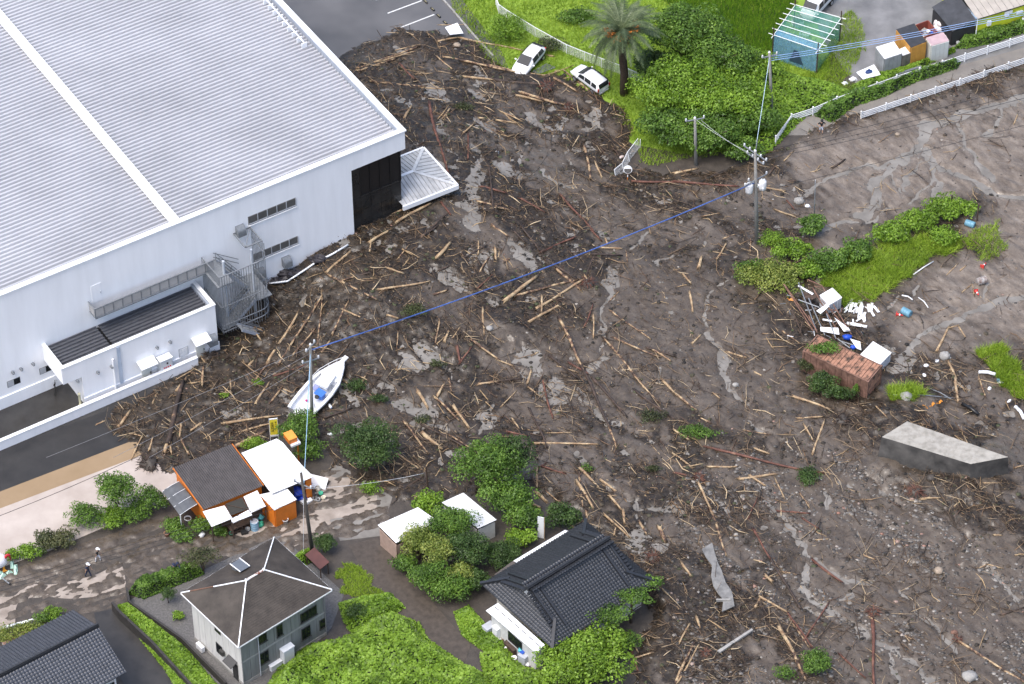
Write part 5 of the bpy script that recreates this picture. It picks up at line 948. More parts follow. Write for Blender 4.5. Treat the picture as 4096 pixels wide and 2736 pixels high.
LOGS = {2: [(215, 485, 630, 310, 'm', .3), (230, 505, 480, 395, 'm', .25), (330, 440, 600, 345, 'p', .18), (800, 385, 1360, 500, 'm', .3), (1080, 425, 1260, 470, 'm', .25), (930, 510, 1130, 535, 'p', .28), (1130, 535, 1500, 590, 'd', .35), (310, 550, 660, 580, 'm', .24), (640, 580, 865, 590, 'p', .16), (500, 435, 600, 530, 'r', .26), (750, 378, 850, 460, 'p', .2), (755, 275, 905, 230, 'p', .25), (900, 235, 1335, 330, 'p', .26), (1480, 355, 1535, 368, 'p', .3), (1240, 485, 1500, 500, 'p', .22), (1490, 495, 1655, 430, 'p', .2), (1600, 460, 1780, 610, 'm', .3), (1530, 530, 1700, 615, 'm', .28), (1315, 625, 1620, 705, 'm', .36), (1280, 640, 1450, 680, 'p', .26), (700, 695, 830, 1180, 'r', .36), (960, 890, 960, 1060, 'r', .22), (1095, 1090, 1130, 1420, 'd', .3), (1045, 1245, 1210, 1295, 'r', .25), (1015, 1345, 1225, 1410, 'm', .25), (1740, 975, 1780, 1200, 'm', .34), (1815, 1090, 1855, 1190, 'p', .26), (1585, 1310, 1800, 1543, 'r', .26), (1165, 745, 1330, 820, 'p', .18), (1040, 785, 1290, 830, 'p', .22), (925, 895, 1000, 825, 'p', .22), (535, 795, 580, 705, 'p', .3), (775, 1355, 840, 1435, 'r', .3), (470, 1500, 705, 1370, 'p', .34), (700, 1540, 820, 1440, 'd', .28), (1310, 1335, 1465, 1420, 'r', .22), (790, 795, 840, 730, 'p', .22), (2060, 1215, 2348, 1225, 'r', .3), (600, 495, 720, 485, 'p', .12), (400, 1440, 540, 1400, 'm', .3), (1540, 465, 1640, 440, 'p', .16), (1510, 560, 1500, 480, 'p', .12), (760, 150, 970, 150, 'p', .1), (1200, 760, 1260, 810, 'p', .16), (620, 440, 840, 490, 'p', .1), (1720, 490, 1600, 520, 'p', .12), (480, 330, 640, 300, 'p', .14)],
        3: [(0, 1220, 420, 1250, 'r', .3), (0, 1155, 155, 1120, 'p', .3), (1060, 1125, 1140, 1075, 'd', .26), (600, 1255, 745, 1280, 'p', .2), (680, 1400, 815, 1450, 'p', .2), (760, 1345, 805, 1400, 'r', .18), (740, 1075, 800, 1010, 'p', .16), (2280, 830, 2305, 765, 'p', .16), (200, 1450, 300, 1435, 'p', .14), (590, 1270, 595, 1330, 'p', .12), (1870, 1065, 1895, 1030, 'd', .1)],
        4: [(2190, 325, 2348, 180, 'p', .32), (1790, 925, 2005, 575, 'p', .34), (1870, 935, 2165, 465, 'm', .26), (1690, 1065, 1800, 930, 'm', .24), (2130, 800, 2160, 480, 'm', .2), (1965, 880, 2120, 680, 'm', .2), (1840, 1005, 2050, 940, 'r', .2), (1425, 840, 1455, 755, 'p', .3), (1360, 1090, 1385, 830, 'm', .3), (1340, 855, 1375, 940, 'p', .22), (1125, 1480, 1230, 1060, 'd', .62), (1190, 1120, 1250, 1030, 'p', .4), (1105, 1530, 1150, 1390, 'p', .42), (1150, 1540, 1135, 1420, 'p', .22), (795, 1345, 870, 1265, 'p', .4), (1700, 700, 1750, 790, 'p', .26), (1665, 950, 1700, 915, 'p', .3), (1715, 1200, 1810, 1045, 'p', .28), (1815, 1190, 1890, 1080, 'm', .28), (1500, 1335, 1880, 1275, 'p', .3), (1570, 1490, 1780, 1375, 'm', .55), (1590, 1390, 1855, 1325, 'p', .2), (1215, 1330, 1205, 1420, 'p', .28), (1220, 1430, 1265, 1543, 'm', .3), (1000, 1510, 1028, 1430, 'p', .25), (1270, 1060, 1420, 1045, 'p', .2), (1280, 1375, 1360, 1330, 'p', .26), (880, 1560, 960, 1400, 'p', .2), (1545, 1040, 1550, 1095, 'p', .2), (1270, 980, 1330, 1000, 'm', .14), (1700, 690, 1830, 760, 'm', .14), (2160, 860, 2210, 780, 'm', .3), (2030, 650, 2090, 640, 'p', .14), (1025, 1200, 1055, 1120, 'p', .15), (640, 1325, 700, 1300, 'p', .15), (890, 1390, 950, 1410, 'p', .18), (1600, 560, 1630, 620, 'm', .14), (1900, 1090, 1960, 1120, 'p', .16), (1480, 850, 1525, 830, 'p', .2), (1570, 1080, 1575, 1020, 'p', .16), (1180, 1030, 1310, 965, 'p', .12)],
        5: [(25, 345, 350, 525, 'm', .28), (300, 115, 455, 15, 'p', .32), (300, 175, 310, 100, 'p', .2), (640, 80, 755, 0, 'd', .3), (750, 220, 840, 120, 'p', .46), (760, 300, 1080, 140, 'd', .24), (490, 220, 560, 140, 'm', .16), (415, 295, 520, 335, 'p', .26), (1035, 320, 1105, 200, 'm', .2), (1142, 155, 1145, 230, 'p', .3), (1030, 105, 1030, 190, 'p', .2), (1120, 0, 1230, 75, 'm', .28), (1310, 0, 1440, 175, 'd', .26), (1265, 40, 1340, 110, 'd', .22), (1445, 180, 1680, 80, 'r', .3), (1760, 0, 1850, 100, 'r', .2), (1480, 220, 1690, 370, 'd', .36), (1550, 290, 1720, 440, 'm', .3), (1200, 515, 1420, 350, 'p', .44), (1270, 470, 1690, 375, 'm', .28), (1420, 560, 1745, 365, 'p', .34), (1370, 660, 1600, 530, 'p', .32), (1455, 470, 1452, 600, 'p', .26), (1500, 575, 1620, 540, 'p', .16), (1740, 370, 1840, 130, 'd', .24), (1740, 190, 1980, 205, 'd', .28), (1850, 155, 2000, 160, 'p', .22), (365, 455, 700, 390, 'p', .26), (735, 475, 825, 435, 'm', .26), (120, 575, 285, 645, 'p', .26), (45, 740, 160, 520, 'm', .24), (420, 615, 490, 640, 'p', .26), (1060, 570, 1068, 740, 'p', .22), (985, 785, 1170, 910, 'm', .28), (1160, 910, 1260, 945, 'p', .18), (885, 830, 905, 930, 'r', .34), (905, 935, 985, 830, 'r', .26), (1020, 1070, 1160, 1050, 'p', .28), (1150, 1050, 1325, 1030, 'd', .28), (1570, 650, 1740, 980, 'm', .36), (1735, 970, 1915, 1365, 'd', .4), (1905, 1350, 1955, 1490, 'm', .24), (1870, 755, 2240, 1185, 'm', .26), (1925, 755, 2240, 885, 'm', .24), (2150, 820, 2348, 875, 'd', .3), (2190, 830, 2320, 910, 'm', .26), (1920, 575, 2180, 760, 'm', .2), (1790, 1020, 2020, 1280, 'd', .34), (1500, 870, 1700, 1030, 'd', .28), (1560, 940, 1700, 985, 'p', .14), (1455, 1010, 1530, 1290, 'r', .24), (1370, 1230, 1490, 1490, 'd', .28), (1400, 1460, 1830, 1468, 'p', .24), (1640, 920, 1770, 1000, 'r', .24), (1740, 690, 1800, 530, 'r', .18), (1800, 600, 1800, 750, 'p', .22), (620, 1115, 690, 1220, 'p', .42), (735, 1155, 895, 1310, 'm', .24), (860, 1215, 965, 1365, 'p', .36), (750, 1150, 795, 1080, 'p', .34), (635, 1325, 930, 1490, 'd', .28), (830, 1415, 1000, 1510, 'm', .2), (520, 1310, 690, 1530, 'm', .24), (645, 1385, 780, 1500, 'p', .44), (560, 1400, 760, 1460, 'd', .22), (240, 1070, 270, 1010, 'p', .28), (1180, 1215, 1280, 1115, 'p', .16), (1370, 1090, 1460, 1160, 'p', .18), (1255, 1290, 1300, 1360, 'p', .22), (1225, 1390, 1360, 1415, 'r', .22), (1360, 1060, 1385, 960, 'p', .3), (1490, 1390, 1650, 1390, 'p', .14), (105, 1020, 150, 1055, 'p', .3), (2080, 1110, 2348, 1300, 'd', .34), (2260, 1040, 2348, 1130, 'p', .3), (0, 1290, 170, 1230, 'd', .26), (100, 380, 200, 360, 'm', .18), (140, 365, 310, 340, 'd', .18), (800, 790, 830, 720, 'p', .3), (740, 800, 770, 640, 'm', .2), (860, 760, 905, 690, 'p', .16), (480, 830, 490, 720, 'm', .16), (1740, 340, 1790, 420, 'p', .2), (1030, 420, 1120, 340, 'r', .16), (920, 295, 1010, 405, 'p', .1), (1200, 250, 1240, 225, 'm', .3), (1910, 500, 1970, 440, 'm', .16), (1380, 870, 1430, 845, 'p', .2), (830, 1020, 850, 1120, 'm', .22), (520, 190, 530, 300, 'd', .14), (1880, 80, 1895, 130, 'p', .26), (2020, 170, 2030, 240, 'm', .14), (1650, 560, 1665, 650, 'd', .16)],
        6: [(795, 1155, 1035, 1255, 'p', .3), (165, 290, 185, 220, 'p', .4), (105, 450, 125, 575, 'p', .3), (290, 230, 350, 125, 'p', .24), (355, 840, 480, 890, 'p', .24), (60, 325, 115, 395, 'p', .24), (120, 790, 180, 735, 'p', .24), (835, 1325, 1000, 1310, 'p', .24), (870, 1370, 930, 1460, 'p', .24), (930, 1543, 1010, 1330, 'p', .26), (1765, 840, 1845, 680, 'p', .32), (1840, 910, 1895, 1020, 'p', .28), (1890, 1010, 1905, 1190, 'p', .32), (1350, 1240, 1425, 1330, 'p', .16), (2045, 1010, 2090, 1150, 'm', .2), (1910, 680, 1955, 750, 'p', .18), (1850, 690, 1910, 670, 'p', .16), (0, 1120, 150, 1240, 'm', .28), (0, 1380, 100, 1445, 'p', .26), (1920, 305, 1960, 270, 'p', .18), (1835, 325, 1900, 260, 'p', .14), (1930, 450, 1990, 400, 'p', .14), (2015, 465, 2000, 390, 'm', .14), (725, 700, 840, 790, 'm', .2), (450, 540, 540, 545, 'm', .12), (260, 180, 345, 200, 'p', .12), (510, 185, 515, 90, 'm', .16), (340, 85, 460, 40, 'm', .12), (540, 980, 590, 1005, 'p', .2), (470, 1380, 640, 1410, 'm', .16), (545, 1495, 640, 1530, 'p', .22), (260, 1120, 310, 1165, 'p', .16), (760, 590, 790, 560, 'p', .1), (1740, 590, 1835, 550, 'm', .12), (590, 740, 710, 735, 'm', .12), (990, 1125, 1050, 1140, 'p', .2), (180, 1300, 250, 1330, 'm', .2)],
        8: [(1415, 240, 1490, 310, 'p', .42), (1420, 90, 1420, 220, 'p', .26), (1360, 130, 1480, 65, 'r', .16), (1455, 85, 1600, 135, 'r', .24), (1710, 110, 1835, 235, 'p', .28), (1690, 210, 1800, 385, 'p', .36), (1705, 150, 1730, 380, 'm', .2), (1585, 390, 1680, 490, 'p', .34), (1360, 310, 1450, 350, 'p', .34), (1880, 415, 2040, 555, 'p', .24), (1905, 285, 1985, 375, 'p', .28), (1850, 175, 1955, 250, 'p', .28), (2000, 380, 2010, 460, 'p', .32), (2240, 490, 2285, 580, 'm', .5), (2110, 450, 2160, 530, 'm', .28), (480, 0, 630, 100, 'p', .24), (2030, 1190, 2100, 1440, 'r', .3), (2050, 1190, 2095, 1310, 'p', .24), (2070, 1355, 2200, 1335, 'p', .22), (1980, 1315, 2040, 1345, 'p', .2), (1750, 390, 1760, 440, 'm', .3), (1470, 230, 1560, 310, 'm', .16), (2100, 1230, 2180, 1180, 'p', .16), (2160, 820, 2200, 760, 'm', .2), (1540, 290, 1620, 350, 'm', .14), (2060, 1460, 2120, 1455, 'm', .14), (1900, 290, 1960, 285, 'p', .12), (1940, 540, 1950, 500, 'p', .2)],
        9: [(160, 190, 245, 370, 'p', .3), (240, 360, 350, 670, 'm', .3), (220, 1500-1543, 1000, 130, 'r', .3), (430, 165, 680, 130, 'p', .3), (510, 140, 610, 210, 'p', .26), (500, 430, 560, 290, 'r', .16), (530, 500, 640, 700, 'r', .26), (640, 690, 850, 1050, 'd', .3), (760, 1060, 920, 1290, 'r', .26), (575, 970, 760, 1060, 'p', .28), (545, 1030, 580, 965, 'p', .26), (700, 1150, 790, 1310, 'p', .42), (785, 1300, 880, 1510, 'm', .36), (930, 705, 1120, 855, 'r', .32), (1330, 1115, 1345, 1560, 'r', .36), (1900, 1250, 2380, 1535, 'm', .28), (1110, 1340, 1280, 1500, 'r', .22), (870, 1250, 1035, 1000, 'r', .2), (700, 380, 900, 400, 'r', .24), (860, 430, 970, 500, 'r', .16), (680, 160, 740, 290, 'p', .18), (840, 250, 910, 360, 'm', .16), (10, 1540, 130, 1280, 'm', .3), (25, 1530, 160, 1290, 'p', .22), (35, 1270, 105, 1150, 'p', .22), (50, 740, 110, 840, 'p', .28), (1270, 680, 1350, 705, 'p', .18), (610, 825, 660, 860, 'p', .36), (1650, 325, 1780, 335, 'p', .2), (1475, 570, 1480, 615, 'p', .2), (2050, 755, 2100, 740, 'p', .14), (2100, 740, 2200, 770, 'p', .14), (0, 0, 100, 70, 'p', .24), (60, 90, 190, 60, 'p', .18), (230, 85, 420, 85, 'p', .24), (2190, 1075, 2348, 1030, 'd', .22), (2075, 240, 2180, 225, 'p', .14), (1310, 1095, 1390, 1135, 'p', .14), (1490, 1180, 1600, 1240, 'm', .16), (150, 1100, 170, 1175, 'p', .3), (720, 790, 830, 810, 'm', .12), (2290, 690, 2348, 675, 'p', .18), (2280, 120, 2348, 90, 'm', .2), (1870, 385, 1940, 340, 'm', .14), (2140, 570, 2200, 565, 'p', .18), (550, 1160, 700, 1130, 'm', .14), (470, 195, 475, 240, 'm', .14), (955, 575, 1040, 570, 'p', .14), (0, 130, 150, 160, 'r', .22), (770, 1090, 900, 1290, 'm', .2)]}
LMK = [('the boat', 735, 900), ('the corrugated shop roof', 560, 1090), ('the annex', 480, 810), ('the escape stair', 575, 700), ('the black glazing', 880, 500), ('the entrance canopy', 990, 420), ('the white hatchback', 1212, 140), ('the white wagon', 1350, 190), ('the car park', 930, 70), ('the transformer pole', 1733, 520), ('the mesh fence stump', 1440, 370), ('the rusty container', 1940, 840), ('the collapsed shed', 1790, 690), ('the concrete block', 2120, 1060), ('the tiled house', 1330, 1300), ('the dark olive tree', 840, 1040), ('the big leafy tree', 1130, 1080), ('the bright central pond', 970, 815), ('the lower blue drum', 2078, 718), ('the pale concrete slab', 1650, 1330), ('the uprooted crown', 1870, 1520), ('the paddy corner', 310, 1020), ('the conifer branches', 1600, 990), ('the hall corner', 930, 310), ('the person in shorts', 1880, 300)]
ORD = ['closest', 'second closest', 'third closest', 'fourth closest', 'fifth closest', 'sixth closest', 'seventh closest', 'eighth closest', 'ninth closest', 'tenth closest', 'eleventh closest', 'twelfth closest', 'thirteenth closest', 'fourteenth closest', 'fifteenth closest', 'sixteenth closest', 'seventeenth closest', 'eighteenth closest', 'nineteenth closest', 'twentieth closest', 'farthest']
LOOK = {'p': 'pale stripped', 'm': 'half-stripped brown', 'd': 'dark barked', 'r': 'reddish barked'}
allogs = []
for n, L in LOGS.items():
    for x0, y0, x1, y1, k, wd in L:
        a, b = T(n, x0, y0), T(n, x1, y1); m = ((a[0]+b[0])/2, (a[1]+b[1])/2)
        lm = min(LMK, key=lambda q: (q[1]-m[0])**2+((q[2]-m[1])*1.3)**2); allogs.append([a, b, k, wd, lm, math.hypot(m[0]-lm[1], (m[1]-lm[2])*1.3)])
cnt = {}
allogs.sort(key=lambda q: q[5])
def log_mesh(L, r, seed, bend=.018):
    rs = random.Random(seed); N_ = 8; R_ = max(4, min(12, int(L/.6))); vs = []; b1 = rs.uniform(-bend, bend)*L; b2 = rs.uniform(-bend, bend)*L*.4; b3 = rs.uniform(-.01, .01)*L
    for i in range(R_+1):
        f = i/R_; rr = r*(1.12-.34*f)*(1+rs.uniform(-.10, .10))
        cx_, cz_ = b1*math.sin(math.pi*f)+b3*math.sin(6.28*f), b2*math.sin(math.pi*f)
        for k in range(N_):
            t = 2*math.pi*k/N_; q = rr*(1+rs.uniform(-.16, .16)); ee = (rs.uniform(-.25, .35)*min(1, L*.5) if i in (0, R_) else 0)*(1 if i else -1); vs.append((L*(f-.5)+ee, cx_+q*math.cos(t), cz_+q*math.sin(t)))
    fs = [(i*N_+k, i*N_+(k+1) % N_, (i+1)*N_+(k+1) % N_, (i+1)*N_+k) for i in range(R_) for k in range(N_)]
    c0 = len(vs); vs += [(-L/2+.1, 0, 0), (L/2-.12, b3*0, 0)]; fs += [(c0, (k+1) % N_, k) for k in range(N_)]+[(c0+1, R_*N_+k, R_*N_+(k+1) % N_) for k in range(N_)]
    b = MB(); b.add(vs, fs)
    for i in range(rs.randint(0, 4)):                         # broken branch stubs
        f = rs.uniform(-.45, .45)*L; t = rs.uniform(0, 3.1); d = Vector((rs.uniform(-.4, .4), math.cos(t), math.sin(t))); b.tube((f, 0, 0), Vector((f, 0, 0))+d*r*rs.uniform(1.4, 3.2), r*.28, r*.1, 5)
    return b
for i, (a, b, k, wd, lm, dd) in enumerate(allogs):
    p, q = GM(*a), GM(*b); p.z = mudz(p.x, p.y); q.z = mudz(q.x, q.y); L = (q-p).length; r = wd*.5*.74
    hp, hq = rnd.uniform(.25, .8)*r, rnd.uniform(.4, 1.2)*r; mid = p.lerp(q, .5)
    mm = mudz(mid.x, mid.y); lift = max(0, mm-mid.z)*.6
    p.z += hp+lift; q.z += hq+lift; d = (q-p)
    key = (k, lm[0]); c = cnt.get(key, 0); cnt[key] = c+1
    size = 'long' if L > 5.5 else ('short' if L < 2.2 else 'mid-length')
    lb = f'{size} {LOOK[k]} log, {ORD[min(c, 20)]} such log to {lm[0]}'
    me = log_mesh(d.length, r, i).mesh('log', m_log[k], True); o = link('log', me); o.location = p.lerp(q, .5)
    o.rotation_euler = d.to_track_quat('X', 'Z').to_euler(); tag(o, lb, 'log', 'logs strewn over the mudflow')
# root plates
def rootball(label, u, v, r, n=70, dz=.3):
    p = GM(u, v); z = mudz(p.x, p.y); t = thing('root_plate', label, 'roots', (p.x, p.y, z)); rs = random.Random(int(u)); b = MB()
    for i in range(n):
        d = Vector((rs.gauss(0, 1), rs.gauss(0, 1), abs(rs.gauss(0, .8)))).normalized(); e = d*r*rs.uniform(.6, 1.3); b.path([(0, 0, dz*.5), e*.5+Vector((rs.uniform(-.1, .1), rs.uniform(-.1, .1), .12))*r, e+Vector((0, 0, -.25*r*rs.random()))], .05*r**.5, 4, .012)
    b.build('roots', m_log['r' if r < 1 else 'd'], t); MB().blob((0, 0, 0), r*.6, int(v), (1, 1, .8), 10, 7, .3).build('soil', m_earth, t, True)
for lb, n, x, y, r in (('root plate of the log below the white hatchback', 2, 1490, 600, .9), ('root plate at the end of the log below the white wagon', 2, 1630, 720, .75), ('huge tangled root mass jammed against the escape stair', 4, 1745, 500, 1.5), ('root mass at the corner of the annex wall', 4, 1400, 890, 1.0), ('root plate of the upright red log at the bottom edge', 9, 1340, 1070, .7), ('root tangle at the meeting of three logs near the centre', 5, 1760, 400, .9), ('small root plate left of the uprooted crown', 9, 215, 1345, .55), ('root plate at the thin end of the orange log', 9, 1905, 1245, .5), ('root plate where the long red log begins', 9, 170, 150, .6), ('black root tangle beside the shop and the paddy', 7, 1000, 60, 1.3), ('root tangle right of the concrete block shade', 9, 1620, 290, .9), ('root tangle below the tiled roof corner', 8, 2200, 700, .9), ('root tangle left of the concrete block', 6, 1130, 1330, 1.0)):
    rootball(lb, *T(n, x, y), r)
# ---- the countless small stuff
def mudsample(n, f, seed):
    rs = np.random.RandomState(seed); out = []; tot = 0; ok = (sdm > .2)
    while tot < n:
        i = rs.randint(0, ny, n*3); j = rs.randint(0, nx, n*3); k = ok[i, j] & keepv.reshape(ny, nx)[i, j]; i, j = i[k], j[k]
        pr = f(X[i, j], Y[i, j], light[i, j]); k = rs.rand(len(i)) < pr; out.append(np.stack([X[i, j][k]+rs.uniform(-.1, .1, k.sum()), Y[i, j][k]+rs.uniform(-.1, .1, k.sum()), np.maximum(Z[i, j][k], B0[i, j][k]+WLEV-.03)], -1)); tot += k.sum()
    return np.concatenate(out)[:n]
def ISL(name, stops, rough=.7):
    m = bpy.data.materials.new(name); m.use_nodes = True; t = m.node_tree; N = t.nodes; L = t.links; b = N['Principled BSDF']; g = N.new('ShaderNodeNewGeometry'); r = N.new('ShaderNodeValToRGB'); e = r.color_ramp.elements
    e[0].position, e[0].color = stops[0][0], (*stops[0][1], 1); e[1].position, e[1].color = stops[-1][0], (*stops[-1][1], 1)
    for p, c in stops[1:-1]: e.new(p).color = (*c, 1)
    L.new(g.outputs['Random Per Island'], r.inputs[0]); L.new(r.outputs[0], b.inputs['Base Color']); b.inputs['Roughness'].default_value = rough; return m
def sticks(name, label, n, lmin, lmax, rmin, rmax, f, mat, seed, tilt=.12):
    P = mudsample(n, f, seed); rs = np.random.RandomState(seed+1); L = lmin+(lmax-lmin)*rs.rand(n)**2.2; r = (rmin+(rmax-rmin)*rs.rand(n)**1.5)*np.clip(L/lmax*2, .5, 1); a = np.where(rs.rand(n) < .35, rad(-52)+rs.normal(0, .4, n), rs.rand(n)*6.28); e = rs.normal(0, tilt, n)
    d = np.stack([np.cos(a)*np.cos(e), np.sin(a)*np.cos(e), np.sin(e)], -1); s = np.stack([-np.sin(a), np.cos(a), 0*a], -1); u = np.cross(d, s); P = P+np.array([0, 0, 1])*(r*.7)[:, None]+np.abs(d[:, 2:3])*np.array([0, 0, 1])*L[:, None]*.3
    bend = s*(rs.normal(0, .10, n)*L)[:, None]; V = []
    for f0, w_, bd in ((-.5, .8, 0), (0, 1, 1), (.5, .45, 0)):
        c = P+d*(L*f0)[:, None]+bend*bd
        V += [c+s*(r*w_)[:, None], c+u*(r*w_)[:, None], c-s*(r*w_)[:, None], c-u*(r*w_)[:, None]]
    V = np.stack(V, 1); fs = [(i*4+k, i*4+(k+1) % 4, (i+1)*4+(k+1) % 4, (i+1)*4+k) for i in range(2) for k in range(4)]+[(3, 2, 1, 0), (8, 9, 10, 11)]
    F_ = (np.arange(n)[:, None, None]*12+np.array(fs)[None]).reshape(-1, 4); return tag(npmesh(name, V.reshape(-1, 3), F_, mat), label, 'debris', kind='stuff')
m_st = ISL('splinters', [(0, (.035, .024, .017)), (.3, (.085, .050, .034)), (.55, (.20, .125, .068)), (.78, (.40, .28, .15)), (1, (.58, .46, .30))])
m_tw = ISL('twigs', [(0, (.018, .014, .010)), (.4, (.055, .040, .028)), (.75, (.13, .085, .055)), (1, (.28, .20, .12))])
den = lambda x, y, l: (.25+1.2*np.clip(fbm(x*.28, y*.28, 3, 61)-.3, 0, 1))*np.clip(1-1.5*l, .05, 1)
den2 = lambda x, y, l: np.clip(2.6*(fbm(x*.45, y*.45, 3, 63)-.40), .03, 1)*np.clip(1-1.35*l, .1, 1)
sticks('wood_splinters', 'pale splinters and broken branches scattered over the mudflow', 4200, .3, 2.6, .016, .06, den2, m_st, 3)
sticks('twig_litter', 'fine dark twigs littering the mudflow', 26000, .15, 1.3, .008, .034, den, m_tw, 5, .3)
den3 = lambda x, y, l: np.clip(5*(fbm(x*.33, y*.33, 4, 93)-.52), 0, 1)*(1-.9*l)
sticks('branch_tangles', 'tangled mats of long thin broken branches in the mudflow', 6500, .7, 3.4, .012, .05, den3, ISL('branch_wood', [(0, (.030, .021, .015)), (.5, (.075, .050, .034)), (.8, (.17, .115, .07)), (1, (.42, .32, .20))]), 12, .16)
sticks('wood_chips', 'tiny pale wood chips peppered over the mudflow', 6500, .1, .38, .012, .04, den, m_st, 8, .25)
def rocks(name, label, n, r0, r1, f, mat, seed, sq=.7):
    P = mudsample(n, f, seed); rs = np.random.RandomState(seed+1); r = r0+(r1-r0)*rs.rand(n)**3.2
    base_ = np.array([(1, 0, 0), (0, 1, 0), (-1, 0, 0), (0, -1, 0), (.6, .6, .7), (-.6, .6, .7), (-.6, -.6, .7), (.6, -.6, .7)]); V = base_[None]*(r[:, None, None]*(.7+.6*rs.rand(n, 8, 1)))*np.array([1, 1, sq]); a = rs.rand(n)*6.28; c, s = np.cos(a)[:, None], np.sin(a)[:, None]
    V = np.stack([V[..., 0]*c-V[..., 1]*s, (V[..., 0]*s+V[..., 1]*c)*.8, V[..., 2]], -1)+P[:, None]-np.array([0, 0, .02])
    tri = np.array([(0, 4, 7), (0, 1, 4), (1, 5, 4), (1, 2, 5), (2, 6, 5), (2, 3, 6), (3, 7, 6), (3, 0, 7), (4, 5, 6), (4, 6, 7)]); return tag(npmesh(name, V.reshape(-1, 3), (np.arange(n)[:, None, None]*8+tri[None]).reshape(-1, 3), mat), label, 'stones', kind='stuff')
m_stone = ISL('stones', [(0, (.045, .038, .032)), (.5, (.095, .085, .075)), (.85, (.18, .165, .148)), (.97, (.32, .295, .26)), (1, (.28, .14, .10))], .5)
lowright = np.array([tuple(GM(u, v))[:2] for u, v in [(1560, 1100), (1800, 1000), (1950, 1050), (2348, 1300), (2420, 1650), (1550, 1650), (1540, 1300)]])
rocks('cobbles', 'cobbles and stones washed out over the lower right mud', 9000, .03, .24, lambda x, y, l: (sdist(lowright, x, y) > 0)*np.clip(3.2*(fbm((x*ca+y*sa)*.12, (-x*sa+y*ca)*.7, 4, 66)-.44), .02, 1), m_stone, 21, .6)
rocks('pebbles', 'small pale pebbles scattered across the whole mudflow', 7000, .03, .16, lambda x, y, l: .2+.6*fbm(x*.5, y*.5, 3, 68), m_stone, 23)
m_clod = ISL('clods', [(0, (.010, .008, .006)), (.5, (.032, .025, .018)), (.85, (.065, .048, .034)), (1, (.05, .065, .025))], .75)
rocks('mud_clods', 'dark clods of earth and litter in the debris', 16000, .05, .26, lambda x, y, l: np.clip(1-1.7*l, 0.01, 1)*np.clip(2*(fbm(x*.6, y*.6, 3, 69)-.25), 0, 1), m_clod, 25, .8)
# ================================================================== muddy road in the lower left
ROADP = [(-70, 1330), (50, 1296), (170, 1252), (330, 1198), (395, 1180), (440, 1230), (520, 1225), (590, 1200), (680, 1180), (720, 1120), (735, 1075), (780, 1075), (880, 1125), (900, 1165), (880, 1205), (800, 1235), (760, 1235), (690, 1270), (600, 1262), (470, 1300), (300, 1345), (290, 1375), (255, 1395), (205, 1405), (150, 1420), (-70, 1480)]
rp_ = polyW(ROADP); c2 = .16; ax_ = np.arange(rp_[:, 0].min()-1, rp_[:, 0].max()+1, c2); ay_ = np.arange(rp_[:, 1].min()-1, rp_[:, 1].max()+1, c2); RX, RY = np.meshgrid(ax_, ay_)
d_ = G(640, 1225)-G(60, 1400); an = math.atan2(d_.y, d_.x); RL = RX*math.cos(an)+RY*math.sin(an); RC = -RX*math.sin(an)+RY*math.cos(an); RC = RC+.012*(RL+18)**2*.15
wv = (fbm(RX*.4, RY*.4, 3, 89)-.5)*3
sr = sdist(rp_, RX, RY)+(fbm(RX, RY, 3, 83)-.5)*.8
rut = (fbm(RL*.09, RC*1.9+wv, 4, 84)-.5)*.36+(fbm(RX*1.5, RY*1.5, 4, 85)-.5)*.42+(fbm(RL*1.6+wv, RC*3.2, 3, 86)-.5)*.16
for q in (-.9, .6, 1.0, 2.2, -2.0): rut = rut-.13*np.exp(-((RC-float(np.median(RC[sr > 0]))-q*1.2+.5*np.sin(RL*.25+q))/.16)**2)
RZ = np.where(sr < -.5, -.6, .10*sstep(-.3, .5, sr)-.04+rut*sstep(0, .6, sr)); n1, n2 = RX.shape; idr = np.arange(n1*n2).reshape(n1, n2)
Qr = np.stack([idr[:-1, :-1], idr[:-1, 1:], idr[1:, 1:], idr[1:, :-1]], -1).reshape(-1, 4); Qr = Qr[(sr.ravel()[Qr] > -.6).any(1)]
us = np.unique(Qr); rm = np.full(n1*n2, -1); rm[us] = np.arange(len(us))
rd = npmesh('muddy_road', np.stack([RX.ravel(), RY.ravel(), RZ.ravel()], -1)[us], rm[Qr], m_mud, None, True); tag(rd, kind='structure'); setattr_f(rd, 'silt', (.30+.35*fbm(RX*.5, RY*.5, 3, 87)).ravel()[us])
ok = sr.ravel() > .35; Qw = Qr[ok[Qr].all(1)]; us = np.unique(Qw); rm[us] = np.arange(len(us)); lev = -.030+.05*fbm(RX*.15, RY*.15, 2, 88)-.04*sstep(-8, 6, RX)
tag(npmesh('road_puddles', np.stack([RX.ravel(), RY.ravel(), lev.ravel()], -1)[us], rm[Qw], WATER('road_water', (.24, .20, .165), (.40, .345, .295), .1, .8), None, True), kind='structure')
sheet('wet_verge', [(760, 1060), (800, 1070), (900, 1140), (880, 1200), (905, 1225), (780, 1240), (740, 1160)], .003, m_wgrey)
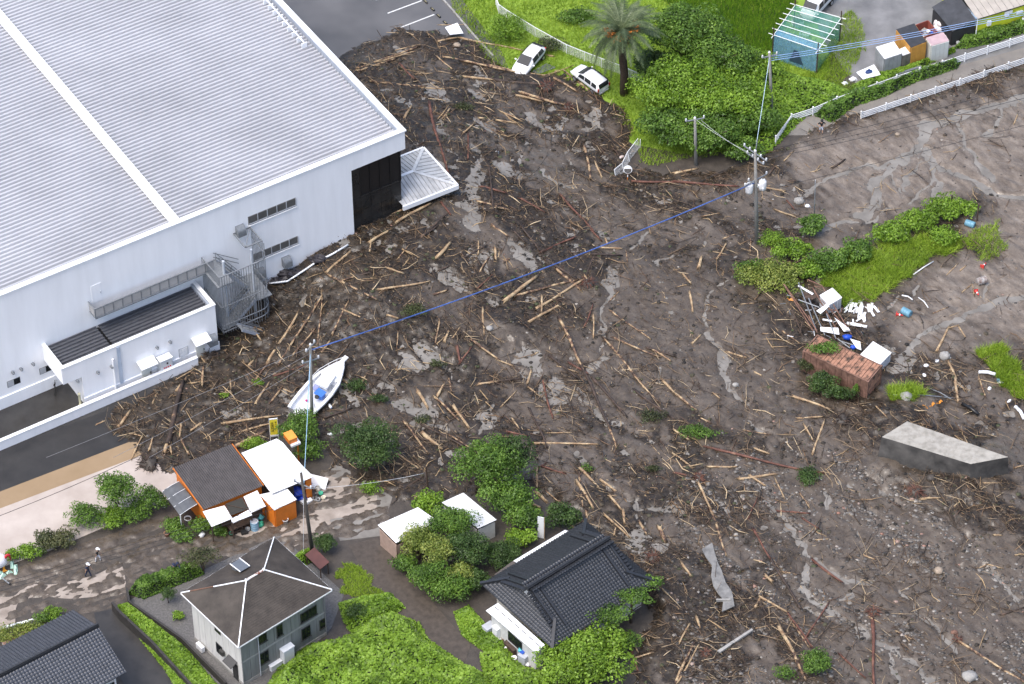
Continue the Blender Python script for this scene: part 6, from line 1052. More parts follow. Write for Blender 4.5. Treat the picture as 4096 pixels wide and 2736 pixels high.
# ================================================================== the shop
S = C(640, 1740, 3.558); m_or = M('orange_paint', (.62, .17, .015), .5, .12, 2); m_wr = M('white_roof', (.80, .80, .80), .5, .05, 1.5, bump=.05); m_cor = M('corrugated_dark', (.075, .068, .068), .45, .25, 1.5)
SF = Frame(G(*S(620, 1065), 2.45), 30.0)
shop = thing('shop', 'orange shop with grey corrugated roof and white sheet roofs beside the mud', 'shop', SF.o, SF.th)
def sz(x, y, z): return SF.on(2, z, *S(x, y))
fl, fr, bl_, br = sz(620, 1065, 2.45), sz(1475, 720, 2.45), sz(190, 465, 3.25), sz(1025, 125, 3.25)
nst = 30
for i in range(nst):                                        # corrugated sheets, one wave each
    a0, a1 = fl.lerp(fr, i/nst), fl.lerp(fr, (i+1)/nst); b0, b1 = bl_.lerp(br, i/nst), bl_.lerp(br, (i+1)/nst); b = MB(); n = 4
    pf_ = [(k/n, .05*math.sin(2*math.pi*k/n)) for k in range(n+1)]
    b.add([a0.lerp(a1, f)+Vector((0, 0, z)) for f, z in pf_]+[b0.lerp(b1, f)+Vector((0, 0, z)) for f, z in pf_], [(k, k+1, n+2+k, n+1+k) for k in range(n)]); b.build('roof_sheet', m_cor, shop)
def prism(name, pts, z0, mat, parent, drop=0): return MB().slab([(p.x, p.y, z0) for p in pts], (0, 0, 0.001)).build(name, mat, parent)
def wallq(name, p, q, z0, mat, parent, th=.08, zt=None):
    d = Vector((q.x-p.x, q.y-p.y, 0)).normalized(); nrm = Vector((-d.y, d.x, 0))*th; pz, qz = (p.z, q.z) if zt is None else (zt, zt)
    return MB().add([(p.x, p.y, z0), (q.x, q.y, z0), (q.x, q.y, qz), (p.x, p.y, pz)]+[tuple(Vector((a.x, a.y, zz))+nrm) for a, zz in ((p, z0), (q, z0), (q, qz), (p, pz))], [(0, 1, 2, 3), (7, 6, 5, 4), (0, 4, 5, 1), (1, 5, 6, 2), (2, 6, 7, 3), (3, 7, 4, 0)]).build(name, mat, parent)
dn = Vector((0, 0, -.1)); ins = lambda p, q, f: p.lerp(q, f)
c0 = (fl+fr+bl_+br)/4
wl_ = [p.lerp(c0, .05)+dn for p in (bl_, fl, fr, br)]
for i in range(4): wallq('wall', wl_[i], wl_[(i+1) % 4], 0, m_or, shop)
MB().bar(bl_+dn*.5+Vector((-.04, 0, 0)), fl+dn*.5+Vector((-.04, 0, 0)), .06, .16).build('barge_board', m_or, shop); MB().bar(br+dn*.3, fr+dn*.3, .06, .16).build('barge_board', m_or, shop)
wr = [sz(1160, 262, 2.9), sz(1660, 58, 2.9), sz(1745, 110, 2.9), sz(2010, 425, 2.75), sz(2182, 600, 2.6), sz(1590, 842, 2.6)]
MB().slab(wr, (0, 0, .06)).build('white_roof', m_wr, shop)
ww = [wr[5].lerp(wr[1], .06), wr[4].lerp(wr[0], .06), wr[2].lerp(wr[5], .06)]
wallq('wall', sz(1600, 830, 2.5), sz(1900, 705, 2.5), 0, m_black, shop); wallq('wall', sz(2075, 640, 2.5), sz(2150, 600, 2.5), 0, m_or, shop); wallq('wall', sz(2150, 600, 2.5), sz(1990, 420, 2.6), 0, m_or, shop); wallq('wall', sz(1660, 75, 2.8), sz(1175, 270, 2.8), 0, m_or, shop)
def shs(name, pts, mat, t=.04): return MB().slab([sz(*p) for p in pts], (0, 0, t)).build(name, mat, shop)
shs('lean_to_roof', [(608, 1090, 2.25), (918, 1008, 2.25), (1032, 1190, 1.95), (735, 1310, 1.95)], m_wr); shs('lean_to_roof', [(1012, 1200, 1.97), (1262, 1068, 2.05), (1312, 1142, 1.95), (1028, 1262, 1.9)], m_wr); shs('lean_to_roof', [(1188, 882, 2.3), (1385, 792, 2.3), (1506, 1020, 2.0), (1296, 1110, 2.0)], m_wr)
shs('lean_to_mesh', [(930, 985, 2.2), (1170, 890, 2.2), (1260, 1055, 2.0), (1010, 1150, 2.0)], M('dark_mesh', (.03, .027, .02), .7, .5, 25))
for a, c_ in (((930, 985, 2.27), (1010, 1150, 2.07)), ((1165, 895, 2.27), (1255, 1060, 2.07)), ((930, 985, 2.27), (1255, 1060, 2.07))): MB().bar(sz(*a), sz(*c_), .05).build('rafter', m_bark, shop)
for x, y in ((740, 1300), (1030, 1250), (1300, 1105), (1500, 1015)): p = sz(x, y, 1.95); MB().bar((p.x, p.y, 0), (p.x, p.y, 1.95), .09).build('post', m_bark, shop)
m_awn = M('smoky_awning', (.10, .105, .11), .35, .25, 1.2)
aw = [(35, 805, 2.05), (150, 735, 2.3), (272, 662, 2.4), (532, 985, 2.3), (410, 1065, 2.2), (282, 1145, 1.95)]
b = MB(); P_ = [sz(*p) for p in aw]; N_ = 6
for i in range(N_):
    f0, f1 = i/N_, (i+1)/N_
    rows_ = []
    for f in (f0, f1):
        lo = P_[0].lerp(P_[5], f); mi = P_[1].lerp(P_[4], f); hi = P_[2].lerp(P_[3], f); rows_.append([lo, lo.lerp(mi, .35)+Vector((0, 0, .10)), mi+Vector((0, 0, .06)), hi])
    pn = MB()
    for k in range(3): pn.add([rows_[0][k], rows_[1][k], rows_[1][k+1], rows_[0][k+1]], [(0, 1, 2, 3)])
    pn.build('awning_panel', m_awn, shop)
for f in (0, .33, .66, 1): MB().path([P_[0].lerp(P_[5], f)+Vector((0, 0, .03)), P_[1].lerp(P_[4], f)+Vector((0, 0, .1)), P_[2].lerp(P_[3], f)+Vector((0, 0, .04))], .025, 4).build('awning_rib', m_metalw, shop)
for p in (P_[0], P_[5]): MB().bar((p.x+.05, p.y, 0), (p.x+.05, p.y, p.z), .07).build('post', m_metalw, shop)
# orange booth
ob = thing('booth', 'small orange booth with white sheet roof at the front of the shop', 'booth', SF.o, SF.th)
q = [sz(1422, 852, 2.35), sz(1812, 770, 2.35), sz(1945, 922, 2.15), sz(1626, 1075, 2.15)]
MB().slab(q, (0, 0, .05)).build('roof', m_wr, ob); cc = (q[0]+q[1]+q[2]+q[3])/4; wq = [p.lerp(cc, .1) for p in q]
for i in range(4): wallq('wall', wq[i], wq[(i+1) % 4], 0, m_or, ob, zt=2.12)
# lettering
def text(name, body, size, mat, parent, M_):
    cu = bpy.data.curves.new(name, 'FONT'); cu.body = body; cu.size = size; cu.extrude = .004; cu.align_x = 'CENTER'; o = bpy.data.objects.new(name, cu); COL.objects.link(o); o.data.materials.append(mat); dg = bpy.context.evaluated_depsgraph_get(); me = bpy.data.meshes.new_from_object(o.evaluated_get(dg)); bpy.data.objects.remove(o); o = link(name, me, mat, parent); o.matrix_local = M_; return o
m_ink = M('black_ink', (.012, .01, .01), .6, .1); m_yel = M('yellow_sign', (.80, .66, .05), .5, .06)
sp_ = G(628, 1012, 0); sp_ = G(630, 1010, 0.)
sg = thing('banner_sign', 'yellow upright banner sign with black characters behind the shop', 'sign', (sp_.x, sp_.y, 0), rad(8))
MB().box(-.34, .34, -.03, .03, .75, 2.65).build('board', m_yel, sg); MB().box(-.36, .36, -.035, .035, 2.65, 2.75).build('top_bar', m_cap, sg); MB().box(-.36, .36, -.036, .036, .55, .75).build('foot_bar', m_cap, sg)
for s in (-.37, .37): MB().tube((s, 0, 0), (s, 0, 2.8), .025, n=6).build('pole', m_metalw, sg)
RX90 = Matrix.Rotation(rad(90), 4, 'X')
for i, ch in enumerate('全国発送'): text('lettering', ch, .30, m_ink, sg, Matrix.Translation((-.12, -.036, 2.10-i*.31)) @ RX90)
for i, ch in enumerate('承ります'): text('lettering', ch, .19, m_ink, sg, Matrix.Translation((.19, -.036, 2.22-i*.25)) @ RX90)
# orange lamp box on a post
p = G(*S(1975, 375)); t = thing('signal_box', 'orange box sign on a red post beside the white shop roof', 'sign', (p.x, p.y, 0), rad(30))
MB().bar((0, 0, 0), (0, 0, 2.4), .12).build('post', m_or, t); MB().box(-.75, .15, -.35, .55, 2.4, 2.62).build('tray', m_cap, t); MB().box(-.85, -.05, -.1, .95, 2.62, 3.1).build('box', m_or, t); MB().box(-.87, -.03, -.12, .97, 3.1, 3.16).build('lid', M('pale_orange', (.75, .30, .05), .5, .1), t)
# things standing round the shop
def drum(label, p, r, h, mat, rz=0, lying=None, cat='drum', lid=None):
    t = thing('drum', label, cat, p, 0, None, (rad(90), 0, lying) if lying is not None else (0, 0, 0)); z = -h/2 if lying is not None else 0
    MB().lathe([(r, z), (r*1.04, z+.02), (r, z+.05), (r, z+h*.33), (r*1.04, z+h*.35), (r, z+h*.37), (r, z+h*.63), (r*1.04, z+h*.65), (r, z+h*.67), (r, z+h-.04), (r*1.04, z+h-.02), (r, z+h)], 16).build('body', mat, t, True); MB().lathe([(r*.94, z+h), (r*.94, z+h+.02)], 16).build('lid', lid or mat, t); MB().tube((r*.5, 0, z+h+.02), (r*.5, 0, z+h+.05), .05).build('bung', m_black, t); return t
m_lblue = M('pale_blue_plastic', (.25, .42, .55), .5, .12, 3)
drum('pale blue plastic barrel with grey lid in front of the shop lean-to', G(*S(1350, 1335)), .36, .95, m_lblue, lid=m_grey)
def pot(label, u, v, r=.2, mat=m_metalw, h=None, fill=m_earth, cat='pot', nm='plant_pot'):
    p = G(u, v); t = thing(nm, label, cat, (p.x, p.y, 0.0)); h = h or r*1.6; MB().lathe([(r*.75, 0), (r, h), (r*1.08, h), (r*1.08, h+.04), (r*.92, h+.04), (r*.9, h-.06)], 12).build('body', mat, t, True); MB().lathe([(r*.9, h-.07), (r*.9, h-.05)], 12).build('content', fill, t); return t
pot('white bucket with brown content under the grey awning', *S(400, 1240), .3); pot('white bucket standing at the foot of the orange booth', *S(1785, 1250), .27); pot('white crate-like tub on the bench under the lean-to', *S(1080, 1340), .3); pot('terracotta pot below the plants left of the shop', *S(100, 1440), .25, M('terracotta', (.38, .2, .13), .7, .1)); pot('dark green bucket lying before the lean-to', *S(1018, 1430), .2, M('green_plastic', (.03, .16, .10), .5, .1))
p = G(*S(1150, 1340)); t = thing('work_bench', 'cluttered wooden bench under the shop lean-to', 'bench', (p.x, p.y, 0), rad(30)); MB().box(-1.1, 1.1, -.35, .35, .62, .7).build('top', m_bark, t)
for x in (-1, 0, 1):
    for y in (-.3, .3): MB().box(x-.05, x+.05, y-.05, y+.05, 0, .62).build('leg', m_bark, t)
MB().box(-1, 1, -.3, .3, .15, .2).build('shelf', m_bark, t)
clutter = [('white plastic tub', (.75, .75, .75)), ('blue crate', (.02, .08, .4)), ('green basin', (.05, .4, .25)), ('grey pail', (.3, .3, .3)), ('black sack', (.02, .02, .02)), ('dull red pail', (.35, .05, .04)), ('cream basket', (.55, .5, .4)), ('dark tyre-like ring', (.02, .02, .02)), ('turquoise watering can', (.1, .45, .5)), ('brown pot', (.15, .08, .05))]
cm = {k: M(k.replace(' ', '_'), c, .5, .15, 5) for k, c in clutter}
def junk(label, u, v, r, kind, seed, z=0.):
    p = G(u, v, z); t = thing('tub' if 'tub' in kind or 'basin' in kind or 'pail' in kind else 'household_item', label, 'container', (p.x, p.y, z), seed); b = MB()
    if seed % 3 == 0: b.lathe([(r*.7, 0), (r, r*1.3), (r*.85, r*1.3), (r*.6, .05)], 12); b.build('body', cm[kind], t, True)
    elif seed % 3 == 1: b.box(-r, r, -r*.7, r*.7, 0, r*.9); b.build('body', cm[kind], t); MB().box(-r*1.06, r*1.06, -r*.76, r*.76, r*.9, r*.98).build('rim', cm[kind], t)
    else: b.blob((0, 0, r*.5), r, seed, (1, .8, .6), 10, 6, .3); b.build('body', cm[kind], t, True); MB().tube((0, 0, r*.9), (.1, .05, r*1.25), r*.2, r*.1).build('neck', cm[kind], t)
JK = [(2120, 720, 'blue crate', 1), (2300, 720, 'green basin', 3), (2200, 740, 'white plastic tub', 4), (2250, 780, 'cream basket', 5), (2290, 850, 'green basin', 6), (2330, 910, 'cream basket', 9), (2230, 900, 'black sack', 8), (2210, 930, 'grey pail', 12), (2020, 890, 'black sack', 11), (2050, 960, 'white plastic tub', 7), (2120, 955, 'white plastic tub', 10), (2250, 940, 'grey pail', 15), (2090, 870, 'dull red pail', 13), (1440, 1190, 'turquoise watering can', 14), (1430, 1290, 'green basin', 17), (1250, 1360, 'grey pail', 18), (1200, 1400, 'black sack', 16), (700, 1270, 'white plastic tub', 19), (800, 1320, 'grey pail', 21), (600, 1440, 'white plastic tub', 20), (740, 1390, 'brown pot', 24)]
ORDN = ['nearest', 'second', 'third', 'fourth', 'fifth', 'sixth', 'seventh']
kc = {}
for x, y, k, sd_ in JK:
    side = 'strewn at the right end of the shop' if x > 1700 else 'in front of the shop lean-to'; i_ = kc.get((k, side), 0); kc[(k, side)] = i_+1
    junk(f'{k} {side}, {ORDN[i_]} from the orange wall', *S(x, y), .22+.06*(sd_ % 3), k, sd_)
for x, y, lb in ((1950, 830, 'crumpled blue tarpaulin beside the orange booth'),):
    p = G(*S(x, y), .5); t = thing('tarpaulin', lb, 'tarpaulin', (p.x, p.y, 0)); MB().blob((0, 0, .5), .75, 5, (1, .7, .8), 14, 9, .35).build('heap', M('blue_tarp', (.01, .05, .42), .4, .4, 4), t, True); MB().blob((.5, -.3, .2), .4, 6, (1, .8, .6), 10, 6, .4).build('fold', bpy.data.materials['blue_tarp'], t, True)
p = G(*S(2235, 720)); t = thing('sheet', 'white board leaning at the right end of the shop', 'board', (p.x, p.y, 0), rad(-20)); MB().slab([(-.9, -.3, .05), (.9, -.3, .05), (.9, .5, .7), (-.9, .5, .7)], (0, 0, .04)).build('board', m_cap, t); MB().bar((0, .5, .7), (0, .7, 0), .05).build('prop', m_bark, t)
# ================================================================== sheds near the middle
Dc = C(1500, 1900, 2.56)
def shed(name, label, corners, zt, wallmat, roofmat, drop=.25, thk=.06):
    q = [G(*Dc(x, y), z) for x, y, z in corners]; o = (q[0]+q[1]+q[2]+q[3])/4; t = thing(name, label, 'shed', (o.x, o.y, 0)); L = [Vector((p.x-o.x, p.y-o.y, p.z)) for p in q]
    n = 8
    for i in range(n):
        a, b_ = L[0].lerp(L[1], i/n+.002), L[0].lerp(L[1], (i+1)/n-.002); c_, d = L[3].lerp(L[2], (i+1)/n-.002), L[3].lerp(L[2], i/n+.002); MB().slab([a, b_, c_, d], (0, 0, thk)).build('roof_sheet', roofmat, t)
    ww = [p.lerp((L[0]+L[1]+L[2]+L[3])/4, .08) for p in L]
    for i in range(4): wallq('wall', ww[i]-Vector((0, 0, drop)), ww[(i+1) % 4]-Vector((0, 0, drop)), 0, wallmat, t)
    for p in ww: MB().bar((p.x, p.y, 0), (p.x, p.y, p.z), .1).build('post', m_bark, t)
    return t
shed('white_roofed_shed', 'block-walled shed with clean white sheet roof beside the drive', [(28, 515, 2.5), (440, 335, 2.5), (640, 470, 2.2), (215, 700, 2.2)], 2.4, M('pink_block', (.36, .26, .21), .7, .15, 3), m_wr, .45)
shed('tin_shed', 'shed with stained tin roof half hidden by trees', [(685, 285, 2.4), (905, 185, 2.4), (1245, 462, 2.1), (1055, 550, 2.1)], 2.3, M('pale_plaster', (.55, .54, .5), .7, .1), M('stained_tin', (.60, .61, .62), .4, .3, 1.2, col2=(.78, .79, .8)), .3)
p = G(1240, 1235); t = thing('upright_sheet', 'narrow white metal sheet standing upright among vines behind the tiled house', 'sheet', (p.x, p.y, 0), rad(-15)); MB().box(-.28, .28, -.02, .02, .1, 2.7).build('sheet', m_cap, t); MB().box(.30, .36, -.03, .03, 0, 2.7).build('post', m_log['p'], t)
# clutter along the lean-to of the tiled house
Wc = C(1900, 2380, 2.986)
def gbox(name, label, cat, uv, dims, mat, rz, parts=True):
    p = G(*uv); t = thing(name, label, cat, (p.x, p.y, 0), rz); a, b_, c_ = dims; MB().box(-a/2, a/2, -b_/2, b_/2, .04, c_).build('body', mat, t); MB().box(-a/2-.03, a/2+.03, -b_/2-.03, b_/2+.03, c_, c_+.05).build('lid', mat, t); MB().box(-a/2+.05, a/2-.05, -b_/2-.015, -b_/2-.002, .1, c_-.08).build('door', mat, t); return t
gbox('outdoor_sink', 'grey outdoor sink unit left of the lean-to', 'sink', Wc(165, 440), (.9, .7, .75), m_grey, KF.th); gbox('white_cupboard', 'tall white cupboard standing by the lean-to wall', 'cupboard', Wc(275, 495), (.75, .6, 1.25), m_metalw, KF.th); gbox('grey_bin', 'big grey waste bin with blue bags below the lean-to', 'bin', Wc(585, 800), (.75, .75, .95), m_grey, KF.th+.2); gbox('wooden_chest', 'dark wooden chest strewn with bottles by the lean-to', 'chest', Wc(435, 650), (1.3, .6, .55), m_bark, KF.th-math.pi/2)
for x, y, k, s_, lb in ((300, 530, 'white plastic tub', 3, 'white pail beside the tall cupboard'), (350, 540, 'brown pot', 6, 'brown clay pot beside the white pail'), (445, 555, 'white plastic tub', 1, 'white wash basin by the lean-to window'), (540, 670, 'turquoise watering can', 2, 'turquoise bag on top of the grey bin'), (575, 690, 'blue crate', 4, 'blue bag on top of the grey bin'), (510, 650, 'turquoise watering can', 5, 'pale turquoise can before the grey bin'), (468, 775, 'white plastic tub', 9, 'round white lid lying in the weeds'), (630, 840, 'white plastic tub', 8, 'torn white bag at the foot of the grey bin'), (370, 640, 'white plastic tub', 11, 'white litter beside the wooden chest')): junk(lb, *Wc(x, y), .25, k, s_, .9 if 'on top' in lb else 0.)
for x, y, lb in ((25, 325, 'round concrete well lid farther from the sink'), (72, 383, 'round concrete well lid nearest the grey sink')):
    p = G(*Wc(x, y)); t = thing('well_lid', lb, 'lid', (p.x, p.y, 0)); MB().lathe([(.48, 0), (.48, .08), (.42, .10)], 18).build('slab', m_conc, t); MB().tube((0, 0, .1), (0, 0, .14), .06).build('knob', m_grey, t)
# ================================================================== upper right corner
m_fence = M('fence_white', (.80, .81, .81), .45, .05, 2)
def rail_fence(label, pts, step, h=1.0, rails=4):
    q = [G(*p) for p in pts]; t = thing('guard_fence', label, 'fence', q[0]); o = q[0]; rel = [p-o for p in q]
    pm = MB().box(-.055, .055, -.055, .055, 0, h+.06).mesh('post', m_fence); capm = MB().box(-.07, .07, -.07, .07, h+.06, h+.12).mesh('post_cap', m_fence)
    for a, b_ in zip(rel[:-1], rel[1:]):
        L = (b_-a).length; n = max(1, round(L/step)); an_ = math.atan2(b_.y-a.y, b_.x-a.x)
        for i in range(n):
            p0, p1 = a.lerp(b_, i/n), a.lerp(b_, (i+1)/n); inst('post', pm, t, p0, (0, 0, an_)); inst('post_cap', capm, t, p0, (0, 0, an_))
            for r in range(rails): z = h*(.16+.84*(r+.55)/rails); MB().bar((p0.x, p0.y, z), (p1.x, p1.y, z), .05, .09).build('rail', m_fence, t)
    inst('post', pm, t, rel[-1]); return t
rail_fence('lower white guard fence with four rails along the lane', [T(3, 1253, 805), T(3, 2400, 420)], 2.75)
rail_fence('upper white guard fence along the gravel yard, half overgrown', [T(3, 680, 968), T(3, 785, 822), T(3, 930, 775), T(3, 1090, 705), T(3, 1490, 560), T(3, 2400, 270)], 2.6)
# net enclosure
Nc = C(3050, 0, 4.9); m_net = M('green_netting', (.12, .36, .28), .7, .25, 3, alpha=.26); m_netb = M('blue_netting', (.16, .36, .52), .7, .2, 2, alpha=.46)
zn = 3.0
nb_ = [G(*Nc(215, 690), zn), G(*Nc(1085, 985), zn), G(*Nc(1540, 355), zn), G(*Nc(640, 100), zn)]
no = (nb_[0]+nb_[1]+nb_[2]+nb_[3])/4; ne = thing('net_enclosure', 'pole frame hung with green and blue netting beside the rice field', 'enclosure', (no.x, no.y, 0)); nl_ = [p-Vector((no.x, no.y, 0)) for p in nb_]
for i, (a, m_) in enumerate(zip(range(4), (m_netb, m_net, m_net, m_net))):
    p, q = nl_[a], nl_[(a+1) % 4]; MB().slab([(p.x, p.y, .05), (q.x, q.y, .05), (q.x, q.y, zn-.02), (p.x, p.y, zn-.02)], (0, .015, 0)).build('net', m_, ne)
MB().slab([nl_[0]-Vector((0, 0, .05)), nl_[1]-Vector((0, 0, .05)), nl_[1].lerp(nl_[2], .22)-Vector((0, 0, .1)), nl_[0].lerp(nl_[3], .22)-Vector((0, 0, .1))], (0, 0, .012)).build('net', m_netb, ne)
MB().slab([nl_[1].lerp(nl_[2], .225)-Vector((0, 0, .1)), nl_[2]-Vector((0, 0, .05)), nl_[3]-Vector((0, 0, .05)), nl_[0].lerp(nl_[3], .225)-Vector((0, 0, .1))], (0, 0, .012)).build('net', M('thin_netting', (.12, .40, .32), .7, .2, 3, alpha=.16), ne)
a, b_ = nl_[0].lerp(nl_[1], .38), nl_[0].lerp(nl_[1], .70); yv = Vector((.0, -.05, 0)); MB().slab([(a.x, a.y-.06, .55), (b_.x, b_.y-.06, .55), (a.lerp(b_, .58).x, a.lerp(b_, .58).y-.06, 2.05), (a.lerp(b_, .3).x, a.lerp(b_, .3).y-.06, 2.1)], (0, .01, 0)).build('flap', M('dark_flap', (.02, .05, .08), .8, .2), ne)
for i in range(7):
    f = i/6; p, q = nl_[0].lerp(nl_[3], f), nl_[1].lerp(nl_[2], f); e = (q-p)*.11; MB().tube(p-e+Vector((0, 0, .05)), q+e+Vector((0, 0, .05)), .035, n=6).build('crossbar', m_fence, ne)
for p, q in ((nl_[0], nl_[3]), (nl_[1], nl_[2])): e = (q-p)*.1; MB().tube(p-e, q+e*.3, .035, n=6).build('side_bar', m_fence, ne)
for p in nl_: MB().tube((p.x, p.y, -.1), (p.x, p.y, zn+.9), .07, n=7).build('post', m_bark, ne)
# things inside / beside
p = G(*Nc(685, 500)); t = thing('crate_pile', 'rusty and white crates piled inside the netting', 'crates', (p.x, p.y, 0), .4); MB().box(-.5, .5, -.4, .4, 0, .6).build('crate', m_metalw, t); MB().box(-.45, .4, -.35, .35, .62, 1.1).build('crate', m_rust, t)
p = G(*Nc(825, 690)); t = thing('trough', 'pale plastic trough on the grass inside the netting', 'trough', (p.x, p.y, 0), -.4); b = MB(); b.box(-.5, .5, -.32, -.27, 0, .3); b.box(-.5, .5, .27, .32, 0, .3); b.box(-.5, -.45, -.27, .27, 0, .3); b.box(.45, .5, -.27, .27, 0, .3); b.box(-.45, .45, -.27, .27, .02, .06); b.build('body', M('pale_green_plastic', (.4, .55, .5), .5, .1), t)
# sheds in the yard
Uc = C(3400, 80, 2.684)
def ubox(name, label, roof, zr_, wallm, roofm, over=.04, plank=6):
    q = [G(*Uc(x, y), zr_ if len(r) == 2 else r[2]) for r in roof for x, y in [r[:2]]]; o = (q[0]+q[1]+q[2]+q[3])/4; t = thing(name, label, 'shed', (o.x, o.y, 0)); L = [Vector((p.x-o.x, p.y-o.y, p.z)) for p in q]; MB().slab(L, (0, 0, .06)).build('roof', roofm, t)
    ww = [p.lerp((L[0]+L[1]+L[2]+L[3])/4, over) for p in L]
    for i in range(4):
        for k in range(plank): wallq('wall_panel', ww[i].lerp(ww[(i+1) % 4], k/plank+.006), ww[i].lerp(ww[(i+1) % 4], (k+1)/plank-.006), .02, wallm, t)
    return t
m_sgrey = M('grey_steel_panel', (.25, .26, .27), .5, .15, 2)
ubox('storage_shed', 'grey steel storage shed with white roof nearest the white board', [(278, 295), (470, 235), (555, 360), (372, 420)], 2.0, m_sgrey, m_wr, .03, 4)
ubox('storage_shed', 'low shed with torn white roof and stained wall behind the guard fence', [(525, 320), (612, 282), (690, 340), (565, 385)], 1.7, M('stained_wall', (.12, .11, .095), .7, .4, 2), m_wr, .04, 3)
ubox('storage_shed', 'shed with black tar roof and ochre walls', [(497, 105), (690, 40), (820, 235), (655, 300)], 2.4, M('ochre_wall', (.50, .25, .05), .6, .15, 2), M('tar_roof', (.035, .036, .04), .6, .25, 2), .03, 3)
ubox('storage_shed', 'cream metal shed with pinkish rusted roof', [(815, 195), (1000, 135), (1062, 225), (875, 280)], 2.1, M('cream_steel', (.58, .60, .57), .5, .08, 2), M('pink_rust_roof', (.46, .33, .34), .5, .15, 1), .03, 4)
p = G(*Uc(545, 235), 1.); t = thing('tarpaulin', 'blue tarpaulin hanging at the side of the black-roofed shed', 'tarpaulin', (p.x, p.y, 0)); MB().blob((0, 0, 1.0), .55, 9, (.7, .5, 1.9), 10, 8, .25).build('sheet', M('blue_tarp2', (.01, .06, .55), .4, .3, 4), t, True); MB().blob((.2, -.1, .3), .4, 8, (1, .8, .7), 8, 6, .3).build('fold', bpy.data.materials['blue_tarp2'], t, True)
q = [G(*Uc(x, y), 1.3) for x, y in ((690, 60), (838, 5), (935, 125), (790, 180))]; o = (q[0]+q[1]+q[2]+q[3])/4; t = thing('skip', 'open rust-red skip filled with rubbish', 'skip', (o.x, o.y, 0))
L = [p-Vector((o.x, o.y, 0)) for p in q]
m_skip = M('rust_red_paint', (.26, .07, .05), .7, .25, 2)
for i in range(4): wallq('side', L[i], L[(i+1) % 4], .05, m_skip, t, .06)
MB().slab([(p.x, p.y, .1) for p in L], (0, 0, .08)).build('floor', m_skip, t)
for i in range(9):
    pp = Vector((rnd.uniform(-.8, 1.), rnd.uniform(-1., .8), .5)); MB().blob(pp, rnd.uniform(.2, .4), i, (1, 1, .7), 8, 5, .3).build('rubbish', [m_metalw, cm['blue crate'], m_conc, cm['brown pot'], m_lf['mid']][i % 5], t)
for x, y, r, lb in ((950, 70, 1.0, 'largest pinkish white sack heap beside the skip'), (1045, 110, .7, 'white sack heap right of the pink-roofed shed'), (1060, 165, .55, 'small white sack heap at the end of the pipe stack')):
    p = G(*Uc(x, y), .5); t = thing('sack_heap', lb, 'sacks', (p.x, p.y, 0))
    for i in range(4): MB().blob((rnd.uniform(-.3, .3)*r, rnd.uniform(-.3, .3)*r, .25+.25*i*r), r*rnd.uniform(.55, .8), i+int(x), (1, .8, .6), 10, 7, .15).build('sack', M('pale_sack', (.72, .66, .64), .6, .08) if i == 0 and r == 1. else bpy.data.materials['pale_sack'], t, True)
def stack(label, uv, L_, n, rz, mat=m_metalw):
    p = G(*uv); t = thing('pipe_stack', label, 'pipes', (p.x, p.y, 0), rz)
    for i in range(n): MB().tube((-L_/2+rnd.uniform(-.15, .15), -.4+.17*(i % 6), .08+.15*(i//6)), (L_/2+rnd.uniform(-.15, .15), -.4+.17*(i % 6)+rnd.uniform(-.05, .05), .08+.15*(i//6)), .07, n=6).build('pipe', mat, t)
stack('grey pipe and board stack along the upper guard fence', Uc(600, 555), 3.2, 14, rad(24), m_galv); stack('light pipe stack beside the white sacks', Uc(1120, 205), 2.4, 14, rad(-52), M('dirty_pipe', (.45, .47, .47), .5, .2))
q = [G(*Uc(x, y), .5) for x, y in ((68, 565), (258, 482), (328, 590), (140, 640))]; o = (q[0]+q[1]+q[2]+q[3])/4; t = thing('white_board', 'square white board lying on weeds with a dark blue bag on it', 'board', (o.x, o.y, 0)); MB().slab([p-Vector((o.x, o.y, 0)) for p in q], (0, 0, .06)).build('panel', m_cap, t); MB().box(-.6, .6, -.6, .6, .1, .45).build('support', m_bark, t)
bg_ = thing('bag', 'dark blue bag lying on the square white board', 'bag', (o.x, o.y, .56), .4); MB().blob((0, 0, .12), .38, 3, (1, .65, .4), 10, 6, .15).build('body', M('navy_cloth', (.02, .05, .16), .7, .2), bg_, True); MB().path([(-.2, 0, .2), (-.1, 0, .42), (.1, 0, .42), (.2, 0, .2)], .03, 5).build('handle', bpy.data.materials['navy_cloth'], bg_)
for x, y, r, lb in ((30, 650, .35, 'white plastic lump left of the white board'), (-60, 690, .28, 'small white lump in the weeds below the net enclosure')): p = G(*Uc(x, y)); t = thing('foam_block', lb, 'foam', (p.x, p.y, 0)); MB().blob((0, 0, .15), r, int(y), (1, .8, .6), 8, 5, .3).build('body', m_cap, t); MB().blob((r, 0, .08), r*.4, int(y)+1, (1, .8, .6), 6, 4, .3).build('crumb', m_cap, t)
# lime-green building
Yc = C(3680, 0, 3.2); m_lime = M('lime_wall', (.52, .58, .03), .6, .12, 1.5); m_broof = M('beige_sheet_roof', (.40, .36, .31), .5, .15, 1)
ZY = 2.6
YF = Frame(G(*Yc(738, 232), ZY), 24.5)
yh = thing('lime_house', 'lime green house with beige ribbed sheet roof in the upper right corner', 'house', YF.o, YF.th)
MB().box(.1, 16, .1, 7, 0, ZY-.08).build('wall', m_lime, yh)
zb_ = YF.on(1, 4.5, *Yc(545, -40)).z
nrow = 22
for i in range(nrow):
    x0 = i*.72-.15; MB().slab([(x0, -.15, ZY), (x0+.68, -.15, ZY), (x0+.68, 4.6, ZY+.95), (x0, 4.6, ZY+.95)], (0, 0, .05)).build('roof_sheet', m_broof, yh)
MB().box(-.1, 16, -.1, 4.5, ZY-.14, ZY-.02).build('roof_deck', m_black, yh)
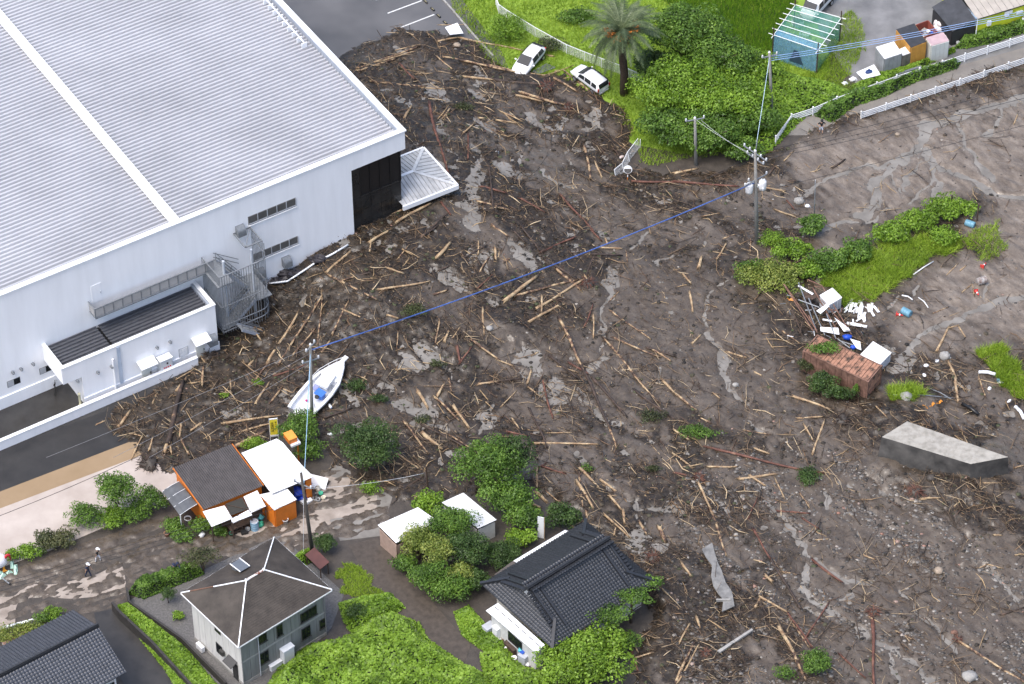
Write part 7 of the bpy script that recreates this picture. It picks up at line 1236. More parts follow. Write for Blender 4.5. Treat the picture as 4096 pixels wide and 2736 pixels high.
MB().slab([(-2.9, -.1, 1.9), (-.2, -.1, ZY-.1), (-.2, 4.0, ZY+.5), (-2.9, 4.0, 2.1)], (0, 0, .06)).build('lean_to_roof', M('tar_roof2', (.04, .042, .047), .5, .35, 1.2), yh)
MB().box(-2.8, -.2, .0, .1, 0, 1.85).build('lean_to_wall', M('charcoal_sheet', (.022, .022, .024), .6, .2), yh); MB().box(-2.85, -2.75, .1, 3.9, 0, 1.85).build('lean_to_wall', bpy.data.materials['charcoal_sheet'], yh)
MB().box(-.25, -.1, -.12, 4.5, ZY-.05, ZY+.1).build('gutter', M('blue_gutter', (.25, .33, .42), .5, .1), yh); MB().tube((-.15, -.2, 0), (-.05, -.1, ZY), .05).build('downpipe', m_metalw, yh)
for x, z, w_, h in ((1.2, 1.2, .45, .55), (3.2, 1.7, .5, .6), (3.75, 2.0, .3, .3), (4.6, 1.6, .7, .25)): MB().box(x, x+w_, -.1, .09, z, z+h).build('meter_box', m_metalw, yh)
wf = MB().box(6.9, 8.6, .02, .09, 1.2, 2.1).build('window', m_fr, yh); MB().box(7.0, 7.7, -.01, .018, 1.25, 2.05).build('pane', m_glass, wf); MB().box(7.8, 8.5, -.01, .018, 1.25, 2.05).build('pane', m_glass, wf); MB().box(6.8, 8.7, -.08, .02, 1.12, 1.18).build('sill', m_cap, wf)
t = thing('gas_cylinder', 'grey gas cylinder at the lime green wall', 'gas cylinder', YF.w(5.3, -.35), 0); MB().lathe([(.2, 0), (.2, .95), (.14, 1.1), (.06, 1.15)], 12).build('body', m_grey, t, True); MB().lathe([(.08, 1.15), (.08, 1.28)], 8).build('valve', m_galv, t)
cover('verge_weeds', 'rank weeds in the ditch in front of the lime green house', 'weeds', [T(3, 1940, 240), T(3, 2040, 215), T(3, 2200, 185), T(3, 2400, 130), T(3, 2400, 210), T(3, 2150, 290), T(3, 1960, 330), T(3, 1880, 330)], .8, 3200, .2, 'mid', 1.2, .5)
cover('verge_weeds', 'weeds between the sheds and the upper guard fence', 'weeds', [T(3, 1180, 590), T(3, 1330, 500), T(3, 1440, 480), T(3, 1640, 420), T(3, 1880, 320), T(3, 1890, 350), T(3, 1640, 470), T(3, 1400, 580), T(3, 1220, 640)], .45, 3200, .18, 'bright', 1.5, .4)
for u, v, lb in ((2182, 12, 'two dark stumps of a felled post beside the lime green house'),):
    p = G(u, v); t = thing('timber_posts', lb, 'posts', (p.x, p.y, 0)); MB().tube((0, 0, 0), (0, 0, 3), .13).build('post', m_bark, t); MB().tube((.45, .1, 0), (.45, .1, 2.6), .11).build('post', m_bark, t)
p = G(*Yc(440, 275)); t = thing('concrete_block', 'grey concrete block lying by the dark lean-to', 'block', (p.x, p.y, 0), .3); b = MB(); b.box(-.5, .5, -.35, .35, 0, .3); b.build('body', m_conc, t); MB().box(-.3, -.05, -.15, .15, .3, .31).build('hole', m_black, t); MB().box(.1, .35, -.15, .15, .3, .31).build('hole', m_black, t)
# ================================================================== vehicles
m_car = M('white_car_paint', (.80, .81, .82), .25, .02, 1); m_cglass = M('car_glass', (.02, .024, .028), .08, .2, 1); m_tyre = M('tyre', (.015, .015, .015), .8, .2, 8); m_rim = M('rim', (.45, .46, .47), .3, .1, metal=.6); m_lamp = M('lamp_red', (.45, .02, .015), .25, .1); m_head = M('headlamp', (.55, .57, .6), .15, .1)
def car(name, label, cat, loc, rz, st, glass, axles, wr=.31, tilt=(0, 0), lamps=None):
    t = thing(name, label, cat, loc, 0, None, (tilt[0], tilt[1], rz)); b = MB(); n = len(st)
    ring = lambda s: [(s[0], -s[4], s[1]), (s[0], -s[5], s[2]), (s[0], -s[6], s[3]), (s[0], s[6], s[3]), (s[0], s[5], s[2]), (s[0], s[4], s[1])]
    vs = [p for s in st for p in ring(s)]; b.add(vs, [(i*6+k, (i+1)*6+k, (i+1)*6+(k+1) % 6, i*6+(k+1) % 6) for i in range(n-1) for k in range(6)]+[(0, 1, 2, 3, 4, 5), tuple(range((n-1)*6+5, (n-1)*6-1, -1))])
    o = b.build('body', m_car, t, True); md = o.modifiers.new('round', 'SUBSURF'); md.levels = md.render_levels = 2
    def at(x):
        for s, e in zip(st[:-1], st[1:]):
            if s[0] <= x <= e[0]: f = (x-s[0])/(e[0]-s[0]); return [s[k]+(e[k]-s[k])*f for k in range(7)]
        return st[-1] if x > st[-1][0] else st[0]
    for x0, x1, lo, hi in glass['side']:
        for s in (-1, 1):
            q = []
            for x, f in ((x0, lo), (x1, lo), (x1-(.12 if x1 > .2 else 0), hi), (x0+(.1 if x0 < -1 else 0), hi)):
                a = at(x); q.append((x, s*((a[5]+(a[6]-a[5])*f)+.012), a[2]+(a[3]-a[2])*f))
            MB().slab(q if s < 0 else q[::-1], (0, s*.012, 0)).build('side_window', m_cglass, t)
    for nm in ('windscreen', 'rear_window'):
        x0, x1 = glass[nm]; q = []; dz = .02
        for x, f in ((x0, .9), (x1, .9)): a = at(x); q += [(x, -a[6]*f, a[3]+dz), (x, a[6]*f, a[3]+dz)]
        MB().slab([q[0], q[1], q[3], q[2]], (.0, 0, .012)).build(nm, m_cglass, t)
    for x in axles:
        for s in (-1, 1):
            y = s*(at(x)[4]-.06); w_ = MB(); w_.tube((x, y-.1, wr), (x, y+.1, wr), wr, n=18); tw_ = w_.build('wheel', m_tyre, t, False); MB().tube((x, y+s*.101, wr), (x, y+s*.115, wr), wr*.62, n=14).build('rim', m_rim, tw_)
    a = at(st[-1][0]-.12); zf = a[2]
    for s in (-1, 1):
        MB().blob((st[-1][0]-.18, s*a[5]*.82, zf), .14, 3, (1, 1, .6), 8, 6, 0).build('headlamp', m_head, t, True); r_ = at(st[0][0]+.05); MB().box(st[0][0]-.02, st[0][0]+.1, s*r_[5]*.86-.07, s*r_[5]*.86+.07, r_[2]-.25, r_[2]+.12).build('tail_lamp', m_lamp, t)
        m_ = at(glass['windscreen'][1]-.1); MB().blob((glass['windscreen'][0]+.45 if glass['windscreen'][0] < glass['windscreen'][1] else .7, s*(m_[5]+.13), m_[2]+.08), .13, 2, (.7, 1, .7), 8, 6, 0).build('mirror', m_car, t, True)
    for xx, nm in ((st[-1][0]+.0, 'front_bumper'), (st[0][0]-.0, 'rear_bumper')): MB().box(xx-.06, xx+.06, -.6, .6, .3, .42).build(nm, m_grey, t)
    MB().box(st[0][0]-.03, st[0][0]+.03, -.17, .17, .62, .74).build('number_plate', m_cap, t)
    return t
LEAFST = [(-2.15, .5, .85, .98, .66, .74, .62), (-2.0, .32, .95, 1.26, .80, .88, .64), (-1.5, .2, 1.0, 1.52, .88, .93, .64), (-.6, .2, .97, 1.60, .90, .93, .68), (.25, .2, .95, 1.56, .90, .93, .68), (.75, .2, .94, 1.33, .90, .93, .69), (1.25, .2, .92, 1.05, .90, .92, .75), (1.8, .24, .8, .92, .85, .88, .68), (2.2, .32, .62, .74, .72, .76, .55)]
WAGST = [(-2.1, .4, .92, 1.1, .78, .84, .70), (-2.02, .3, .95, 1.42, .84, .88, .70), (-1.7, .22, .96, 1.54, .87, .90, .72), (-.6, .22, .95, 1.57, .88, .90, .72), (.2, .22, .94, 1.54, .88, .90, .72), (.65, .22, .93, 1.36, .88, .90, .70), (1.1, .22, .92, 1.04, .88, .89, .74), (1.7, .25, .82, .95, .85, .87, .70), (2.1, .32, .62, .76, .76, .80, .58)]
VANST = [(-2.4, .4, 1.0, 1.85, .82, .86, .74), (-2.3, .28, 1.05, 2.0, .86, .90, .76), (-1.2, .25, 1.05, 2.04, .87, .90, .78), (.6, .25, 1.05, 2.03, .87, .90, .78), (1.35, .25, 1.03, 1.92, .87, .90, .76), (1.95, .25, 1.0, 1.32, .86, .89, .78), (2.3, .3, .85, 1.02, .80, .84, .70), (2.4, .4, .65, .8, .70, .74, .58)]
def head(a, b_): d = b_-a; return math.atan2(d.y, d.x)
p = GT(2, 1368, 400, .75); hd = head(GT(2, 1425, 315, 1.), GT(2, 1300, 450, .9)); car('hatchback', 'white hatchback car pushed nose-first against logs on the grass', 'car', (p.x, p.y, .02), hd, LEAFST, dict(side=[(-1.55, -.62, .12, .86), (-.55, .5, .12, .88)], windscreen=(.30, 1.2), rear_window=(-2.0, -1.6)), (-1.35, 1.35), tilt=(0, rad(4)))
p = GT(2, 1775, 520, .75); hd = head(GT(2, 1850, 560, .9), GT(2, 1690, 450, .9)); car('station_wagon', 'white station wagon stuck at the mud edge below the palm', 'car', (p.x, p.y, .02), hd, WAGST, dict(side=[(-1.85, -1.15, .15, .85), (-1.05, -.2, .15, .85), (-.1, .75, .15, .85)], windscreen=(.30, 1.05), rear_window=(-2.08, -1.95)), (-1.3, 1.25), tilt=(rad(-3), rad(-3)))
wg = COL.objects['station_wagon']; MB().slab([(-2.12, -.62, 1.02), (-2.12, .62, 1.02), (-2.05, .56, 1.40), (-2.05, -.56, 1.40)], (-.02, 0, 0)).build('rear_window', m_cglass, wg)
f_ = GT(3, 888, 122, .5); hd = head(GT(3, 1010, -60, 1.), GT(3, 890, 70, 1.)); c_ = f_-Vector((math.cos(hd), math.sin(hd), 0))*2.35; car('van', 'white van parked behind the net enclosure at the top edge', 'van', (c_.x, c_.y, 0), hd, VANST, dict(side=[(-2.1, -1.0, .2, .85), (-.9, .3, .2, .85), (.4, 1.35, .2, .85)], windscreen=(1.4, 1.95), rear_window=(-2.38, -2.3)), (-1.4, 1.45), .34)
# ---- the boat
Oc = C(1080, 1440, 2.8); bow = GM(*Oc(795, 100)); stn = GM(*Oc(335, 610)); hd = head(stn, bow); LB = (bow-stn).length*1.1; mid = stn.lerp(bow, .5)
boat = thing('motor_boat', 'white motor boat washed into the debris beside a utility pole', 'boat', (mid.x, mid.y, mudz(mid.x, mid.y)-.12), 0, None, (rad(6), rad(-3), hd))
m_gel = M('gelcoat', (.80, .81, .82), .3, .04, 2); m_bblue = M('boat_blue', (.05, .17, .55), .5, .12, 3)
ST = [(t_, h_*1.3, z_) for t_, h_, z_ in ((0, .88, .95), (.12, .98, .97), (.3, 1.05, 1.0), (.5, 1.06, 1.06), (.68, .92, 1.16), (.82, .62, 1.28), (.93, .34, 1.38), (1.0, .07, 1.45))]
x_ = lambda t: (t-.5)*LB
b = MB(); vs = []
for t, hw, zd in ST: k = .12+.5*max(0, t-.7)**1.3*3; vs += [(x_(t), -hw, zd), (x_(t)-.05*t, -hw*.82, zd*.45+.1), (x_(t)-.15*t, 0, k), (x_(t)-.05*t, hw*.82, zd*.45+.1), (x_(t), hw, zd)]
b.add(vs, [(i*5+k, i*5+k+1, (i+1)*5+k+1, (i+1)*5+k) for i in range(len(ST)-1) for k in range(4)]+[(4, 3, 2, 1, 0)]); b.build('hull', m_gel, boat, True)
b = MB()                                                     # side decks and foredeck with an open cockpit
for (t0, h0, z0), (t1, h1, z1) in zip(ST[:-1], ST[1:]):
    if t0 < .55:
        for s in (-1, 1): b.add([(x_(t0), s*h0, z0), (x_(t1), s*h1, z1), (x_(t1), s*(h1-.26), z1+.01), (x_(t0), s*(h0-.26), z0+.01), (x_(t1), s*(h1-.26), .45), (x_(t0), s*(h0-.26), .45)], [(0, 1, 2, 3), (3, 2, 4, 5)])
    else: b.add([(x_(t0), -h0, z0), (x_(t0), 0, z0+.1), (x_(t0), h0, z0), (x_(t1), h1, z1), (x_(t1), 0, z1+.1), (x_(t1), -h1, z1)], [(0, 1, 4, 5), (1, 2, 3, 4)])
b.build('deck', m_gel, boat); MB().box(x_(0), x_(.68), -.8, .8, .38, .45).build('cockpit_floor', M('cockpit_grey', (.55, .57, .6), .5, .1), boat); MB().box(x_(.67), x_(.685), -.85, .85, .45, 1.18).build('cabin_bulkhead', m_gel, boat)
MB().slab([(x_(.5), -.62, 1.05), (x_(.5), .62, 1.05), (x_(.72), .55, 1.38), (x_(.72), -.55, 1.38)], (0, 0, .3)).build('cabin_top', m_gel, boat)
MB().box(x_(.36), x_(.47), -.78, .1, 1.05, 1.12).build('console_cover', m_bblue, boat); MB().box(x_(.38), x_(.46), -.7, .02, .45, 1.05).build('console', m_bblue, boat); MB().tube((x_(.35), -.35, .95), (x_(.335), -.35, 1.05), .2, n=12).build('steering_wheel', m_black, boat)
MB().slab([(x_(.42), .2, .9), (x_(.52), .2, 1.0), (x_(.52), .65, 1.0), (x_(.42), .65, .9)], (0, 0, .03)).build('hatch', M('violet_grey', (.22, .24, .42), .4, .1), boat); MB().box(x_(.1), x_(.22), -.5, .5, .45, .75).build('engine_box', m_gel, boat)
for s in (-1, 1):
    MB().path([(x_(t), s*(hw-.04), zd+.38*min(1, (t-.45)*4)) for t, hw, zd in ST[3:]], .025, 5).build('bow_rail', m_metalw, boat)
    for t, hw, zd in ST[3:7]: MB().tube((x_(t), s*(hw-.05), zd), (x_(t), s*(hw-.05), zd+.36*min(1, (t-.45)*4)), .018, n=5).build('stanchion', m_metalw, boat)
    MB().path([(x_(t), s*(hw+.01), zd-.1) for t, hw, zd in ST], .035, 5).build('rub_rail', m_grey, boat)
MB().box(x_(.96), x_(1.07), -.2, .2, 1.42, 1.56).build('pulpit', m_gel, boat); MB().blob((x_(.25), .35, .6), .15, 4, (1, .7, .8), 8, 5, .2).build('life_vest', M('magenta', (.6, .03, .2), .6, .1), boat)
MB().box(x_(-.05), x_(.0), -.25, .25, .3, 1.2).build('outboard_motor', m_gel, boat)
p = GM(*Oc(672, 515)); t = thing('fender', 'small white boat fender lying in the mud below the boat', 'fender', (p.x, p.y, mudz(p.x, p.y)+.12), 0, None, (rad(80), 0, .4)); MB().lathe([(.05, -.3), (.13, -.25), (.14, 0), (.13, .25), (.05, .3)], 10).build('body', m_gel, t, True); MB().tube((0, 0, .3), (0, .05, .42), .03).build('eye', m_bblue, t)
# ================================================================== wrecks on the right
def onm(n, x, y, dz=0.): p = GMT(n, x, y); return Vector((p.x, p.y, mudz(p.x, p.y)+dz))
q = [GT(6, 850, 832, 2.7), GT(6, 965, 742, 2.7), GT(6, 1425, 937, 2.7), GT(6, 1290, 1032, 2.7)]; o = (q[0]+q[1]+q[2]+q[3])/4; rz = head(q[0], q[3])
cont = thing('shipping_container', 'rusted brown shipping container overgrown with creepers', 'container', (o.x, o.y, .1), 0, None, (rad(3), rad(1.5), rz)); CL, CW, CH = (q[3]-q[0]).length*.98, (q[1]-q[0]).length*.98, 2.6
for s in (-1, 1):
    for e in (-1, 1): MB().box(e*CL/2-.08, e*CL/2+.08, s*CW/2-.08, s*CW/2+.08, 0, CH).build('corner_post', m_rust, cont)
    MB().box(-CL/2+.08, CL/2-.08, s*CW/2-.06, s*CW/2+.06, CH-.12, CH).build('top_rail', m_rust, cont); MB().box(-CL/2+.08, CL/2-.08, s*CW/2-.06, s*CW/2+.06, 0, .14).build('bottom_rail', m_rust, cont); MB().box(s*CL/2-.06, s*CL/2+.06, -CW/2+.08, CW/2-.08, CH-.12, CH).build('end_rail', m_rust, cont)
nn = 20
m_rusty2 = M('flaking_rust', (.05, .035, .026), .85, .3, 1.8, col2=(.36, .185, .12), thr=(.36, .56), bump=.4)
for i in range(nn):
    x0 = -CL/2+.1+(CL-.2)*i/nn; w_ = (CL-.2)/nn
    MB().slab([(x0+.02, -CW/2+.05, CH-.05), (x0+w_-.02, -CW/2+.05, CH-.05), (x0+w_-.02, CW/2-.05, CH-.05), (x0+.02, CW/2-.05, CH-.05)], (0, 0, .02+.035*(i % 2))).build('roof_panel', m_rusty2, cont)
    for s in (-1, 1): MB().box(x0+.01, x0+w_-.01, s*CW/2-.03-.02*(i % 2), s*CW/2+.03-.02*(i % 2), .14, CH-.12).build('side_panel', m_rust, cont)
for s in (-1, 1):
    for i in range(12): z0 = .14+(CH-.26)*i/12; MB().box(s*CL/2-.03-.02*(i % 2), s*CL/2+.03+.015*(i % 2), -CW/2+.08, CW/2-.08, z0+.01, z0+(CH-.26)/12-.01).build('end_panel', m_rusty2, cont)
MB().box(-CL/2+.06, CL/2-.06, -CW/2+.06, CW/2-.06, .05, CH-.08).build('inside', m_black, cont)
for u, v, zc, r, kd, lb in ((1895, 798, 2.9, (1.2, .8, .4), 'mid', 'creeper patch spilling over the container roof'), (1885, 880, 1.1, (1.3, .8, 1.2), 'dark', 'dark creepers hanging down the container side'), (1925, 905, .8, (1.2, .6, .9), 'dark', 'dark vines at the lower container side'), (1962, 895, 1.0, (.25, .2, .8), 'mid', 'narrow creeper near the container corner'), (1850, 840, 1.0, (.8, .6, .8), 'mud', 'muddy vines at the upper container end')): plant('creeper', lb, 'creeper', u, v, zc, r, kd, .16, 1300, 'creepers on the container', False, True)
q = [GT(6, 1265, 850, 1.6), GT(6, 1325, 768, 1.6), GT(6, 1448, 862, 1.5), GT(6, 1385, 920, 1.5)]; o = (q[0]+q[1]+q[2]+q[3])/4; t = thing('white_cabinet', 'tipped white metal cabinet behind the rusty container', 'cabinet', (o.x, o.y, 0), 0, None, (rad(8), rad(5), head(q[0], q[3]))); l_, w_ = (q[3]-q[0]).length, (q[1]-q[0]).length; MB().box(-l_/2, l_/2, -w_/2, w_/2, .2, 1.5).build('body', m_metalw, t); MB().box(-l_/2-.04, l_/2+.04, -w_/2-.04, w_/2+.04, 1.5, 1.58).build('top', m_cap, t)
for i in range(7): MB().box(l_/2, l_/2+.03, -w_/2+.1, w_/2-.1, .35+i*.16, .42+i*.16).build('rib', m_grey, t)
# collapsed shed
Fc = C(3100, 1080, 1.6); p0 = GM(*Fc(280, 280)); z0 = mudz(p0.x, p0.y); cs = thing('collapsed_shed', 'collapsed shed frame of bent rusty bars and white sheets', 'wreck', (p0.x, p0.y, z0))
def fp(x, y, z): q = G(*Fc(x, y), z0+z); return q-Vector((p0.x, p0.y, z0))
for (x0, y0, za, x1, y1, zb, k) in ((55, 90, 1.8, 245, 390, .4, 'r'), (62, 95, 1.7, 268, 388, .3, 'r'), (210, 62, 1.5, 300, 100, 1.8, 'r'), (300, 100, 1.8, 490, 412, .2, 'r'), (215, 180, 1.4, 320, 418, .2, 'w'), (240, 112, 1.6, 408, 405, .3, 'r'), (150, 190, 1.3, 285, 240, 1.2, 'w'), (85, 200, 1.0, 165, 385, .1, 'd'), (150, 80, 1.7, 265, 385, .3, 'w'), (300, 190, 1.2, 420, 330, .5, 'r'), (175, 330, .8, 160, 410, .1, 'd'), (215, 290, 1., 270, 400, .3, 'r'), (130, 150, 1.3, 300, 165, 1.3, 'd'), (340, 250, 1., 400, 260, .9, 'r'), (420, 455, .5, 500, 480, .4, 'w'), (400, 440, .5, 480, 500, .3, 'w'), (330, 280, 1.0, 390, 440, .3, 'w'), (250, 105, 1.5, 300, 110, 1.5, 'r')):
    MB().tube(fp(x0, y0, za), fp(x1, y1, zb), .055, n=6).build('frame_bar', {'r': m_rust, 'w': m_galv, 'd': m_bark}[k], cs)
def fsheet(pts, mat, nm): MB().slab([fp(*p) for p in pts], (0, 0, .03)).build(nm, mat, cs)
fsheet([(145, 103, 1.5), (155, 98, 1.5), (248, 152, 1.4), (238, 160, 1.4)], m_cap, 'white_beam'); fsheet([(265, 262, 1.1), (335, 215, 1.2), (352, 228, 1.2), (292, 282, 1.0)], m_cap, 'white_sheet'); fsheet([(290, 366, .5), (405, 372, .5), (412, 415, .4), (292, 392, .4)], m_cap, 'white_sheet'); fsheet([(380, 305, .7), (470, 370, .4), (482, 390, .4), (440, 395, .4)], m_cap, 'white_sheet'); fsheet([(305, 312, .8), (365, 322, .8), (365, 332, .8), (305, 322, .8)], m_cap, 'white_beam'); fsheet([(180, 140, 1.3), (290, 165, 1.3), (240, 190, 1.2), (190, 180, 1.2)], m_bark, 'mossy_board'); fsheet([(480, 440, .5), (545, 460, .4), (552, 515, .2), (520, 500, .3)], m_cap, 'white_sheet')
MB().blob(fp(465, 428, .5), .45, 4, (1, .7, .5), 10, 6, .35).build('blue_sheet', M('blue_tarp3', (.01, .07, .5), .45, .3, 4), cs, True); MB().blob(fp(500, 495, .2), .3, 5, (1, .8, .6), 8, 5, .3).build('blue_sheet', bpy.data.materials['blue_tarp3'], cs, True)
for i in range(26): a_ = (rnd.uniform(60, 470), rnd.uniform(150, 420)); an_ = rnd.uniform(0, 6.28); MB().bar(fp(a_[0], a_[1], rnd.uniform(.1, .7)), fp(a_[0]+40*math.cos(an_), a_[1]+30*math.sin(an_), rnd.uniform(.1, .8)), .05, .03).build('broken_lath', rnd.choice([m_cap, m_bark, m_rust, m_galv]), cs)
q = [G(*Fc(290, 150), z0+1.7), G(*Fc(370, 112), z0+1.7), G(*Fc(428, 150), z0+1.6), G(*Fc(348, 212), z0+1.5)]; o = (q[0]+q[1]+q[2]+q[3])/4; t = thing('white_locker', 'tilted white steel locker in the collapsed shed', 'locker', (o.x, o.y, z0), 0, None, (rad(6), rad(6), head(q[0], q[3]))); l_, w_ = (q[3]-q[0]).length, (q[1]-q[0]).length; MB().box(-l_/2, l_/2, -w_/2, w_/2, .1, 1.55).build('body', m_metalw, t); MB().box(-l_/2-.03, l_/2+.03, -w_/2-.03, w_/2+.03, 1.55, 1.62).build('top', m_cap, t)
for i in range(3): MB().box(l_/2, l_/2+.02, -w_/2+.08+i*(w_/3), -w_/2+w_/3+i*(w_/3)-.02, .2, 1.45).build('door', m_grey, t)
o = GM(*Fc(530, 270)); zp = mudz(o.x, o.y); t = thing('plank_heap', 'heap of scattered white planks on the mud by the green strip', 'planks', (o.x, o.y, zp))
for i in range(34):
    x, y = rnd.gauss(530, 48), rnd.gauss(262, 38); a_ = rnd.choice([1.2, 1.35, 2.2, .5, 1.5])+rnd.gauss(0, .25); g = G(*Fc(x, y), zp)-o; L_ = rnd.uniform(.4, 1.3); d = Vector((math.cos(a_), math.sin(a_), rnd.uniform(-.1, .15)))*L_/2; z = .08+rnd.random()*.3; MB().bar(Vector((g.x, g.y, z))-d, Vector((g.x, g.y, z))+d, rnd.uniform(.1, .26), .03).build('plank', m_cap, t)
for i in range(3): g = G(*Fc(460+i*35, 345+i*8), zp)-o; MB().bar((g.x-.9, g.y+.2, .15), (g.x+.8, g.y-.3, .25), .28, .06).build('plank', m_cap, t)
# drums, cones and oddments in the mud
def lying(label, n, x, y, r, h, mat, rz): p = onm(n, x, y, r*.75); drum(label, p, r, h, mat, lying=rz)
m_dblue = M('blue_drum', (.13, .29, .38), .45, .15, 2); lying('blue drum lying at the top end of the green strip', 3, 1985, 1510, .33, .9, m_dblue, rad(60)); lying('blue drum lying in the open mud beside a red cone', 6, 1558, 595, .36, .9, m_dblue, rad(50)); lying('rusty white drum lying in the mud at the right', 6, 2062, 385, .36, .9, M('rusty_drum', (.45, .44, .42), .6, 0, 3, col2=(.12, .06, .04)), rad(115))
m_cone = M('cone_red', (.62, .05, .04), .5, .1)
def cone(label, n, x, y, rz): p = onm(n, x, y, .16); t = thing('traffic_cone', label, 'cone', p, 0, None, (rad(85), 0, rz)); MB().lathe([(.15, -.3), (.13, -.28), (.05, .3), (.03, .32)], 12).build('cone', m_cone, t, True); MB().lathe([(.105, -.1), (.085, .05)], 12).build('band', m_cap, t); MB().box(-.2, .2, -.2, .2, -.34, -.3).build('base', m_cone, t)
cone('red traffic cone lying against the blue drum in open mud', 6, 1515, 608, 1.2); cone('red traffic cone farther up the right mud', 6, 2080, 272, 2.4); cone('red and white cone near the rusty white drum', 6, 2035, 460, .3)
def block(name, label, cat, pts, z, mat, thick, n=None): 
    q = [GM(*p) for p in pts]; o = sum(q, Vector())/len(q); zz = mudz(o.x, o.y); t = thing(name, label, cat, (o.x, o.y, zz)); MB().slab([(p.x-o.x, p.y-o.y, z) for p in q], (0, 0, thick)).build('slab', mat, t); return t, o
t, _ = block('concrete_slab', 'pale broken concrete slab lying in the lower mud', 'slab', [T(9, 185, 660), T(9, 255, 615), T(9, 272, 680), T(9, 290, 740), T(9, 318, 800), T(9, 345, 880), T(9, 388, 945), T(9, 405, 1040), T(9, 360, 1060), T(9, 320, 1078), T(9, 330, 1000), T(9, 290, 950), T(9, 262, 905), T(9, 248, 840), T(9, 255, 770), T(9, 215, 715)], .05, M('wet_slab', (.19, .185, .175), .5, .35, 1.5, bump=.2), .10)
MB().box(-.3, .9, -2.6, -2.45, .0, .25).build('chip', m_conc, t)
block('concrete_edge', 'thin broken concrete edge crossing the lower mud', 'slab', [T(9, 290, 1335), T(9, 520, 1185), T(9, 530, 1195), T(9, 310, 1345)], .05, m_conc, .2)
# the great concrete block
bt = [G(2022, 1002, 3.), G(2226, 1064, 3.), G(2312, 1048, 3.), G(2080, 966, 3.)]; o = (bt[0]+bt[1]+bt[2]+bt[3])/4; kb = thing('concrete_block', 'huge tilted broken concrete wall block, pale top and black stained face', 'block', (o.x, o.y, 0))
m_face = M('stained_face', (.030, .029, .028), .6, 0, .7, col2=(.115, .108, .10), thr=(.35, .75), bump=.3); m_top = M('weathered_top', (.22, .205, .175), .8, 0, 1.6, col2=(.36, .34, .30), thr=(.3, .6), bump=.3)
tp = [p-Vector((o.x, o.y, 0)) for p in bt]; bt_ = [Vector((tp[0].x-.35, tp[0].y-.5, -.1)), Vector((tp[1].x+.1, tp[1].y-.6, -.1)), Vector((tp[2].x+.3, tp[2].y, -.1)), Vector((tp[3].x, tp[3].y+.3, -.1))]
def rough_face(a, b_, c_, d, mat, nm, nu=14, nv=8, amp=.07):
    nrm = (b_-a).cross(d-a).normalized(); vs = []
    for j in range(nv+1):
        for i in range(nu+1):
            p = a.lerp(b_, i/nu).lerp(d.lerp(c_, i/nu), j/nv); e = 0 if i in (0, nu) or j in (0, nv) else rnd.uniform(-amp, amp); vs.append(p+nrm*e)
    MB().add(vs, [(j*(nu+1)+i, j*(nu+1)+i+1, (j+1)*(nu+1)+i+1, (j+1)*(nu+1)+i) for j in range(nv) for i in range(nu)]).build(nm, mat, kb, True)
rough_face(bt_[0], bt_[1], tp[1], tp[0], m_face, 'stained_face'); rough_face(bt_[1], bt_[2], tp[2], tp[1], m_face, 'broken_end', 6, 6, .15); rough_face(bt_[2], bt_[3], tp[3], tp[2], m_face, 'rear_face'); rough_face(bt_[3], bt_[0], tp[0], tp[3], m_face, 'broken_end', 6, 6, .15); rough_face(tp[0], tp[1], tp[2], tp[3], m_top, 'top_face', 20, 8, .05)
# pipes and litter in the right-hand debris
for lb, n, x0, y0, x1, y1, r, mt in (('pale plastic pipe lying by the grass tongue', 6, 2045, 990, 2155, 1015, .16, m_metalw), ('black plastic pipe half buried above the concrete block', 6, 1930, 1205, 2040, 1280, .16, m_black), ('white pipe sticking out at the right edge', 6, 2290, 1225, 2348, 1310, .16, m_metalw), ('thin white hose on the open mud', 6, 1640, 490, 1705, 560, .05, m_metalw), ('pale rail lying across the container end', 6, 1440, 1160, 1880, 1165, .05, m_galv), ('thin metal bar in the debris above the block', 6, 1700, 1090, 1860, 1180, .05, m_galv), ('split white lath on the mud above the lower drum', 6, 1530, 470, 1600, 500, .07, m_cap), ('grey lath by the combed flat grass', 6, 1605, 335, 1740, 240, .06, m_metalw)):
    a, b_ = onm(n, x0, y0, r), onm(n, x1, y1, r*1.5); o = a.lerp(b_, .5); t = thing('pipe', lb, 'pipe', o); MB().path([a-o, Vector((.08, .08, .05)), b_-o], r, 8).build('tube', mt, t, True); MB().path([(a-o)*1.0, (a-o)*.96], r*1.15, 8).build('collar', mt, t)
for lb, n, x, y, r, mt in (('round grey boulder at the root of the curved pale log', 6, 1815, 880, .55, m_conc), ('boulder in the debris above the concrete block', 6, 1550, 1190, .6, m_conc), ('reddish stone among the lower cobbles', 9, 1880, 1200, .3, m_rust), ('pale boulder near the bottom right corner', 9, 1980, 1500, .65, m_conc), ('orange-grey boulder in the lower stream', 9, 1775, 795, .45, M('tan_stone', (.30, .24, .18), .6, .2)), ('grey boulder in the mud left of the container', 6, 412, 1072, .3, m_conc), ('brown boulder at the car park end of the mudflow', 2, 885, 300, .4, bpy.data.materials['tan_stone']), ('pale stone near the thin lamp pole', 3, 840, 1350, .5, m_conc), ('small white stone near the thin lamp pole', 3, 895, 1385, .25, m_cap), ('dark boulder right of the broken slab', 9, 1720, 210, .45, m_earth), ('grey stone in the debris near the centre', 5, 1105, 712, .35, m_conc), ('pale stone on the flats below the tall fence', 3, 1500, 900, .25, bpy.data.materials['tan_stone'])):
    p = onm(n, x, y); t = thing('boulder', lb, 'boulder', p); MB().blob((0, 0, r*.3), r, int(x+y), (1, .85, .7), 12, 8, .14).build('rock', mt, t, True); MB().blob((r*.9, -r*.3, r*.1), r*.25, int(x), (1, .9, .7), 7, 5, .2).build('chip', mt, t)
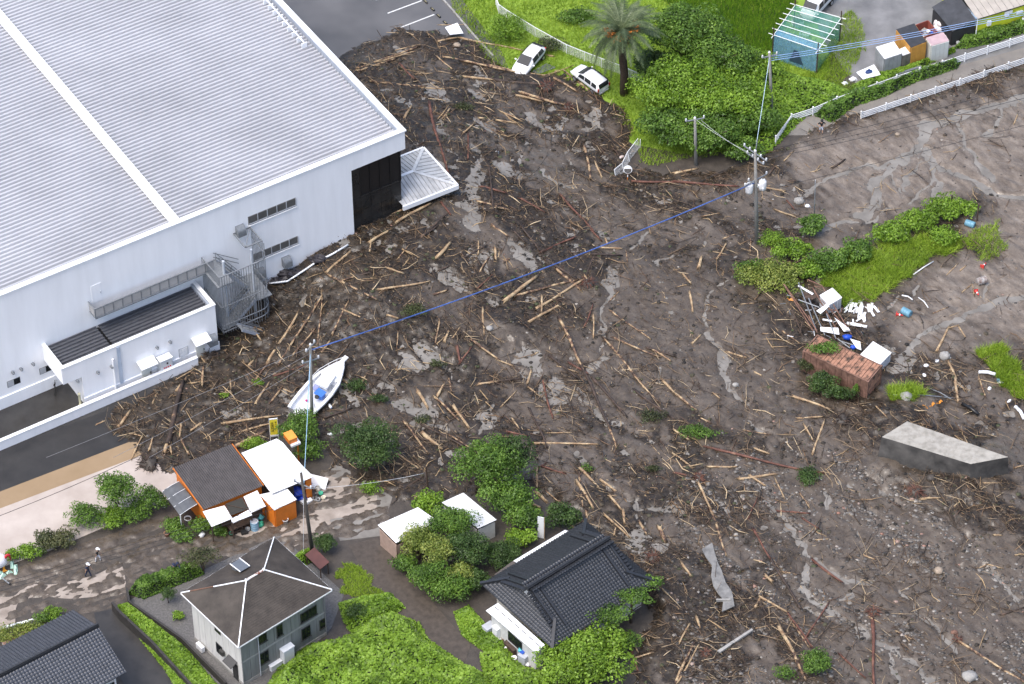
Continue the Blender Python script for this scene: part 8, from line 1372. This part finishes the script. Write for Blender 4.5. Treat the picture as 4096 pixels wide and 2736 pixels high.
for i, (n, x, y, lb) in enumerate(((6, 1690, 940, 'white foam scrap below the curved pale log'), (6, 1765, 910, 'white foam scrap at the boulder'), (6, 1680, 1010, 'white bottle in the puddle right of the container'), (6, 2190, 1055, 'white bag by the plastic pipe'), (6, 2120, 1090, 'white cup left of the blue bottle'), (6, 2175, 1042, 'blue bottle near the plastic pipe'), (6, 1480, 1180, 'white sack in the debris at the container end'), (6, 2250, 1180, 'white scrap in the debris near the right edge'), (6, 1265, 730, 'dark tray beside the white planks'), (4, 2215, 1405, 'white litter bag below the boat'), (2, 1990, 1050, 'pinkish cloth by the mesh fence stump'), (2, 1155, 1020, 'small white scrap on the upper mudflow'))):
    p = onm(n, x, y, .02); t = thing('litter', lb, 'litter', p, i); MB().blob((0, 0, .08), .2, i, (1.3, .8, .5), 8, 5, .35).build('scrap', [m_cap, m_cap, m_cap, m_cap, m_cap, m_dblue, m_cap, m_cap, m_black, m_cap, M('pink_cloth', (.5, .4, .36), .8, .1), m_cap][i], t, True); MB().blob((.2, .05, .05), .08, i+9, (1, 1, .6), 6, 4, .3).build('flap', m_cap, t)
m_orr = M('orange_scrap', (.65, .25, .03), .5, .1)
for n, x, y, lb in ((6, 1680, 1240, 'leftmost orange scrap above the concrete block'), (6, 1735, 1225, 'middle orange scrap above the concrete block'), (6, 1785, 1200, 'rightmost orange scrap above the concrete block'), (6, 785, 505, 'orange scrap in the collapsed shed')): p = onm(n, x, y, .05); t = thing('orange_scrap', lb, 'scrap', p, x); MB().slab([(-.22, -.1, 0), (.25, -.05, .02), (.18, .15, .15), (-.1, .1, .12)], (0, 0, .02)).build('piece', m_orr, t); MB().bar((-.2, 0, .02), (-.4, .1, .05), .04).build('strap', m_orr, t)
for n, x, y, lb in ((3, 1855, 1410, 'left dark stake in the green strip'), (3, 2032, 1480, 'right dark stake in the green strip')): p = onm(n, x, y); t = thing('stake', lb, 'stake', p); MB().tube((0, 0, -.3), (0, 0, 2.1), .08, n=7).build('post', m_bark, t); MB().tube((0, 0, 1.6), (.12, 0, 1.65), .03).build('nail', m_rust, t)
# ================================================================== car park, mesh fence, kerb
for i, ((a, b_), (c_, d)) in enumerate((((420, 90), (648, 5)), ((508, 185), (733, 98)), ((340, 0), (560, -85)))):
    p, q = GT(2, a, b_), GT(2, c_, d); MB().bar((p.x, p.y, .018), (q.x, q.y, .018), .15, .01).build('parking_line', m_line)['kind'] = 'structure'
for (x, y), lb in zip(((675, 15), (722, 65), (762, 110), (806, 155)), ('topmost wheel stop in the car park', 'second wheel stop from the top in the car park', 'third wheel stop from the top in the car park', 'wheel stop touching the mud in the car park')):
    p = GT(2, x, y); t = thing('wheel_stop', lb, 'wheel stop', (p.x, p.y, .012), rad(-56), 'wheel stops in the car park'); MB().slab([(-.32, -.09, 0), (.32, -.09, 0), (.32, .09, 0), (-.32, .09, 0)], (0, 0, .12)).build('block', m_asphd, t); MB().box(-.2, .2, -.04, .04, .12, .14).build('top', M('yellow_dull', (.25, .22, .12), .7, .2) if y == 15 else bpy.data.materials['yellow_dull'], t)
kp = [GT(2, 740, -60), GT(2, 860, 75), GT(2, 1000, 240), GT(2, 1130, 380)]; kb_ = thing('kerb', 'concrete kerb along the edge of the car park', 'kerb', kp[0])
for a, b_ in zip(kp[:-1], kp[1:]):
    n = max(1, int((b_-a).length/1.2))
    for i in range(n): p, q = a.lerp(b_, i/n)-kp[0], a.lerp(b_, (i+1)/n-.01)-kp[0]; MB().bar((p.x, p.y, .06), (q.x, q.y, .06), .18, .12).build('kerb_stone', m_conc, kb_)
q = [GT(2, *p, .5) for p in ((805, 180), (888, 155), (928, 230), (838, 245))]; o = sum(q, Vector())/4; t = thing('loose_board', 'white panel lying on the mud at the car park corner', 'panel', (o.x, o.y, 0)); MB().slab([(p.x-o.x, p.y-o.y, .4+.1*i) for i, p in enumerate(q)], (0, 0, .05)).build('sheet', m_cap, t); MB().bar((-.5, 0, .62), (.5, .1, .68), .08).build('batten', m_cap, t)
def mesh_fence(label, pts, h, step, lean=0., nw=8):
    q = [G(u, v, h) for u, v in pts]; o = Vector((q[0].x, q[0].y, 0)); t = thing('mesh_fence', label, 'fence', o); R_ = [Vector((p.x-o.x, p.y-o.y, 0)) for p in q]
    for a, b_ in zip(R_[:-1], R_[1:]):
        L = (b_-a).length; n = max(1, round(L/step)); sd_ = Vector((b_.y-a.y, a.x-b_.x, 0)).normalized()*lean
        for i in range(n):
            p, r = a.lerp(b_, i/n), a.lerp(b_, (i+1)/n); up = sd_+Vector((0, 0, h)); MB().bar(p, p+up, .07).build('post', m_fence, t); MB().bar(p+up, r+up, .05, .06).build('top_rail', m_fence, t); w_ = MB()
            for k in range(1, nw): e = up*(k/nw); w_.bar(p+e, r+e, .014)
            for k in range(1, 10): s_ = p.lerp(r, k/10); w_.bar(s_+up*.08, s_+up, .012)
            w_.build('mesh_panel', m_fence, t)
    MB().bar(R_[-1], R_[-1]+Vector((0, 0, h)), .07).build('post', m_fence, t); return t
mesh_fence('white wire mesh fence running from the top edge to the vine trees', [T(2, 1145, -30), T(2, 1165, 30), T(2, 1215, 65), T(2, 1410, 185), T(2, 1620, 300), T(2, 1740, 348), T(2, 1855, 392), T(2, 1980, 438), T(2, 2100, 490), T(2, 2270, 555)], 1.2, 2.0)
mesh_fence('bent white mesh fence stump by the round mirror', [T(2, 1955, 1145), T(2, 2010, 1100), T(2, 2045, 1025), T(2, 2115, 935)], 1.1, 1.8, -.25)
p = GMT(2, 2030, 1200); t = thing('traffic_mirror', 'round traffic mirror on an orange and white post at the fence stump', 'mirror', (p.x, p.y, mudz(p.x, p.y))); zt1 = Frame(p, 0, p.z).on(1, 0, *T(2, 2022, 1130)).z
for k in range(4): MB().tube((0, 0, zt1*k/4), (0, 0, zt1*(k+1)/4), .05, n=8).build('post', m_or if k % 2 == 0 else m_cap, t)
MB().tube((0, -.05, zt1), (0, -.12, zt1+.02), .42, n=20).build('hood', m_cap, t); MB().tube((0, -.121, zt1), (0, -.13, zt1+.003), .36, n=20).build('glass', M('mirror_glass', (.5, .5, .5), .08, .05, metal=.9), t)
q = [GT(2, *p) for p in ((1395, 488), (1485, 436), (1545, 460), (1440, 500))]; o = sum(q, Vector())/4; t = thing('grating', 'grey steel grating on the grass between the two cars', 'grating', (o.x, o.y, .15)); L = [p-Vector((o.x, o.y, 0)) for p in q]
for i in range(11): MB().bar(L[0].lerp(L[1], i/10), L[3].lerp(L[2], i/10), .05).build('bar', m_galv, t)
for a, b_ in ((L[0], L[1]), (L[3], L[2])): MB().bar(a, b_, .06).build('side', m_galv, t)
pts = [onm(4, x, y, .25) for x, y in ((1770, 437), (1930, 385), (2060, 300), (2120, 262), (2230, 205), (2335, 135))]; t = thing('fallen_gutter', 'long white gutter pipe lying bent along the foot of the hall', 'gutter', pts[0]); MB().path([p-pts[0] for p in pts], .09, 6).build('pipe', m_cap, t, True); MB().path([pts[0]-pts[0], (pts[1]-pts[0])*.02], .12, 6).build('end_cap', m_cap, t)
for n, x, y, r, lb in ((4, 1950, 330, .9, 'crumpled dark sheet under the lower strip window'), (4, 2130, 240, .7, 'dark torn sheet near the right end of the hall wall'), (4, 1860, 385, .6, 'dark torn sheet beside the escape stair')):
    p = onm(n, x, y); t = thing('dark_sheet', lb, 'sheet', p); MB().blob((0, 0, .2), r, int(x), (1.2, .6, .45), 14, 8, .4).build('folds', M('plum_sheet', (.03, .026, .03), .5, .4, 3), t); MB().blob((r*.9, .3, .1), r*.5, int(y), (1.2, .6, .4), 9, 6, .4).build('scrap', m_black, t)
p = WH.on(2, 0, *T(4, 372, 1112)); t = thing('bicycle', 'small dark bicycle parked under the annex canopy', 'bicycle', WH.w(p.x, p.y), WH.th+rad(60))
for x in (-.5, .5): b = MB(); b.path([(x+.32*math.cos(a), 0, .33+.32*math.sin(a)) for a in [2*math.pi*i/14 for i in range(15)]], .025, 5); b.build('wheel', m_tyre, t)
MB().path([(-.5, 0, .33), (-.15, 0, .75), (.35, 0, .8), (0, 0, .3), (-.15, 0, .8)], .03, 5).build('frame', m_black, t); MB().box(-.3, -.05, -.08, .08, .85, .92).build('saddle', m_black, t); MB().path([(.5, 0, .33), (.35, 0, 1.0), (.3, -.25, 1.02)], .025, 5).build('handlebar', m_galv, t)
# ================================================================== poles and wires
m_wire = M('black_wire', (.02, .02, .022), .5, .1); m_bw = M('blue_wire', (.10, .19, .52), .5, .25, .6); m_cw = M('pale_blue_wire', (.30, .45, .75), .5, .1)
m_por = M('porcelain', (.72, .73, .74), .3, .05)
TOP = {}
def pole(key, label, buv, tuv, r=.17, mat=None, arms=(), mud_=False):
    b0 = GM(*buv) if mud_ else G(*buv); z0 = mudz(b0.x, b0.y) if mud_ else 0.; f = Frame(b0, 0); tp_ = f.on(1, 0, *tuv); t = thing('utility_pole' if r > .1 else 'lamp_pole', label, 'pole', (b0.x, b0.y, z0)); top_ = Vector((tp_.x, 0, tp_.z-z0))
    MB().path([(0, 0, -.3), top_*.5, top_], r, 10, r*.62).build('shaft', mat or m_pole, t, True); TOP[key] = (Vector((b0.x, b0.y, z0)), top_)
    MB().tube(top_, top_+Vector((0, 0, .12)), r*.7, r*.3, 10).build('cap', m_por, t)
    for dz, an_, L_, ni in arms:
        c_ = top_*(1-dz/top_.length); d = Vector((math.cos(an_), math.sin(an_), 0)); a = MB().bar(c_-d*L_*.5, c_+d*L_*.5, .1).build('crossarm', m_galv, t)
        for i in range(ni): q_ = c_+d*L_*(i/(max(ni-1, 1))-.5)*.94; MB().lathe([(.05, 0), (.11, .04), (.05, .1), (.11, .14), (.05, .2), (.09, .26), (.03, .3)], 8, (q_.x, q_.y, q_.z+.05)).build('insulator', m_por, a, True)
    return t
pole('P1', 'concrete utility pole among the vines above the guard fence', T(3, 657, 785), T(3, 640, 350), .19, None, ((.5, rad(20), 1.6, 3),))
pole('P2', 'short grey pole in front of the vine covered trees', T(3, 148, 1108), T(3, 140, 790), .19, None, ((.25, rad(15), 1.9, 3),))
t3 = pole('P3', 'transformer pole standing in the mud right of centre', T(6, 556, 120), T(3, 545, 1010), .2, None, ((.35, rad(-48), 3.0, 5), (1.0, rad(-48), 2.2, 4), (3.6, rad(38), 2.8, 3), (4.3, rad(-48), 2.0, 4)), True)
b0, tp3 = TOP['P3']
for s, f in ((-1, .62), (1, .655)):
    c_ = tp3*f+Vector((s*.62, -.25, 0)); o = MB().lathe([(.05, -.55), (.34, -.5), (.36, -.3), (.36, .4), (.30, .5), (.1, .55)], 14, c_).build('transformer', M('transformer_grey', (.62, .63, .64), .45, .08), t3, True)
    for k in (-1, 1): MB().lathe([(.05, 0), (.07, .1), (.03, .25)], 7, (c_.x+k*.15, c_.y, c_.z+.5)).build('bushing', m_por, o)
    MB().bar(tp3*f, c_, .08).build('bracket', m_galv, t3)
MB().tube(tp3*.98, tp3*.98+Vector((.15, 0, 1.6)), .05).build('top_rod', m_galv, t3)
for k in range(8): MB().bar(tp3*(.15+.05*k)+Vector((-.3, 0, 0)), tp3*(.15+.05*k)+Vector((.3, 0, 0)), .025).build('step', m_galv, t3)
pole('P4', 'utility pole standing through the boat stern', (716, 990), T(4, 2082, 800), .17, None, ((.35, rad(60), 1.4, 3), (2.0, rad(25), 1.6, 2)))
t5 = pole('P5', 'dark utility pole between the shop and the hipped house', T(7, 2100, 680), T(7, 2018, 118), .18, M('dark_pole', (.075, .066, .058), .8, .2, 3), ((1.6, rad(-32), 1.8, 3),))
pole('P6', 'thin pale lamp pole at the green strip', T(3, 940, 1490), T(3, 948, 1210), .06, m_galv, (), True)
p = GM(*T(8, 690, 230)); t = thing('broken_stake', 'black broken post standing behind the bush between the sheds', 'post', (p.x, p.y, 0)); MB().tube((0, 0, 0), (-.1, 0, 3.0), .1, .07).build('shaft', m_bark, t); MB().tube((-.1, 0, 2.5), (.1, 0, 2.6), .03).build('peg', m_bark, t)
def PT(k, f, dx=0, dy=0): b0, tp_ = TOP[k]; return b0+tp_*f+Vector((dx, dy, 0))
def wire(label, a, b_, r=.02, mat=m_wire, sag=.35, strands=1, gap=.08, name='power_line'):
    a = Vector(a); b_ = Vector(b_); t = thing(name, label, 'cable', (a.x, a.y, a.z))
    for s in range(strands):
        of = Vector((0, 0, gap*s)); MB().path([a.lerp(b_, i/16)-a+of-Vector((0, 0, sag*4*(i/16)*(1-i/16))) for i in range(17)], r, 5).build('strand', mat, t, True)
    if strands > 1:
        for i in range(1, 24): p = a.lerp(b_, i/24)-a-Vector((0, 0, sag*4*(i/24)*(1-i/24))); MB().bar(p-Vector((0, 0, .03)), p+Vector((0, 0, gap*(strands-1)+.03)), .05).build('spacer', m_bw, t)
    return t
wire('thick blue cable spanning the mudflow from the boat pole to the transformer pole', PT('P4', .93), PT('P3', .66), .022, m_bw, .75, 3, .045, 'blue_cable')
e = GT(3, 2420, 60, 6.5); wire('upper pale blue line from the vine pole to the upper right corner', PT('P1', .93), e, .028, m_cw, .25); wire('lower pale blue line from the vine pole to the upper right corner', PT('P1', .87), GT(3, 2420, 85, 6.2), .028, m_cw, .3); wire('middle pale blue line from the vine pole to the upper right corner', PT('P1', .90), GT(3, 2420, 74, 6.3), .02, m_cw, .25)
wire('steep pale cable between the vine pole and the transformer pole', PT('P1', .93), PT('P3', .99), .03, M('ice_wire', (.55, .70, .80), .5, .05), .15)
for k, (y0, y1) in enumerate(((1000, 555), (1070, 606), (1035, 640))): wire(('topmost', 'second', 'third')[k]+' dark line from the transformer pole to the right edge', PT('P3', .97-.03*k, .5*k), GT(3, 2420, y1, 8.), .022, m_wire, .2)
wire('lowest dark line crossing the right mud flats', GT(3, 560, 1290, 6.5), GT(3, 2420, 822, 7.), .022, m_wire, .1)
for k, (x0, y0, z) in enumerate(((0, 1262, 8.), (0, 1330, 7.5))): wire(('upper', 'lower')[k]+' dark line from the transformer pole over the debris to the left', PT('P3', .97-.05*k), GT(5, (745, 0)[k], (0+610, 745)[k], 8.2-k), .014, m_wire, .1)
wire('thin line from the short grey pole to the transformer pole', PT('P2', .98), PT('P3', .95), .012, m_metalw, .3); wire('second thin line from the short grey pole to the transformer pole', PT('P2', .95, .6), PT('P3', .93), .012, m_metalw, .3)
for k, (ua, va, za, ub, vb, f) in enumerate(((T(4, 310, 1560) + (6.,) + (0, 0, .97)), (T(4, 760, 1560)+(6.,)+(0, 0, .90)), (T(4, 1000, 1560)+(6.,)+(0, 0, .80)))): wire(('left', 'middle', 'right')[k]+' thin grey line from the boat pole down over the wet road', PT('P4', f), G(ua, va, za), .018, M('grey_wire', (.2, .2, .21), .6, .1) if k == 0 else bpy.data.materials['grey_wire'], .15)
wire('dark line drooping over the flooded paddy', GT(7, -80, 445, 5.), GT(7, 950, 5, 6.), .025, m_wire, .2)
for k in range(3): wire(('upper', 'middle', 'lower')[k]+' wire from the dark pole over the muddy road', PT('P5', .80-.06*k), GT(7, -80, 890+25*k, 5.5-.4*k), .02, m_wire, .3)
wire('pale blue guy wire between the boat pole and the dark pole', PT('P4', .9), PT('P5', .78), .028, M('sky_wire', (.35, .55, .72), .5, .05), .1)
wire('white guy wire of the dark pole behind the hipped house', PT('P5', .78), GT(7, 2035, 715, .2), .018, m_metalw, .02); wire('thin wire from the dark pole to the broken post', PT('P5', .80), G(*T(8, 660, 130), 3.), .015, m_metalw, .35)
wire('pale guy wire of the boat pole', PT('P4', .95), G(*Oc(400, 890), .3), .02, M('sky_wire2', (.35, .55, .72), .5, .05), .02)
wire('long dark line parallel to the blue cable', PT('P4', .8), GT(5, 2348, 20, 8.), .014, m_wire, .4)
# ================================================================== people
m_skin = M('skin', (.42, .26, .18), .5, .08, 6); m_blk = M('black_cloth', (.014, .014, .016), .8, .2, 8); m_navy = M('navy_uniform', (.018, .026, .06), .8, .2, 8); m_wcl = M('white_cloth', (.70, .70, .72), .8, .05, 8); m_lcl = M('pale_blue_cloth', (.52, .56, .66), .8, .08, 8); m_hair = M('dark_hair', (.012, .010, .009), .6, .2); m_shoe = M('dark_boot', (.02, .018, .016), .6, .2)
def person(label, loc, rz, J, shirt, trousers, shorts=False, sleeves='short', hat=None, hatm=None):
    """J: joint positions in metres; body grown as one skin"""
    t = thing('person', label, 'person', loc, rz)
    names = ['pelvis', 'waist', 'chest', 'neck', 'head', 'crown', 'lsh', 'lel', 'lwr', 'lha', 'rsh', 'rel', 'rwr', 'rha', 'lhip', 'lkn', 'lan', 'lto', 'rhip', 'rkn', 'ran', 'rto']
    rad_ = [.15, .135, .155, .058, .095, .085, .075, .052, .036, .04, .075, .052, .036, .04, .105, .072, .048, .045, .105, .072, .048, .045]
    ed = [(0, 1), (1, 2), (2, 3), (3, 4), (4, 5), (2, 6), (6, 7), (7, 8), (8, 9), (2, 10), (10, 11), (11, 12), (12, 13), (0, 14), (14, 15), (15, 16), (16, 17), (0, 18), (18, 19), (19, 20), (20, 21)]
    me = bpy.data.meshes.new('body'); me.from_pydata([J[n] for n in names], ed, []); o = bpy.data.objects.new('body', me); COL.objects.link(o); o.modifiers.new('skin', 'SKIN'); sb = o.modifiers.new('sub', 'SUBSURF'); sb.levels = 2
    for i, v in enumerate(me.skin_vertices[0].data): v.radius = (rad_[i], rad_[i]*(.72 if i in (0, 1, 2) else 1)); v.use_root = (i == 0)
    dg = bpy.context.evaluated_depsgraph_get(); m2 = bpy.data.meshes.new_from_object(o.evaluated_get(dg)); bpy.data.objects.remove(o)
    for mt in (m_skin, shirt, trousers, m_shoe): m2.materials.append(mt)
    segs = [(Vector(J[names[a]]), Vector(J[names[b_]]), a, b_) for a, b_ in ed]
    for p in m2.polygons:
        c_ = p.center; best = None
        for a, b_, i, j in segs:
            d = b_-a; f = max(0, min(1, (c_-a).dot(d)/d.length_squared)); dd = (c_-(a+d*f)).length
            if best is None or dd < best[0]: best = (dd, i, j, f)
        _, i, j, f = best; n2_ = names[j]
        if n2_ in ('head', 'crown', 'lha', 'rha', 'neck'): k = 0 if not (n2_ == 'neck' and f < .5) else 1
        elif n2_ in ('lwr', 'rwr'): k = 1 if sleeves == 'long' else 0
        elif n2_ in ('lel', 'rel'): k = 1 if sleeves == 'long' or f < .6 else 0
        elif n2_ in ('lto', 'rto'): k = 3
        elif n2_ in ('lan', 'ran'): k = (0 if shorts else 2)
        elif n2_ in ('lkn', 'rkn', 'lhip', 'rhip'): k = 2
        elif n2_ == 'waist': k = 2 if f < .35 else 1
        else: k = 1
        p.material_index = k
    m2.polygons.foreach_set('use_smooth', [True]*len(m2.polygons)); link('body', m2, None, t)
    H_ = Vector(J['head']); Cw = Vector(J['crown']); ax = (Cw-H_).normalized()
    fw = Vector((0, -1, 0)); b = MB(); b.blob(H_+fw*.10+ax*-.01, .022, 1, (1, 1.2, 1.2), 6, 5, 0)
    b.build('nose', m_skin, t, True)
    for s in (-1, 1): MB().blob(H_+fw*.088+Vector((s*.035, 0, .03)), .014, 1, (1, 1, 1), 6, 5, 0).build('eye', m_hair, t, True); MB().blob(H_+Vector((s*.098, 0, .0)), .028, 1, (.5, .8, 1.3), 6, 5, 0).build('ear', m_skin, t, True)
    MB().box(H_.x-.03, H_.x+.03, H_.y-.094, H_.y-.085, H_.z-.052, H_.z-.042).build('mouth', m_lamp, t)
    MB().blob(H_+ax*.055-fw*.02, .115, 2, (1, 1.05, .85), 12, 8, .02).build('hair', m_hair, t, True)
    if hat:
        b = MB(); b.blob(H_+ax*.085, .145, 3, (1, 1.12, .8), 14, 9, 0); b.build('helmet' if hat == 'helmet' else 'cap', hatm, t, True); MB().slab([H_+ax*.06+Vector((-.1, -.12, 0)), H_+ax*.06+Vector((.1, -.12, 0)), H_+ax*.05+Vector((.08, -.22, 0)), H_+ax*.05+Vector((-.08, -.22, 0))], (0, 0, .012)).build('brim', hatm, t)
    for w_, h_ in (('lwr', 'lha'), ('rwr', 'rha')):          # five separate fingers
        a, e = Vector(J[w_]), Vector(J[h_]); d = (e-a).normalized(); sd_ = d.orthogonal().normalized(); o2 = d.cross(sd_); b = MB()
        for k, (of, L_) in enumerate(((-.028, .075), (-.01, .088), (.01, .082), (.028, .065))): q0 = e+sd_*of; q1 = q0+d*L_*.55+o2*.008; b.path([q0, q1, q1+d*L_*.4+o2*.028], .0095, 6, .007)
        q0 = e-d*.03+sd_*-.035; b.path([q0, q0-sd_*.035+d*.03, q0-sd_*.045+d*.06+o2*.012], .0105, 6, .008); b.build('fingers', m_skin, t, True)
    return t
def pose(hip=.90, lean=0., legs=((.0, 0), (.0, 0)), arms='down', turn=0.):
    J = {}; sy = -lean
    J['pelvis'] = (0, 0, hip); J['waist'] = (0, sy*.25, hip+.14); J['chest'] = (0, sy*.7, hip+.40); J['neck'] = (0, sy, hip+.57); J['head'] = (0, sy-.02, hip+.69); J['crown'] = (0, sy-.02, hip+.78)
    for s, n in ((1, 'l'), (-1, 'r')):
        J[n+'sh'] = (s*.19, sy*.85, hip+.48)
        if arms == 'akimbo': J[n+'el'] = (s*.42, sy*.6+.06, hip+.26); J[n+'wr'] = (s*.23, -.04, hip+.10); J[n+'ha'] = (s*.17, -.08, hip+.05)
        elif arms == 'reach': J[n+'el'] = (s*.24, sy*.85-.12, hip+.25); J[n+'wr'] = (s*.2, sy*.85-.34, hip+.18); J[n+'ha'] = (s*.19, sy*.85-.42, hip+.18)
        else: q = .12 if s > 0 else -.10; J[n+'el'] = (s*.25, sy*.7-q*.4, hip+.22); J[n+'wr'] = (s*.25, sy*.5-q*1.2-.05, hip+.0); J[n+'ha'] = (s*.25, sy*.5-q*1.5-.08, hip-.07)
        st_, kb2 = legs[0 if s > 0 else 1]; J[n+'hip'] = (s*.10, 0, hip-.07); J[n+'kn'] = (s*.12, -st_*.5-kb2*.5, hip*.53); J[n+'an'] = (s*.13, -st_+kb2*.6, .08+.25*max(0, kb2)); J[n+'to'] = (s*.14, -st_+kb2*.6-.16, .03+.18*max(0, kb2))
    return J
p = GT(3, 985, 903); p.z = max(mudz(p.x, p.y), 0); person('person in black T-shirt and pale shorts, hands on hips, by the guard fence', p, rad(5), pose(.88, .04, ((.1, 0), (-.06, 0)), 'akimbo'), m_blk, m_lcl, True, 'short', 'cap', m_blk)
p = GT(7, 655, 722); person('person in black T-shirt, white trousers and white helmet striding right on the muddy road', (p.x, p.y, .0), rad(75), pose(.88, .12, ((.30, .12), (-.15, 0)), 'down'), m_blk, m_wcl, False, 'short', 'helmet', m_cap)
p = GT(7, 592, 822); person('person in dark uniform and white helmet walking on the muddy road', (p.x, p.y, .0), rad(60), pose(.88, .1, ((.22, 0), (-.2, .05)), 'down'), m_navy, m_navy, False, 'short', 'helmet', m_cap)
p = G(*T(7, 1163, 800), .2); person('person in navy bending behind the long hedge, left of the pair', (p.x, p.y, -.05), rad(30), pose(.85, .25, ((.1, 0), (-.1, 0)), 'reach'), m_navy, m_navy, False, 'long', 'cap', m_navy)
p = G(*T(7, 1210, 795), .2); person('person in navy cap behind the long hedge, right of the pair', (p.x, p.y, -.05), rad(-40), pose(.85, .2, ((.1, 0), (-.1, 0)), 'reach'), m_navy, m_navy, False, 'long', 'cap', m_navy)
# ---- rooster statue at the left edge
Rc = C(0, 2160, 4.975); p = G(*Rc(20, 590)); rt = thing('rooster_statue', 'large white rooster statue with red tail at the left edge of the road', 'statue', (p.x, p.y, 0), rad(10))
m_rw = M('statue_white', (.78, .78, .80), .4, .04); m_rr = M('statue_red', (.50, .02, .03), .45, .15, 4); m_ro = M('statue_orange', (.75, .32, .02), .5, .1)
MB().blob((-.2, 0, 1.15), .85, 3, (1, .75, .85), 16, 10, .05).build('body', m_rw, rt, True); MB().path([(-.7, -.1, 1.5), (-.95, -.15, 2.2), (-.9, -.2, 2.6)], .42, 12, .3).build('neck', m_rw, rt, True); MB().blob((-.92, -.22, 2.75), .34, 4, (1, 1, 1), 12, 8, .03).build('head', m_rw, rt, True)
for k in range(4): MB().blob((-.95+.16*k, -.2, 3.05+.08*math.sin(k)), .16, k, (.8, .4, 1), 8, 6, .05).build('comb', m_rr, rt, True)
for k in range(5): MB().path([(.4, -.05+.08*k, 1.3), (.75+.03*k, -.1+.1*k, 1.85-.12*k), (.95, -.1+.1*k, 1.5-.2*k)], .15, 8, .05).build('tail_feather', m_rr, rt, True)
MB().path([(-1.2, -.3, 2.7), (-1.5, -.4, 2.62)], .12, 8, .02).build('beak', m_ro, rt, True)
for s in (-.35, .25):
    MB().tube((s, -.1, .1), (s, -.1, .6), .08).build('leg', m_ro, rt)
    for a in (-.6, 0, .6, 2.6): MB().path([(s, -.1, .1), (s+.4*math.sin(a+.3), -.1-.4*math.cos(a+.3), .04)], .09, 6, .04).build('toe', m_ro, rt)
m_mint = M('mint_plastic', (.48, .68, .56), .5, .05)
for i, (x, y) in enumerate(((240, 500), (310, 570), (305, 640), (185, 680), (65, 735), (0, 690))):
    p = G(*Rc(x, y)); t = thing('edging_block', ('topmost', 'second', 'third', 'fourth', 'fifth', 'leftmost')[i]+' mint green triangular edging block round the rooster statue', 'edging', (p.x, p.y, 0), rad(30 if i > 2 else 100), 'mint edging blocks round the statue'); MB().add([(-.42, -.15, 0), (.42, -.15, 0), (0, -.05, .45), (-.42, .15, 0), (.42, .15, 0), (0, .05, .45)], [(0, 1, 2), (5, 4, 3), (0, 3, 4, 1), (1, 4, 5, 2), (2, 5, 3, 0)]).build('wedge', m_mint, t); MB().box(-.44, .44, -.17, .17, 0, .05).build('foot', m_mint, t)
p = G(*Rc(95, 815)); t = thing('metal_tube', 'grey tube lying on the road below the rooster statue', 'tube', (p.x, p.y, .1), rad(-45)); MB().tube((-.7, 0, 0), (.7, 0, .05), .07).build('tube', m_galv, t); MB().tube((.66, 0, .047), (.74, 0, .053), .085).build('cap', m_black, t)
